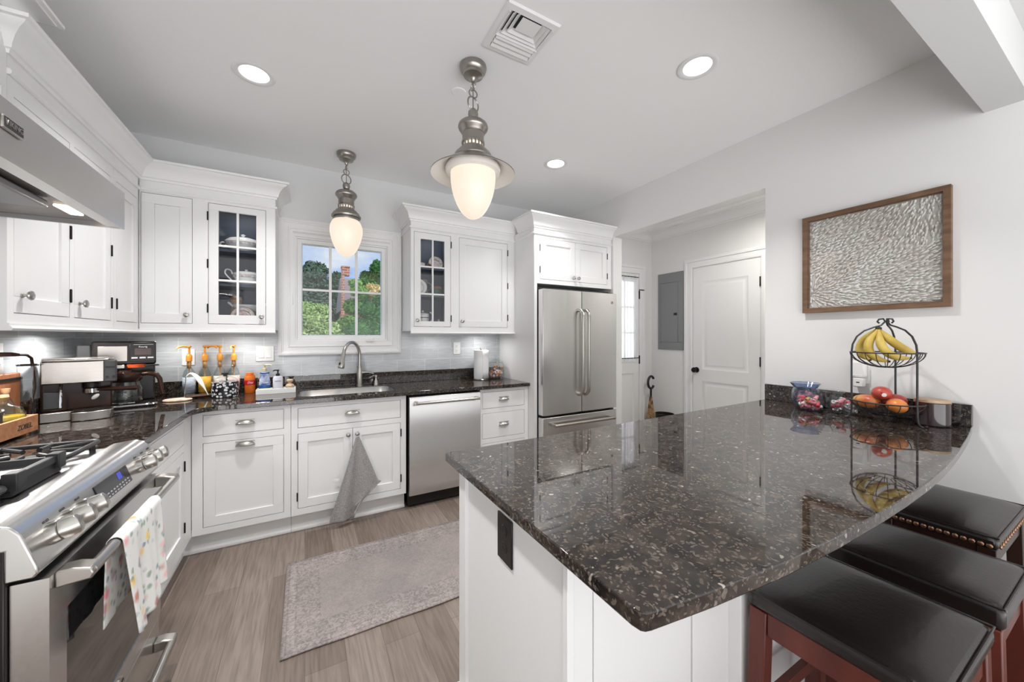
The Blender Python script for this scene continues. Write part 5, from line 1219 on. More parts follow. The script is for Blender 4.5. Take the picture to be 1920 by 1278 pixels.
# candy bowls
m_bowl = pane_mat('clear blown glass', (0.97, 0.98, 0.98), 1.3)
m_bowlb = pane_mat('pale blue blown glass', (0.74, 0.80, 0.92), 2.6, 0.12)
CAND = [M('red candy wrapper', (0.62, 0.05, 0.10), 0.3), M('pink candy wrapper', (0.75, 0.25, 0.32), 0.3), M('white candy wrapper', (0.80, 0.78, 0.76), 0.3), M('gold candy wrapper', (0.65, 0.42, 0.15), 0.3, 0.4), M('silver candy wrapper', (0.65, 0.65, 0.68), 0.2, 0.8), M('purple candy wrapper', (0.14, 0.03, 0.10), 0.3)]
def candy(x, y, z, i, rnd, grp, lab, sz=1.0):
    a = rnd.uniform(0, PI)
    r_ = thing('candy', lab, 'candy', (0, 0, 0), grp)
    k = CAND[i]; L = 0.013 * sz
    m = MB().tube([(-L, 0, 0), (-L * 0.9, 0, 0), (-L * .6, 0, 0), (L * .6, 0, 0), (L * 0.9, 0, 0), (L, 0, 0)], [0.003 * sz, 0.006 * sz, 0.0085 * sz, 0.0085 * sz, 0.006 * sz, 0.003 * sz], 8); obj('wrapper', m, k, r_, sharp=50)
    m = MB()
    for s_ in (-1, 1): m.lathe([(0.002 * sz, 0), (0.009 * sz, 0.009 * sz)], (s_ * L, 0, 0), (s_, 0, 0), 8)
    obj('twist', m, k, r_, solid=0.0005)
    r_.location = (x, y, z); r_.rotation_euler = (rnd.uniform(-.5, .5), rnd.uniform(-.5, .5), a)
def candy_bowl(name, label, x, y, Rr, hh, mt, cols, grp, clab, flare=False, seed=1, n=14):
    r_ = thing(name, label, 'bowl', (x, y, ZC)); o = (x, y, ZC)
    if flare: pr_ = [(0, 0.004), (0.03, 0.001), (Rr * 0.72, 0.008), (Rr * 0.95, hh * 0.35), (Rr * 0.9, hh * 0.62), (Rr * 0.72, hh * 0.80), (Rr * 0.95, hh * 0.98)]
    else: pr_ = [(0, 0.004), (Rr * 0.45, 0.001), (Rr * 0.75, hh * 0.14), (Rr * 0.97, hh * 0.38), (Rr, hh * 0.55), (Rr * 0.93, hh * 0.78), (Rr * 0.80, hh)]
    inner = [(max(0, a - 0.003) if a else 0, b_ + (0.003 if i < 3 else 0)) for i, (a, b_) in enumerate(pr_)]
    m = MB().lathe(pr_ + inner[::-1], o, n=40)
    if flare: m.v = [Vector((x + (v.x - x) * (1 + 0.06 * math.sin(10 * math.atan2(v.y - y, v.x - x)) * ((v.z - ZC) / hh) ** 3), y + (v.y - y) * (1 + 0.06 * math.sin(10 * math.atan2(v.y - y, v.x - x)) * ((v.z - ZC) / hh) ** 3), v.z)) for v in m.v]
    obj('glass', m, mt, r_)
    obj('rim', MB().ring((x, y, ZC + hh * (0.98 if flare else 1.0)), Rr * (0.95 if flare else 0.80) - 0.0015, 0.0022, n=40, m=6), mt, r_)
    rn = random.Random(seed)
    for i in range(n):
        lv = i / n; z = ZC + 0.018 + hh * (0.62 if not flare else 0.5) * lv
        rad = Rr * (0.52 if lv < 0.3 else 0.66) * math.sqrt(rn.random()); a = i * 2.4 + rn.uniform(-.3, .3)
        rad = Rr * (0.46 if lv < 0.25 else 0.62) * (0.45 + 0.55 * ((i * 7 % 5) / 4))
        candy(x + rad * math.cos(a), y + rad * math.sin(a), z, cols[i % len(cols)], rn, grp, clab, 1.15)
candy_bowl('candy_bowl', 'clear glass bowl of red and pink sweets farthest from the fruit stand', 2.520, 1.005, 0.066, 0.100, m_bowl, [0, 1, 2, 3, 1, 0, 4], 'sweets in the first glass bowl', 'wrapped sweet heaped in the clear bowl farthest from the fruit stand', seed=3, n=20)
candy_bowl('candy_bowl', 'clear glass bowl of silver wrapped sweets next to the fruit stand', 2.575, 0.872, 0.066, 0.095, m_bowl, [4, 4, 2, 0, 4, 1], 'sweets in the second glass bowl', 'wrapped sweet heaped in the clear bowl next to the fruit stand', seed=5, n=18)
candy_bowl('candy_bowl', 'pale blue glass bowl with a ruffled rim standing against the granite upstand', 2.632, 1.075, 0.076, 0.148, m_bowlb, [5, 5, 0, 5], 'sweets in the blue glass bowl', 'wrapped sweet inside the pale blue ruffled bowl', True, 7, 12)
r = thing('glass_dish', 'empty clear glass dish with a wide rim behind the fruit stand', 'dish', (2.640, 0.940, ZC))
pr_ = [(0, 0.004), (0.030, 0.001), (0.034, 0.02), (0.040, 0.07), (0.066, 0.112), (0.063, 0.113), (0.037, 0.073), (0.030, 0.02), (0, 0.008)]
obj('glass', MB().lathe(pr_, (2.648, 0.957, ZC), n=36), m_bowl, r); obj('rim', MB().ring((2.648, 0.957, ZC + 0.1125), 0.0645, 0.002, n=36, m=6), m_bowl, r)

# ------------------------------------------------------------------ worktop by the refrigerator
r = thing('paper_towel_roll', 'white paper towel roll standing on the worktop', 'paper towel', (1.515, 3.330, ZC))
m_paper = M('white paper', (0.84, 0.84, 0.84), 0.9, bump=0.2, bscale=120)
obj('roll', MB().lathe([(0.020, 0.012), (0.066, 0.012), (0.068, 0.016), (0.068, 0.286), (0.066, 0.290), (0.020, 0.290)], (1.515, 3.330, ZC), n=40), m_paper, r)
obj('loose_sheet', MB().grid(lambda a, b_: Vector((1.515 + (0.070 + 0.008 * a) * math.cos(R(-100 + 75 * a)), 3.330 + (0.070 + 0.008 * a) * math.sin(R(-100 + 75 * a)), ZC + 0.013 + 0.275 * b_)), 14, 4), m_paper, r, solid=0.001)
obj('holder', MB().lathe([(0, 0), (0.072, 0), (0.074, 0.006), (0.070, 0.011), (0.008, 0.0115), (0.007, 0.300), (0.011, 0.306), (0.007, 0.314), (0, 0.316)], (1.515, 3.330, ZC), n=36), m_nick, r)
r = thing('cookie_jar', 'lidded glass cookie jar with painted butterflies beside the paper towel roll', 'jar', (1.685, 3.335, ZC))
jo = (1.685, 3.335, ZC)
obj('glass', MB().lathe([(0, 0.003), (0.070, 0.001), (0.080, 0.010), (0.083, 0.04), (0.083, 0.14), (0.078, 0.158), (0.066, 0.164), (0.063, 0.161), (0.075, 0.152), (0.080, 0.138), (0.080, 0.04), (0.076, 0.012), (0, 0.006)], jo, n=44), m_bowl, r)
lid_ = obj('lid', MB().lathe([(0, 0.166), (0.070, 0.166), (0.078, 0.168), (0.074, 0.174), (0.045, 0.186), (0.020, 0.194), (0, 0.196)], jo, n=40), m_bowl, r)
obj('knob', MB().lathe([(0, 0.194), (0.012, 0.196), (0.010, 0.204), (0.018, 0.214), (0.017, 0.224), (0, 0.230)], jo, n=24), m_bowl, lid_)
m_pinkm = M('pink and mauve sweets', (0.62, 0.32, 0.25), 0.5, noise=((0.45, 0.40, 0.46), 40, (1, 1, 1)))
m = MB(); rn = random.Random(2)
for i in range(60):
    a, q = rn.uniform(0, 2 * PI), 0.066 * math.sqrt(rn.random()); z = 0.020 + 0.085 * rn.random() * (1 - q / 0.12)
    m.ball((jo[0] + q * math.cos(a), jo[1] + q * math.sin(a), ZC + z), 0.012, 8, 6)
sw = obj('jar_filling', m, m_pinkm); tag(sw, 'pink and mauve sweets filling the butterfly cookie jar', 'sweets', kind='stuff')
m = MB()
for a, z, s_ in ((-118, 0.125, 1), (-75, 0.105, -1), (-150, 0.075, 1), (-95, 0.05, -1)):
    t = R(a); c_ = Vector((jo[0] + 0.0836 * math.cos(t), jo[1] + 0.0836 * math.sin(t), ZC + z)); tt = Vector((-math.sin(t), math.cos(t), 0)); uu = Vector((0, 0, 1))
    for sd in (-1, 1):
        for (p, h_, rr) in ((0.010, 0.007, 0.010), (0.008, -0.006, 0.007)):
            cc = c_ + tt * sd * p + uu * h_; m.add([cc + tt * rr * math.cos(2 * PI * k / 10) + uu * rr * math.sin(2 * PI * k / 10) * 1.1 for k in range(10)], [tuple(range(10))])
obj('painted_butterfly', m, M('butterfly paint', (0.30, 0.08, 0.07), 0.5, noise=((0.55, 0.28, 0.08), 60, (1, 1, 1))), r, solid=0.0006)
# ------------------------------------------------------------------ left worktop
# espresso machine: built facing -y at the origin, then turned
r = thing('espresso_machine', 'stainless and brown espresso machine with a clear water tank on the left worktop', 'coffee machine')
WE = 0.245
m = MB(); m.box(-WE / 2, WE / 2, 0.06, 0.22, 0.045, 0.19); obj('column', m, m_brownpl, r, 0.008)
def upper():
    P = [(-WE / 2, 0.22), (-WE / 2, -0.012)] + [(-WE / 2 + WE * t / 14, -0.012 - 0.030 * math.sin(PI * min(1, t / 14 * 0.62))) for t in range(1, 14)] + [(WE / 2, -0.012), (WE / 2, 0.22)]; return P
m = MB().prism(upper(), 0.190, 0.300); hd = obj('head', m, m_steels, r, 0.004)
m = MB().prism([(x * 0.97, 0.10 + (y - 0.10) * 0.97) for x, y in upper()], 0.3005, 0.312); obj('top_tray', m, m_steels, r, 0.004)
m = MB().prism(rrect(0.080, 0.130, -0.050, 0.08, 0.010, 4), 0.188, 0.303); q = obj('control_panel', m, m_fside, r, 0.006)
FE_ = face_s(-0.050)
obj('switch', MB().fb(FE_, 0.086, 0.122, 0.262, 0.270, 0.0, 0.003), m_dark, q)
for u in (0.092, 0.117): obj('button', MB().cyl(FE_.p(u, 0.215, 0), FE_.p(u, 0.215, 0.006), 0.006, 12), m_dark, q)
m = MB(); m.box(-WE / 2 - 0.004, WE / 2, 0.0, 0.22, 0.0, 0.048); obj('base', m, m_steels, r, 0.004)
dt = obj('drip_tray', MB().prism([(-0.03, 0.0), (-0.03, -0.055), (0.04, -0.075), (0.105, -0.060), (0.122, -0.02), (0.122, 0.0)], 0.0, 0.046), m_steels, r, 0.004)
obj('drip_grid', MB().prism([(-0.02, 0.03), (-0.02, -0.048), (0.04, -0.066), (0.098, -0.052), (0.112, -0.018), (0.112, 0.03)], 0.0465, 0.052), m_blackpl, r, 0.001)
m = MB().lathe([(0, 0.0), (0.031, 0.0), (0.033, -0.012), (0.033, -0.030), (0.026, -0.036), (0, -0.036)], (0.045, 0.035, 0.190), n=28); obj('group_head', m, m_blackpl, r)
m = MB().lathe([(0, -0.037), (0.030, -0.037), (0.030, -0.058), (0.020, -0.066), (0, -0.066)], (0.045, 0.035, 0.190), n=28); pf = obj('portafilter', m, m_chrome, r)
obj('grip', MB().tube([(0.075, 0.025, 0.146), (0.11, 0.0, 0.146), (0.16, -0.035, 0.147), (0.205, -0.066, 0.149)], [0.008, 0.011, 0.012, 0.013], 12), m_brownpl, pf, label='dark brown portafilter handle')
m = MB().tube([(-0.055, 0.03, 0.19), (-0.058, 0.01, 0.17), (-0.060, -0.005, 0.12), (-0.062, -0.012, 0.07)], 0.005, 10); obj('steam_wand', m, m_chrome, r)
obj('milk_panel', MB().box(-0.115, -0.062, 0.052, 0.0595, 0.06, 0.145), m_fside, r, 0.003)
obj('badge', MB().lathe([(0, 0), (0.012, 0), (0.012, 0.002), (0, 0.003)], (0.060, 0.0598, 0.105), (0, -1, 0), 20, (1.5, 0.8)), m_nick, r)
m = MB(); A = rrect(-0.190, -0.128, -0.06, 0.03, 0.018, 5)
m.prism(A, 0.004, 0.288); tk = obj('water_tank', m, m_bowl, r, 0.004, label='clear plastic water tank')
obj('tank_rim', MB().tube([Vector((x, y, 0.290)) for x, y in A], 0.0035, 6, True), m_blackpl, tk)
r.location = (-1.008, 2.731, ZC); r.rotation_euler = (0, 0, R(23))
# drip coffee maker
r = thing('coffee_maker', 'tall black and steel drip coffee maker with a glass carafe in the corner', 'coffee maker')
m = MB(); m.box(-0.135, 0.135, 0.07, 0.22, 0.02, 0.255); obj('column', m, m_blackpl, r, 0.01)
obj('head', MB().box(-0.135, 0.135, -0.03, 0.22, 0.2555, 0.395), m_blackpl, r, 0.008)
FCm = face_s(-0.030)
obj('steel_front', MB().fb(FCm, -0.112, 0.010, 0.275, 0.368, 0.0, 0.004), m_steels, r, 0.003)
q = obj('control_panel', MB().fb(FCm, 0.018, 0.132, 0.272, 0.384, 0.0, 0.004), m_blackpl, r, 0.003)
obj('screen', MB().fb(FCm, 0.040, 0.112, 0.312, 0.352, 0.004, 0.005), M('brown display glass', (0.05, 0.025, 0.02), 0.1), q)
letters('lettering', 'Keurig', FCm, 0.076, 0.362, 0.0045, 0.014, m_plast, q)
m_print = M('pale grey button', (0.6, 0.6, 0.6), 0.4)
for k in range(3): obj('button', MB().fb(FCm, 0.026 + 0.035 * k, 0.053 + 0.035 * k, 0.290, 0.299, 0.004, 0.006), m_print, q, 0.001)
obj('stripe', MB().fb(FCm, 0.035, 0.122, 0.3745, 0.3765, 0.004, 0.0045), m_print, q)
obj('reservoir', MB().box(-0.195, -0.139, 0.02, 0.15, 0.0, 0.375), m_fside, r, 0.006, label='dark grey water reservoir')
obj('base', MB().prism(rrect(-0.135, 0.135, -0.10, 0.22, 0.05, 8), 0.0, 0.022), m_blackpl, r, 0.003)
obj('base_trim', MB().tube([Vector((x, y, 0.012)) for x, y in rrect(-0.136, 0.136, -0.101, 0.22, 0.05, 8)], 0.007, 8, True), m_chrome, r)
m_or = M('orange red plastic', (0.65, 0.10, 0.03), 0.35)
m = MB().lathe([(0, 0.235), (0.040, 0.235), (0.045, 0.255), (0, 0.255)], (0.045, -0.0, 0), n=28); bk = obj('brew_basket', m, m_or, r, label='orange red brew basket')
obj('basket_side', MB().box(-0.05, -0.001, -0.035, 0.05, 0.232, 0.2552), m_steels, r, 0.003)
obj('basket_lever', MB().tube([(0.09, -0.02, 0.246), (0.13, -0.03, 0.247), (0.148, -0.03, 0.247)], 0.0055, 8), m_dark, r)
cr = (0.0, -0.015, 0.024)
obj('carafe', MB().lathe([(0, 0.002), (0.070, 0.002), (0.080, 0.012), (0.082, 0.03), (0.076, 0.085), (0.062, 0.130), (0.060, 0.150), (0.058, 0.150), (0.060, 0.128), (0.074, 0.084), (0.079, 0.03), (0.07, 0.006), (0, 0.005)], cr, n=44), m_glass, r)
obj('carafe_lid', MB().lathe([(0.064, 0.128), (0.074, 0.140), (0.078, 0.168), (0.074, 0.180), (0.03, 0.186), (0.028, 0.196), (0, 0.197)], cr, n=40), m_brownpl, r)
obj('carafe_handle', MB().tube([(0.070, -0.03, 0.195), (0.10, -0.042, 0.198), (0.135, -0.056, 0.190), (0.150, -0.062, 0.160), (0.158, -0.066, 0.10), (0.165, -0.07, 0.065)], [0.012, 0.014, 0.014, 0.013, 0.011, 0.010], 12), m_brownpl, r)
m = MB().tube([(-0.085, -0.02, 0.12), (-0.09, -0.025, 0.06), (-0.07, -0.06, 0.034), (-0.02, -0.094, 0.028), (0.04, -0.092, 0.028)], 0.005, 8); obj('carafe_band', m, m_chrome, r)
r.location = (-0.955, 3.115, ZC); r.rotation_euler = (0, 0, R(17))
# bamboo crate with its contents
m_bamb = wood('orange oak crate wood', (0.42, 0.17, 0.075), (0.55, 0.27, 0.14), (1, 8, 8), 0.5)
m_board = wood('red cherry board wood', (0.36, 0.13, 0.055), (0.46, 0.19, 0.09), (8, 8, 1), 0.5)
r = thing('wooden_crate', 'low orange wooden crate with burnt lettering beside the range', 'crate', (-1.11, 2.24, ZC))
cx0, cx1, cy0, cy1 = -1.19, -1.035, 2.02, 2.465
for bx_ in ((cx1 - 0.012, cx1, cy0, cy1), (cx0, cx0 + 0.012, cy0, cy1)): obj('long_side', MB().box(*bx_, ZC + 0.012, ZC + 0.082), m_bamb, r, 0.002)
for by_ in ((cx0 + 0.012, cx1 - 0.012, cy0, cy0 + 0.012), (cx0 + 0.012, cx1 - 0.012, cy1 - 0.012, cy1)): obj('end', MB().box(*by_, ZC + 0.012, ZC + 0.082), m_bamb, r, 0.002)
obj('floor_board', MB().box(cx0 + 0.012, cx1 - 0.012, cy0 + 0.012, cy1 - 0.012, ZC + 0.012, ZC + 0.020), m_bamb, r)
for y in (cy0 + 0.04, cy1 - 0.06):
    for x in (cx0 + 0.01, cx1 - 0.03): obj('foot', MB().box(x, x + 0.02, y, y + 0.02, ZC, ZC + 0.012), m_bamb, r)
letters('burnt_lettering', 'ZOBEL.', face_e(cx1), 2.375, ZC + 0.044, 0.0004, 0.030, m_dark, r, shear=0.3)
r = thing('cutting_board', 'orange-red wooden board leaning on the tile behind the crate', 'cutting board', (-1.2, 2.555, ZC))
m = MB(); Fb = face_e(-1.193); m.fb(Fb, 2.475, 2.668, ZC, 1.172, 0.0, 0.018); obj('board', m, m_board, r, 0.006)
obj('rail', MB().fb(Fb, 2.478, 2.668, 1.138, 1.150, 0.0181, 0.024), m_dark, r, label='dark groove line')
m_oil = M('golden olive oil', (0.80, 0.52, 0.02), 0.08, trans=0.15, ior=1.33)
m_cork = wood('cork', (0.50, 0.28, 0.15), (0.60, 0.36, 0.21), (9, 9, 9), 0.8)
r = thing('oil_bottle', 'squat glass bottle of golden oil with a cork in the wooden crate', 'bottle', (-1.105, 2.392, ZC + 0.0205)); oo = (-1.105, 2.392, ZC + 0.0205)
obj('glass', MB().lathe([(0, 0.0), (0.055, 0.0), (0.060, 0.008), (0.064, 0.04), (0.062, 0.078), (0.050, 0.104), (0.022, 0.118), (0.015, 0.124), (0.015, 0.134), (0.018, 0.137), (0.012, 0.137), (0.012, 0.122), (0.046, 0.102), (0.060, 0.077), (0.061, 0.04), (0.057, 0.010), (0, 0.003)], oo, n=40), m_glass, r)
obj('oil', MB().lathe([(0, 0.004), (0.054, 0.006), (0.0585, 0.02), (0.060, 0.05), (0.058, 0.070), (0, 0.070)], oo, n=40), m_oil, r)
obj('cork', MB().lathe([(0, 0.124), (0.011, 0.124), (0.012, 0.138), (0.019, 0.150), (0.017, 0.160), (0, 0.162)], oo, n=24), m_cork, r)
r = thing('oil_bottle', 'slender corked glass bottle behind the squat oil bottle', 'bottle', (-1.14, 2.488, ZC)); oo = (-1.150, 2.510, ZC)
obj('glass', MB().lathe([(0, 0), (0.024, 0), (0.026, 0.01), (0.026, 0.12), (0.012, 0.155), (0.011, 0.18), (0.009, 0.18), (0.010, 0.154), (0.024, 0.118), (0.023, 0.01), (0, 0.004)], oo, n=28), m_glass, r)
obj('cork', MB().lathe([(0, 0.172), (0.0085, 0.172), (0.013, 0.182), (0.014, 0.196), (0, 0.198)], oo, n=20), m_cork, r)
m_slate = M('dark slate', (0.045, 0.043, 0.043), 0.6)
r = thing('slate_box', 'dark grey square box standing in the wooden crate', 'box', (-1.1, 2.25, ZC + 0.0205))
obj('body', MB().box(-1.165, -1.060, 2.180, 2.300, ZC + 0.0205, ZC + 0.110), m_slate, r, 0.003); obj('lid', MB().box(-1.167, -1.058, 2.178, 2.302, ZC + 0.1105, ZC + 0.125), m_slate, r, 0.003)

# ------------------------------------------------------------------ the pump bottles and the rest of the back worktop
m_amber = M('amber plastic pump', (0.62, 0.25, 0.03), 0.3)
def clip(t): return t
def syrup(x, y, label, lab_col, fill, turn, lab2=None):
    r = thing('syrup_bottle', label, 'bottle', (x, y, ZC), 'amber pump bottles by the tile'); o = (x, y, ZC)
    m_f = M('syrup ' + label[:18], fill, 0.1, trans=0.5)
    obj('glass', MB().lathe([(0, 0), (0.033, 0), (0.036, 0.005), (0.036, 0.150), (0.030, 0.175), (0.016, 0.205), (0.014, 0.250), (0.012, 0.250), (0.014, 0.204), (0.028, 0.174), (0.0335, 0.150), (0.0335, 0.008), (0, 0.004)], o, n=32), m_glass, r)
    obj('syrup', MB().lathe([(0, 0.006), (0.032, 0.008), (0.032, 0.130), (0, 0.130)], o, n=28), m_f, r)
    Fc = [Vector((x, y, 0)) + Vector((math.cos(R(a)), math.sin(R(a)), 0)) * 0.0366 for a in range(-165, 46, 10)]
    m = MB(); k = len(Fc); m.add([p + Vector((0, 0, ZC + 0.030)) for p in Fc] + [p + Vector((0, 0, ZC + 0.140)) for p in Fc], [(i, i + 1, k + i + 1, k + i) for i in range(k - 1)])
    lb_ = obj('label', m, M('label ' + label[:18], lab_col, 0.5, noise=(lab2 or tuple(c * 0.8 for c in lab_col), 25, (1, 1, 3))), r, solid=0.0006)
    pm = obj('pump', MB().lathe([(0, 0.2505), (0.018, 0.2505), (0.018, 0.285), (0.013, 0.295), (0.008, 0.300), (0.006, 0.302), (0.006, 0.345), (0.013, 0.348), (0.014, 0.358), (0, 0.362)], o, n=24), m_amber, r)
    d = Vector((math.cos(turn), math.sin(turn), 0)); c = Vector(o)
    obj('nozzle', MB().tube([c + Vector((0, 0, 0.352)), c + d * 0.04 + Vector((0, 0, 0.356)), c + d * 0.062 + Vector((0, 0, 0.350)), c + d * 0.072 + Vector((0, 0, 0.338))], [0.007, 0.006, 0.005, 0.004], 10), m_amber, pm)
    obj('dip_tube', MB().cyl(c + Vector((0, 0, 0.02)), c + Vector((0, 0, 0.25)), 0.0032, 8), m_amber, pm)
    obj('pump_sleeve', MB().lathe([(0.0105, 0.20), (0.0105, 0.25)], o, n=16), m_amber, pm, solid=0.001)
syrup(-0.712, 3.385, 'pump bottle with a pale blue and grey label, leftmost by the wall outlet', (0.55, 0.60, 0.68), (0.6, 0.6, 0.6), R(215), (0.28, 0.34, 0.45))
syrup(-0.628, 3.400, 'pump bottle with an orange and yellow label', (0.80, 0.36, 0.03), (0.65, 0.4, 0.1), R(-6), (0.75, 0.52, 0.06))
syrup(-0.543, 3.405, 'pump bottle with a cream spotted label behind the patterned tin', (0.70, 0.65, 0.58), (0.5, 0.4, 0.3), R(180), (0.45, 0.42, 0.40))
syrup(-0.460, 3.395, 'pump bottle with a pale pink label nearest the orange bottle', (0.70, 0.56, 0.52), (0.55, 0.45, 0.4), R(-100), (0.62, 0.52, 0.50))
def spots():
    m, n, l, b = nodes('black and white leopard print')
    tc = n.new('ShaderNodeTexCoord'); vo = n.new('ShaderNodeTexVoronoi'); vo.inputs['Scale'].default_value = 52; l.new(tc.outputs['Object'], vo.inputs['Vector'])
    nz = n.new('ShaderNodeTexNoise'); nz.inputs['Scale'].default_value = 70; l.new(tc.outputs['Object'], nz.inputs['Vector'])
    ad = n.new('ShaderNodeMath'); ad.operation = 'MULTIPLY_ADD'; ad.inputs[1].default_value = 0.35; l.new(nz.outputs['Fac'], ad.inputs[0]); l.new(vo.outputs['Distance'], ad.inputs[2])
    rr = ramp(n, [(0.0, (0.30, 0.30, 0.32)), (0.34, (0.32, 0.32, 0.34)), (0.37, (0.72, 0.74, 0.76)), (0.56, (0.72, 0.74, 0.76)), (0.60, (0.012, 0.012, 0.015)), (1, (0.012, 0.012, 0.015))]); l.new(ad.outputs[0], rr.inputs[0])
    l.new(rr.outputs[0], b.inputs['Base Color']); b.inputs['Roughness'].default_value = 0.2; return m
r = thing('patterned_tin', 'round black and white leopard print pot with a glass lid', 'pot', (-0.492, 3.268, ZC)); o = (-0.492, 3.268, ZC)
m_leop = spots()
obj('body', MB().lathe([(0, 0), (0.073, 0), (0.077, 0.004), (0.077, 0.100), (0.080, 0.103), (0.078, 0.107), (0.072, 0.107), (0, 0.104)], o, n=44), m_leop, r)
ld = obj('lid', MB().lathe([(0, 0.1075), (0.074, 0.1075), (0.073, 0.115), (0.060, 0.132), (0.035, 0.143), (0, 0.147)], o, n=40), m_bowl, r)
obj('knob', MB().lathe([(0, 0.146), (0.012, 0.146), (0.010, 0.153), (0.022, 0.160), (0.021, 0.168), (0, 0.171)], o, n=24), m_dark, ld)
r = thing('coaster', 'round peach coloured coaster at the corner of the worktop', 'coaster', (-0.735, 3.215, ZC))
m_peach = M('peach cork', (0.60, 0.40, 0.29), 0.7, noise=((0.75, 0.60, 0.50), 30, (1, 1, 1)))
obj('disc', MB().lathe([(0, 0), (0.062, 0), (0.066, 0.005), (0.064, 0.010), (0.055, 0.012), (0, 0.011)], (-0.735, 3.215, ZC), n=36, sq=(1.15, 0.9)), m_peach, r); obj('rim', MB().ring((-0.735, 3.215, ZC + 0.0105), 0.056, 0.003, n=36, m=6, sq=(1.15, 0.9)), m_peach, r)
m_leafd = M('bronze glass', (0.16, 0.10, 0.08), 0.15, 0.5)
r = thing('spoon_rest', 'bronze leaf-shaped spoon rest in front of the pump bottles', 'spoon rest', (-0.625, 3.265, ZC))
obj('dish', MB().grid(lambda a, b_: Vector((-0.705 + 0.16 * a, 3.262 + (b_ - 0.5) * 0.085 * math.sin(PI * min(1, 0.1 + 0.86 * a)) ** 0.7 + 0.02 * a, ZC + 0.004 + 0.018 * (2 * b_ - 1) ** 2 + 0.022 * max(0, a - 0.75) ** 1.5 * 4)), 24, 12), m_leafd, r, solid=0.003)
obj('foot', MB().lathe([(0, 0), (0.020, 0), (0.018, 0.003), (0, 0.0035)], (-0.63, 3.27, ZC), n=20), m_leafd, r)
r = thing('milk_ladle', 'curved white ladle standing in the spoon rest before the pump bottles', 'ladle', (-0.63, 3.26, ZC + 0.008))
L_ = [Vector((-0.585, 3.280, ZC + 0.012)), Vector((-0.612, 3.282, ZC + 0.075)), Vector((-0.640, 3.284, ZC + 0.130)), Vector((-0.668, 3.286, ZC + 0.165)), Vector((-0.690, 3.288, ZC + 0.170)), Vector((-0.708, 3.288, ZC + 0.150))]
obj('bowl', MB().tube(bez(L_, 20), [0.003] * 3 + [0.005, 0.008, 0.011, 0.014, 0.016, 0.017, 0.0165, 0.015, 0.013, 0.011, 0.009, 0.008, 0.007, 0.006, 0.005, 0.005, 0.004, 0.003], 10, flat=0.5), m_plast, r)
obj('stem', MB().tube([Vector((-0.708, 3.288, ZC + 0.150)), Vector((-0.712, 3.288, ZC + 0.09)), Vector((-0.716, 3.286, ZC + 0.014))], 0.003, 8), m_chrome, r)
# orange bottle
m_orb = M('orange squeeze bottle', (0.75, 0.17, 0.015), 0.35); m_red = M('red label', (0.60, 0.012, 0.02), 0.4)
r = thing('orange_bottle', 'squat orange bottle with a red band on the worktop', 'bottle', (-0.362, 3.395, ZC)); o = (-0.362, 3.395, ZC)
obj('body', MB().lathe([(0, 0), (0.032, 0), (0.035, 0.006), (0.035, 0.120), (0.030, 0.134), (0, 0.135)], o, n=32), m_orb, r)
obj('cap', MB().lathe([(0, 0.1355), (0.024, 0.1355), (0.024, 0.150), (0.021, 0.153), (0, 0.153)], o, n=28), m_orb, r)
lb = obj('band', MB().lathe([(0.0356, 0.062), (0.0362, 0.062), (0.0362, 0.098), (0.0356, 0.098)], o, n=32), m_red, r)
Fo = Fr((o[0], o[1], 0), Vector((0.985, 0.17, 0)), Vector((0.17, -0.985, 0))); letters('lettering', 'Dial', Fo, 0.0, ZC + 0.080, 0.0367, 0.022, m_plast, lb, shear=0.2)
# tray with soaps
r = thing('soap_tray', 'white ceramic tray holding soap bottles left of the sink', 'tray', (-0.185, 3.295, ZC))
m_cer = M('white ceramic', (0.82, 0.82, 0.81), 0.15)
m = MB(); m.sweep([(-0.312, 3.250), (-0.060, 3.250), (-0.060, 3.345), (-0.312, 3.345)], [(0, 0.0), (0, 0.036), (0.004, 0.038), (0.007, 0.036), (0.007, 0.010), (0.007, 0.0)], lambda x, y, h: Vector((x, y, ZC + h)), True); m.box(-0.3045, -0.0675, 3.2575, 3.3375, ZC + 0.002, ZC + 0.010)
obj('dish', m, m_cer, r, 0.001)
r = thing('dish_sponge', 'yellow and green sponge lying at the left end of the white tray', 'sponge', (-0.27, 3.275, ZC + 0.011))
obj('foam', MB().box(-0.297, -0.213, 3.260, 3.282, ZC + 0.0105, ZC + 0.040), M('yellow foam', (0.75, 0.62, 0.12), 0.9, noise=((0.55, 0.60, 0.25), 60, (1, 1, 1))), r, 0.003); obj('scourer', MB().box(-0.297, -0.213, 3.2825, 3.287, ZC + 0.0105, ZC + 0.040), M('green scouring pad', (0.10, 0.30, 0.14), 0.9), r)
m_blue = M('deep blue label', (0.02, 0.075, 0.32), 0.3); m_bluec = M('clear blue soap', (0.32, 0.42, 0.60), 0.1, trans=0.3)
o = (-0.262, 3.312, ZC + 0.0105)
r = thing('dish_soap', 'blue and white dish soap bottle with a clear pump on the white tray', 'soap bottle', o)
obj('body', MB().lathe([(0, 0), (0.032, 0), (0.035, 0.005), (0.0355, 0.06), (0.033, 0.095), (0.027, 0.125), (0.029, 0.140), (0.026, 0.146), (0.012, 0.150), (0.012, 0.156), (0, 0.156)], o, n=32, sq=(1.0, 0.75)), M('blue and white printed bottle', (0.045, 0.10, 0.34), 0.25, noise=((0.62, 0.68, 0.78), 22, (1, 1, 1))), r)
obj('label', MB().lathe([(0.0358, 0.010), (0.0362, 0.010), (0.0362, 0.052), (0.0358, 0.052)], o, n=32, sq=(1.0, 0.75)), m_blue, r)
obj('collar', MB().lathe([(0.030, 0.138), (0.0305, 0.138), (0.0305, 0.146), (0.030, 0.146)], o, n=28, sq=(1, 0.75)), m_blue, r)
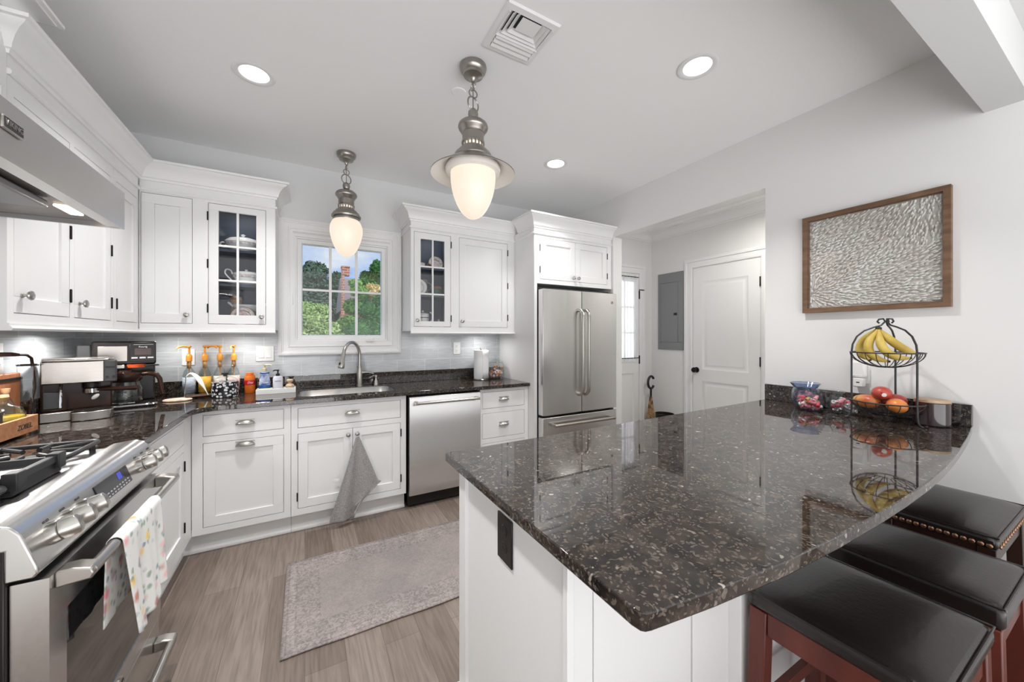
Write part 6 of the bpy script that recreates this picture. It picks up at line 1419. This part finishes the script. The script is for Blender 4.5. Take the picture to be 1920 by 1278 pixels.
pm = obj('pump', MB().lathe([(0, 0.1565), (0.014, 0.1565), (0.014, 0.174), (0.006, 0.178), (0.005, 0.196), (0.010, 0.198), (0.010, 0.205), (0, 0.207)], o, n=20), M('clear amber plastic', (0.70, 0.58, 0.32), 0.2), r)
obj('nozzle', MB().tube([Vector(o) + Vector((0, 0, 0.202)), Vector(o) + Vector((0.03, -0.01, 0.204)), Vector(o) + Vector((0.048, -0.015, 0.197))], 0.005, 8), m_plast, pm)
Fo = Fr((o[0], o[1], 0), Vector((0.99, 0.1, 0)), Vector((0.1, -0.99, 0))); letters('lettering', 'Dawn', Fo, 0.0, o[2] + 0.072, 0.0285, 0.018, m_plast, r, shear=0.2)
o = (-0.178, 3.300, ZC + 0.0105)
r = thing('hand_soap', 'white hand soap bottle with a black pump on the tray', 'soap bottle', o)
obj('body', MB().lathe([(0, 0), (0.030, 0), (0.033, 0.005), (0.033, 0.098), (0.028, 0.112), (0.012, 0.118), (0, 0.118)], o, n=32, sq=(1.0, 0.72)), M('pale lavender plastic', (0.66, 0.66, 0.74), 0.3), r)
Fo = face_s(o[1]); letters('lettering', 'method', Fo, o[0], o[2] + 0.080, 0.0242, 0.013, m_fside, r)
pm = obj('pump', MB().lathe([(0, 0.1185), (0.013, 0.1185), (0.013, 0.133), (0.005, 0.136), (0.005, 0.154), (0.009, 0.156), (0.009, 0.163), (0, 0.165)], o, n=20), m_dark, r)
obj('nozzle', MB().tube([Vector(o) + Vector((0, 0, 0.160)), Vector(o) + Vector((-0.022, -0.008, 0.161)), Vector(o) + Vector((-0.030, -0.010, 0.154))], 0.0045, 8), m_dark, pm)
o = (-0.100, 3.295, ZC + 0.0105)
r = thing('scrub_brush', 'small wooden palm brush standing on the right end of the white tray', 'brush', o)
obj('bristles', MB().lathe([(0, 0), (0.024, 0), (0.025, 0.030), (0, 0.030)], o, n=28), M('pale bristle', (0.62, 0.52, 0.40), 0.9, bump=0.5, bscale=400), r)
obj('handle', MB().lathe([(0, 0.0305), (0.028, 0.0305), (0.030, 0.040), (0.024, 0.050), (0.011, 0.056), (0.010, 0.062), (0.020, 0.070), (0.023, 0.080), (0.018, 0.088), (0, 0.090)], o, n=28), wood('beech', (0.58, 0.42, 0.27), (0.66, 0.50, 0.34), (5, 5, 5), 0.5), r)

# ------------------------------------------------------------------ china behind glass
m_china = M('white china', (0.84, 0.85, 0.86), 0.18); m_band = M('grey and rose printed china', (0.40, 0.32, 0.32), 0.25, noise=((0.66, 0.66, 0.67), 60, (1, 1, 1)))
m_gold = M('dull gold rim', (0.40, 0.30, 0.16), 0.35, 0.6); m_green = M('green glazed pottery', (0.03, 0.13, 0.07), 0.2); m_rose = M('rose glaze', (0.40, 0.18, 0.16), 0.3)
def part_l(name, prof, o, mt, r, n=32, sq=(1, 1)): return obj(name, MB().lathe(prof, o, n=n, sq=sq), mt, r)
def tureen(x, y, z, s, label):
    r = thing('tureen', label, 'tureen', (x, y, z)); o = (x, y, z); q = (1, 0.75)
    part_l('bowl', [(0, 0), (0.060 * s, 0), (0.055 * s, 0.012 * s), (0.085 * s, 0.035 * s), (0.105 * s, 0.062 * s), (0.108 * s, 0.072 * s), (0, 0.072 * s)], o, m_china, r, 36, q)
    part_l('band', [(0.1085 * s, 0.058 * s), (0.110 * s, 0.060 * s), (0.1105 * s, 0.076 * s), (0.108 * s, 0.077 * s)], o, m_band, r, 36, q)
    l_ = part_l('lid', [(0, 0.0775 * s), (0.112 * s, 0.0775 * s), (0.108 * s, 0.088 * s), (0.085 * s, 0.106 * s), (0.040 * s, 0.118 * s), (0, 0.121 * s)], o, m_china, r, 36, q)
    part_l('knob', [(0, 0.120 * s), (0.010 * s, 0.120 * s), (0.008 * s, 0.128 * s), (0.016 * s, 0.136 * s), (0, 0.144 * s)], o, m_china, l_, 16)
    for s_ in (-1, 1): obj('handle', MB().ring((x + s_ * 0.118 * s, y, z + 0.055 * s), 0.017 * s, 0.006 * s, (0, 1, 0.2), 16, 8), m_china, r)
    return r
def plate_up(x, y, z, Rr, label, mt=None, lean=12, turn=0, rim=None):
    r = thing('display_plate', label, 'plate', (x, y, z)); nrm = Vector((math.sin(R(turn)), -math.cos(R(turn)), math.sin(R(lean)))).normalized()
    up = (Vector((0, 0, 1)) - nrm * nrm.z).normalized(); o = Vector((x, y, z)) + up * Rr + Vector((0, 0, 0.0025))
    obj('plate', MB().lathe([(0, 0), (Rr * 0.62, 0), (Rr * 0.70, 0.008), (Rr, 0.016), (Rr, 0.019), (Rr * 0.68, 0.012), (Rr * 0.6, 0.004), (0, 0.004)], o, nrm, 40), mt or m_china, r)
    m = MB()
    m.ring(o + nrm * 0.0175, Rr * 0.99, 0.0022, nrm, 40, 6); obj('rim', m, rim or m_gold, r)
    return r
ZS0, ZS1, ZS2 = W0 + 0.0205, SHELF[0] + 0.0005, SHELF[1] + 0.0005
tureen(-0.395, 3.330, ZS2, 1.0, 'lidded white tureen on the top shelf of the cabinet left of the window')
def gravy(x, y, z, label, tray=True):
    r = thing('sauce_tureen', label, 'sauce boat', (x, y, z)); o = (x, y, z); q = (1, 0.7)
    if tray: part_l('stand', [(0, 0), (0.07, 0), (0.115, 0.016), (0.117, 0.020), (0.07, 0.008), (0, 0.008)], o, m_china, r, 36, q)
    b0 = 0.0085
    part_l('bowl', [(0, b0), (0.045, b0), (0.06, b0 + 0.02), (0.078, b0 + 0.065), (0.080, b0 + 0.085), (0, b0 + 0.085)], o, m_china, r, 32, q)
    part_l('band', [(0.0785, b0 + 0.055), (0.0815, b0 + 0.060), (0.0815, b0 + 0.078), (0.079, b0 + 0.08)], o, m_band, r, 32, q)
    l_ = part_l('lid', [(0, b0 + 0.0855), (0.080, b0 + 0.0855), (0.06, b0 + 0.098), (0, b0 + 0.104)], o, m_china, r, 32, q); part_l('knob', [(0, b0 + 0.103), (0.008, b0 + 0.103), (0.011, b0 + 0.114), (0, b0 + 0.120)], o, m_china, l_, 14)
    obj('handle', MB().tube(bez([Vector((x - 0.076, y, z + 0.030)), Vector((x - 0.100, y, z + 0.055)), Vector((x - 0.125, y, z + 0.090)), Vector((x - 0.118, y, z + 0.118)), Vector((x - 0.092, y, z + 0.112)), Vector((x - 0.082, y, z + 0.085))], 20), 0.005, 8), m_china, r)
    return r
gravy(-0.375, 3.320, ZS1, 'white sauce tureen with a looped handle on the middle shelf left of the window')
r = thing('serving_bowl', 'white two-handled bowl behind the plate on the bottom shelf left of the window', 'bowl', (-0.37, 3.40, ZS0)); o = (-0.370, 3.355, ZS0)
part_l('bowl', [(0, 0), (0.045, 0), (0.03, 0.06), (0.03, 0.105), (0.07, 0.125), (0.092, 0.155), (0.094, 0.165), (0.085, 0.165), (0.06, 0.135), (0, 0.125)], o, m_china, r, 32, (1, 0.58))
for s_ in (-1, 1): obj('handle', MB().tube([(o[0] + s_ * 0.088, o[1], ZS0 + 0.15), (o[0] + s_ * 0.108, o[1], ZS0 + 0.172), (o[0] + s_ * 0.118, o[1], ZS0 + 0.182)], [0.006, 0.009, 0.006], 8), m_china, r)
r = thing('wooden_pot', 'tan wooden pot at the back of the bottom shelf left of the window', 'pot', (-0.44, 3.44, ZS0))
part_l('body', [(0, 0.0), (0.03, 0.0), (0.035, 0.19), (0.037, 0.225), (0.034, 0.23), (0, 0.228)], (-0.448, 3.424, ZS0), m_cork, r, 24); part_l('rim', [(0.037, 0.222), (0.0395, 0.222), (0.0395, 0.228), (0.037, 0.228)], (-0.448, 3.424, ZS0), m_gold, r, 24)
m_flo = M('flower printed china', (0.64, 0.62, 0.60), 0.2, noise=((0.40, 0.22, 0.22), 38, (1, 1, 1)))
plate_up(-0.392, 3.285, ZS0, 0.072, 'flower printed plate standing at the front of the bottom shelf left of the window', m_flo)
# right glass cabinet
r = thing('low_bowl', 'low white bowl at the left of the top shelf right of the window', 'bowl', (0.915, 3.33, ZS2)); part_l('bowl', [(0, 0), (0.03, 0), (0.045, 0.02), (0.052, 0.055), (0.050, 0.06), (0.04, 0.03), (0, 0.012)], (0.905, 3.33, ZS2), m_china, r); part_l('rim', [(0.0515, 0.053), (0.0535, 0.055), (0.0515, 0.060)], (0.905, 3.33, ZS2), m_gold, r)
r = thing('figurine', 'small brown and white china ornament on the top shelf right of the window', 'ornament', (0.972, 3.30, ZS2)); m_brn = M('brown glaze', (0.12, 0.06, 0.035), 0.3)
m = MB(); [m.ball((0.962 + 0.016 * k, 3.30, ZS2 + 0.012 + 0.010 * (k % 2)), (0.013, 0.013, 0.0118), 10, 8) for k in range(3)]; obj('body', m, m_china, r); m = MB(); [m.ball((0.968 + 0.014 * k, 3.298, ZS2 + 0.042 + 0.006 * (k % 2)), 0.011, 10, 8) for k in range(3)]; obj('flower', m, m_brn, r)
plate_up(1.062, 3.345, ZS2, 0.068, 'scroll printed plate standing on the top shelf right of the window', m_band)
plate_up(0.888, 3.285, ZS1, 0.075, 'gold rimmed plate standing at the left of the middle shelf right of the window', m_china)
r = thing('grey_jug', 'grey rounded jug in the middle of the middle shelf right of the window', 'jug', (0.955, 3.38, ZS1)); m_gchina = M('grey stoneware', (0.30, 0.30, 0.30), 0.25)
part_l('body', [(0, 0), (0.045, 0), (0.05, 0.03), (0.035, 0.085), (0.03, 0.11), (0.045, 0.14), (0.04, 0.155), (0.02, 0.165), (0, 0.166)], (0.955, 3.38, ZS1), m_gchina, r); obj('handle', MB().ring((1.000, 3.38, ZS1 + 0.10), 0.032, 0.005, (0, 1, 0), 18, 8), m_gchina, r)
r = thing('green_bowl', 'green and rose glazed bowl on the middle shelf right of the window', 'bowl', (1.065, 3.32, ZS1)); part_l('bowl', [(0, 0), (0.025, 0), (0.045, 0.025), (0.048, 0.055), (0.044, 0.07), (0, 0.068)], (1.062, 3.32, ZS1), m_green, r); part_l('rim', [(0.045, 0.068), (0.050, 0.074), (0.036, 0.094), (0, 0.098)], (1.062, 3.32, ZS1), m_rose, r)
r = thing('canister', 'grey-white lidded canister on the bottom shelf right of the window', 'canister', (0.935, 3.33, ZS0)); o = (0.937, 3.335, ZS0)
part_l('body', [(0, 0), (0.054, 0), (0.056, 0.004), (0.056, 0.125), (0, 0.126)], o, m_china, r); part_l('band', [(0.0562, 0.098), (0.0575, 0.098), (0.0575, 0.106), (0.0562, 0.106)], o, m_fside, r); l_ = part_l('lid', [(0, 0.1265), (0.057, 0.1265), (0.054, 0.138), (0.025, 0.152), (0, 0.155)], o, m_china, r); part_l('knob', [(0, 0.154), (0.008, 0.154), (0.010, 0.165), (0, 0.171)], o, m_china, l_, 14)
r = thing('teapot', 'white teapot with a tall looped handle on the bottom shelf right of the window', 'teapot', (1.075, 3.31, ZS0)); o = (1.080, 3.31, ZS0)
part_l('body', [(0, 0), (0.03, 0), (0.045, 0.02), (0.048, 0.04), (0.036, 0.062), (0.018, 0.07), (0, 0.071)], o, m_china, r); part_l('lid_knob', [(0, 0.0715), (0.008, 0.0715), (0.010, 0.085), (0, 0.092)], o, m_china, r, 14)
obj('handle', MB().tube(bez([Vector((1.036, 3.31, ZS0 + 0.02)), Vector((1.016, 3.31, ZS0 + 0.03)), Vector((1.006, 3.31, ZS0 + 0.07)), Vector((1.026, 3.31, ZS0 + 0.10)), Vector((1.010, 3.31, ZS0 + 0.145)), Vector((0.995, 3.31, ZS0 + 0.150))], 20), 0.0055, 8), m_china, r)

# ------------------------------------------------------------------ the garden seen through the window
m_lawn = M('lawn', (0.05, 0.11, 0.03), 0.95, noise=((0.08, 0.16, 0.05), 3, (1, 1, 1)))
struct('garden_ground', MB().box(-14, 14, 4.2, 40, -0.5, -0.4), m_lawn)
m_bark = M('bark', (0.09, 0.065, 0.05), 0.9)
def leafmat(nm, a, b_): return M(nm, a, 0.6, noise=(b_, 1.2, (1, 1, 1)), spec=0.2)
def tree(name, label, x, y, H, blobs, n, ls, mt, seed, trunk=True, cat='tree'):
    rn = random.Random(seed); r = thing(name, label, cat, (x, y, -0.4), 'trees and shrubs in the garden'); m = MB(); tot = sum(b_[3] ** 2 for b_ in blobs)
    for bx_, by_, bz_, br_ in blobs:
        for k in range(int(n * br_ ** 2 / tot)):
            d = Vector((rn.gauss(0, 1), rn.gauss(0, 1), rn.gauss(0, 1))).normalized(); rr = br_ * (0.72 + 0.33 * rn.random())
            c = Vector((x + bx_, y + by_, bz_)) + Vector((d.x, d.y, d.z * 0.85)) * rr
            t = Vector((rn.gauss(0, 1), rn.gauss(0, 1), rn.gauss(0, 0.6))).normalized(); b2 = t.cross(d + Vector((0, 0, 0.3))).normalized(); s_ = ls * rn.uniform(0.6, 1.3)
            m.add([c - t * s_, c + b2 * s_ * 0.5, c + t * s_, c - b2 * s_ * 0.5], [(0, 1, 2, 3)])
        m.ball((x + bx_, y + by_, bz_), (br_ * 0.78, br_ * 0.78, br_ * 0.66), 14, 10)
    obj('foliage', m, mt, r)
    k = MB(); k.tube([(x, y, -0.4), (x + 0.02, y, 0.3), (x, y, blobs[0][2])], [0.07, 0.055, 0.02], 10); obj('trunk', k, m_bark, r)
g1 = leafmat('pale green leaves', (0.17, 0.30, 0.09), (0.34, 0.46, 0.20)); g2 = leafmat('deep green leaves', (0.025, 0.10, 0.03), (0.06, 0.19, 0.05)); g3 = leafmat('blue green leaves', (0.04, 0.075, 0.06), (0.09, 0.15, 0.11)); g4 = leafmat('bright green leaves', (0.09, 0.22, 0.045), (0.17, 0.33, 0.08)); g5 = leafmat('dark green leaves', (0.015, 0.045, 0.02), (0.035, 0.085, 0.035)); g6 = leafmat('yellowing leaves', (0.42, 0.33, 0.13), (0.60, 0.50, 0.26))
def at(fx, fz, y): return (y * (-0.0046 + 0.170 * fx), 1.342 + y * (0.0026 + 0.212 * fz))
def gtree(name, label, y, blobs, n, ls, mt, seed, cat='tree', dy=0.3):
    """blobs: (fx, fz, r) as spread over the view of the garden from the window, at distance y"""
    x0 = at(blobs[0][0], 0, y)[0]; rn = random.Random(seed + 50)
    B = [(at(fx, fz, y)[0] - x0, rn.uniform(-dy, dy), at(fx, fz, y)[1], rr) for fx, fz, rr in blobs]
    tree(name, label, x0, y, 2 * (B[0][2] + 0.4), B, n, ls, mt, seed, cat=cat)
gtree('maple_shrub', 'pale green layered shrub low on the left of the window view', 7.2, [(0.14, 0.16, 0.24), (-0.04, 0.12, 0.26), (0.30, 0.05, 0.22), (0.06, 0.28, 0.18), (0.22, 0.28, 0.16), (0.12, -0.2, 0.5), (0.40, -0.05, 0.18)], 9000, 0.032, g1, 3, 'shrub', 0.15)
gtree('evergreen_shrub', 'big deep green shrub filling the lower right of the window view', 6.4, [(0.92, 0.10, 0.30), (0.74, 0.05, 0.22), (1.06, 0.22, 0.26), (0.86, 0.30, 0.16), (0.9, -0.5, 0.6)], 9000, 0.026, g2, 4, 'shrub', 0.1)
gtree('bright_shrub', 'bright green shrub in the middle right of the window view', 8.2, [(0.60, 0.10, 0.26), (0.66, 0.34, 0.20), (0.72, 0.52, 0.17), (0.58, -0.2, 0.40), (0.68, 0.62, 0.12)], 7500, 0.034, g4, 5, 'shrub', 0.15)
gtree('tall_tree', 'tall blue-green tree on the left of the window view', 15.5, [(0.14, 0.62, 0.40), (0.05, 0.50, 0.48), (0.22, 0.72, 0.24), (0.10, 0.78, 0.20), (0.02, 0.68, 0.36), (0.26, 0.60, 0.36), (0.16, 0.72, 0.40), (0.12, 0.3, 0.8)], 9000, 0.066, g3, 6)
gtree('distant_tree', 'dark tree just left of the brick chimney in the window view', 17.0, [(0.40, 0.56, 0.38), (0.44, 0.68, 0.22), (0.34, 0.46, 0.42), (0.42, 0.3, 0.6), (0.47, 0.60, 0.25)], 6500, 0.066, g5, 7)
gtree('conifer', 'feathery green conifer at the upper right of the window view', 10.5, [(0.93, 0.66, 0.26), (0.96, 0.80, 0.17), (0.82, 0.72, 0.14), (1.0, 0.90, 0.10), (0.86, 0.56, 0.24), (0.98, 0.4, 0.5), (0.80, 0.62, 0.20), (1.0, 0.76, 0.24)], 8500, 0.042, g2, 8)
gtree('yellow_shrub', 'yellowing shrub at the right of the window view', 9.2, [(0.89, 0.575, 0.10), (0.96, 0.57, 0.11), (0.84, 0.55, 0.08), (0.91, 0.52, 0.10)], 2000, 0.034, g6, 9, 'shrub', 0.05)
gtree('back_hedge', 'dark green hedge along the far edge of the garden in the window view', 22.0, [(-0.05 + 0.16 * k, 0.30 + 0.05 * (k % 2), 0.75) for k in range(8)], 6000, 0.12, g5, 10, 'hedge')
# neighbouring house with the brick chimney
def bricks():
    m, n, l, b = nodes('red brick'); tc = n.new('ShaderNodeTexCoord'); sx = n.new('ShaderNodeSeparateXYZ'); l.new(tc.outputs['Object'], sx.inputs[0])
    ad = n.new('ShaderNodeMath'); l.new(sx.outputs[0], ad.inputs[0]); l.new(sx.outputs[1], ad.inputs[1]); cb = n.new('ShaderNodeCombineXYZ'); l.new(ad.outputs[0], cb.inputs[0]); l.new(sx.outputs[2], cb.inputs[1])
    br = n.new('ShaderNodeTexBrick'); br.inputs['Scale'].default_value = 1; br.inputs['Brick Width'].default_value = 0.21; br.inputs['Row Height'].default_value = 0.075; br.inputs['Mortar Size'].default_value = 0.008
    br.inputs['Color1'].default_value = (0.24, 0.09, 0.07, 1); br.inputs['Color2'].default_value = (0.34, 0.15, 0.11, 1); br.inputs['Mortar'].default_value = (0.40, 0.34, 0.31, 1)
    l.new(cb.outputs[0], br.inputs['Vector']); l.new(br.outputs['Color'], b.inputs['Base Color']); b.inputs['Roughness'].default_value = 0.9; return m
m_brick = bricks(); m_shing = M('mauve grey roof shingle', (0.17, 0.14, 0.17), 0.9, noise=((0.22, 0.19, 0.22), 8, (1, 1, 6)))
hy = 12.0
def hx(fx): return at(fx, 0, hy)[0]
def hz(fz): return at(0, fz, hy)[1]
r = thing('neighbor_house', 'neighbouring brick house with a tall chimney and grey roof beyond the garden', 'house', (hx(0.6), hy + 1.2, -0.4))
obj('wall', MB().box(hx(0.55), hx(1.35), hy + 0.5, hy + 2.4, -0.4, hz(0.30)), m_brick, r)
obj('roof', MB().hexa([(hx(0.50), hy + 0.3, hz(0.30)), (hx(1.4), hy + 0.3, hz(0.30)), (hx(1.4), hy + 2.6, hz(0.30)), (hx(0.50), hy + 2.6, hz(0.30)), (hx(0.505), hy + 0.8, hz(0.71)), (hx(0.68), hy + 0.8, hz(0.71)), (hx(0.68), hy + 1.2, hz(0.71)), (hx(0.505), hy + 1.2, hz(0.71))]), m_shing, r)
ch = MB().hexa([(hx(0.475), hy, -0.4), (hx(0.545), hy, -0.4), (hx(0.545), hy + 0.25, -0.4), (hx(0.475), hy + 0.25, -0.4), (hx(0.495), hy, hz(0.70)), (hx(0.53), hy, hz(0.70)), (hx(0.53), hy + 0.25, hz(0.70)), (hx(0.495), hy + 0.25, hz(0.70))])
ch.box(hx(0.495), hx(0.598), hy, hy + 0.25, hz(0.70), hz(0.79)); ch.box(hx(0.490), hx(0.603), hy - 0.01, hy + 0.26, hz(0.79), hz(0.81))
obj('chimney', ch, m_brick, r)
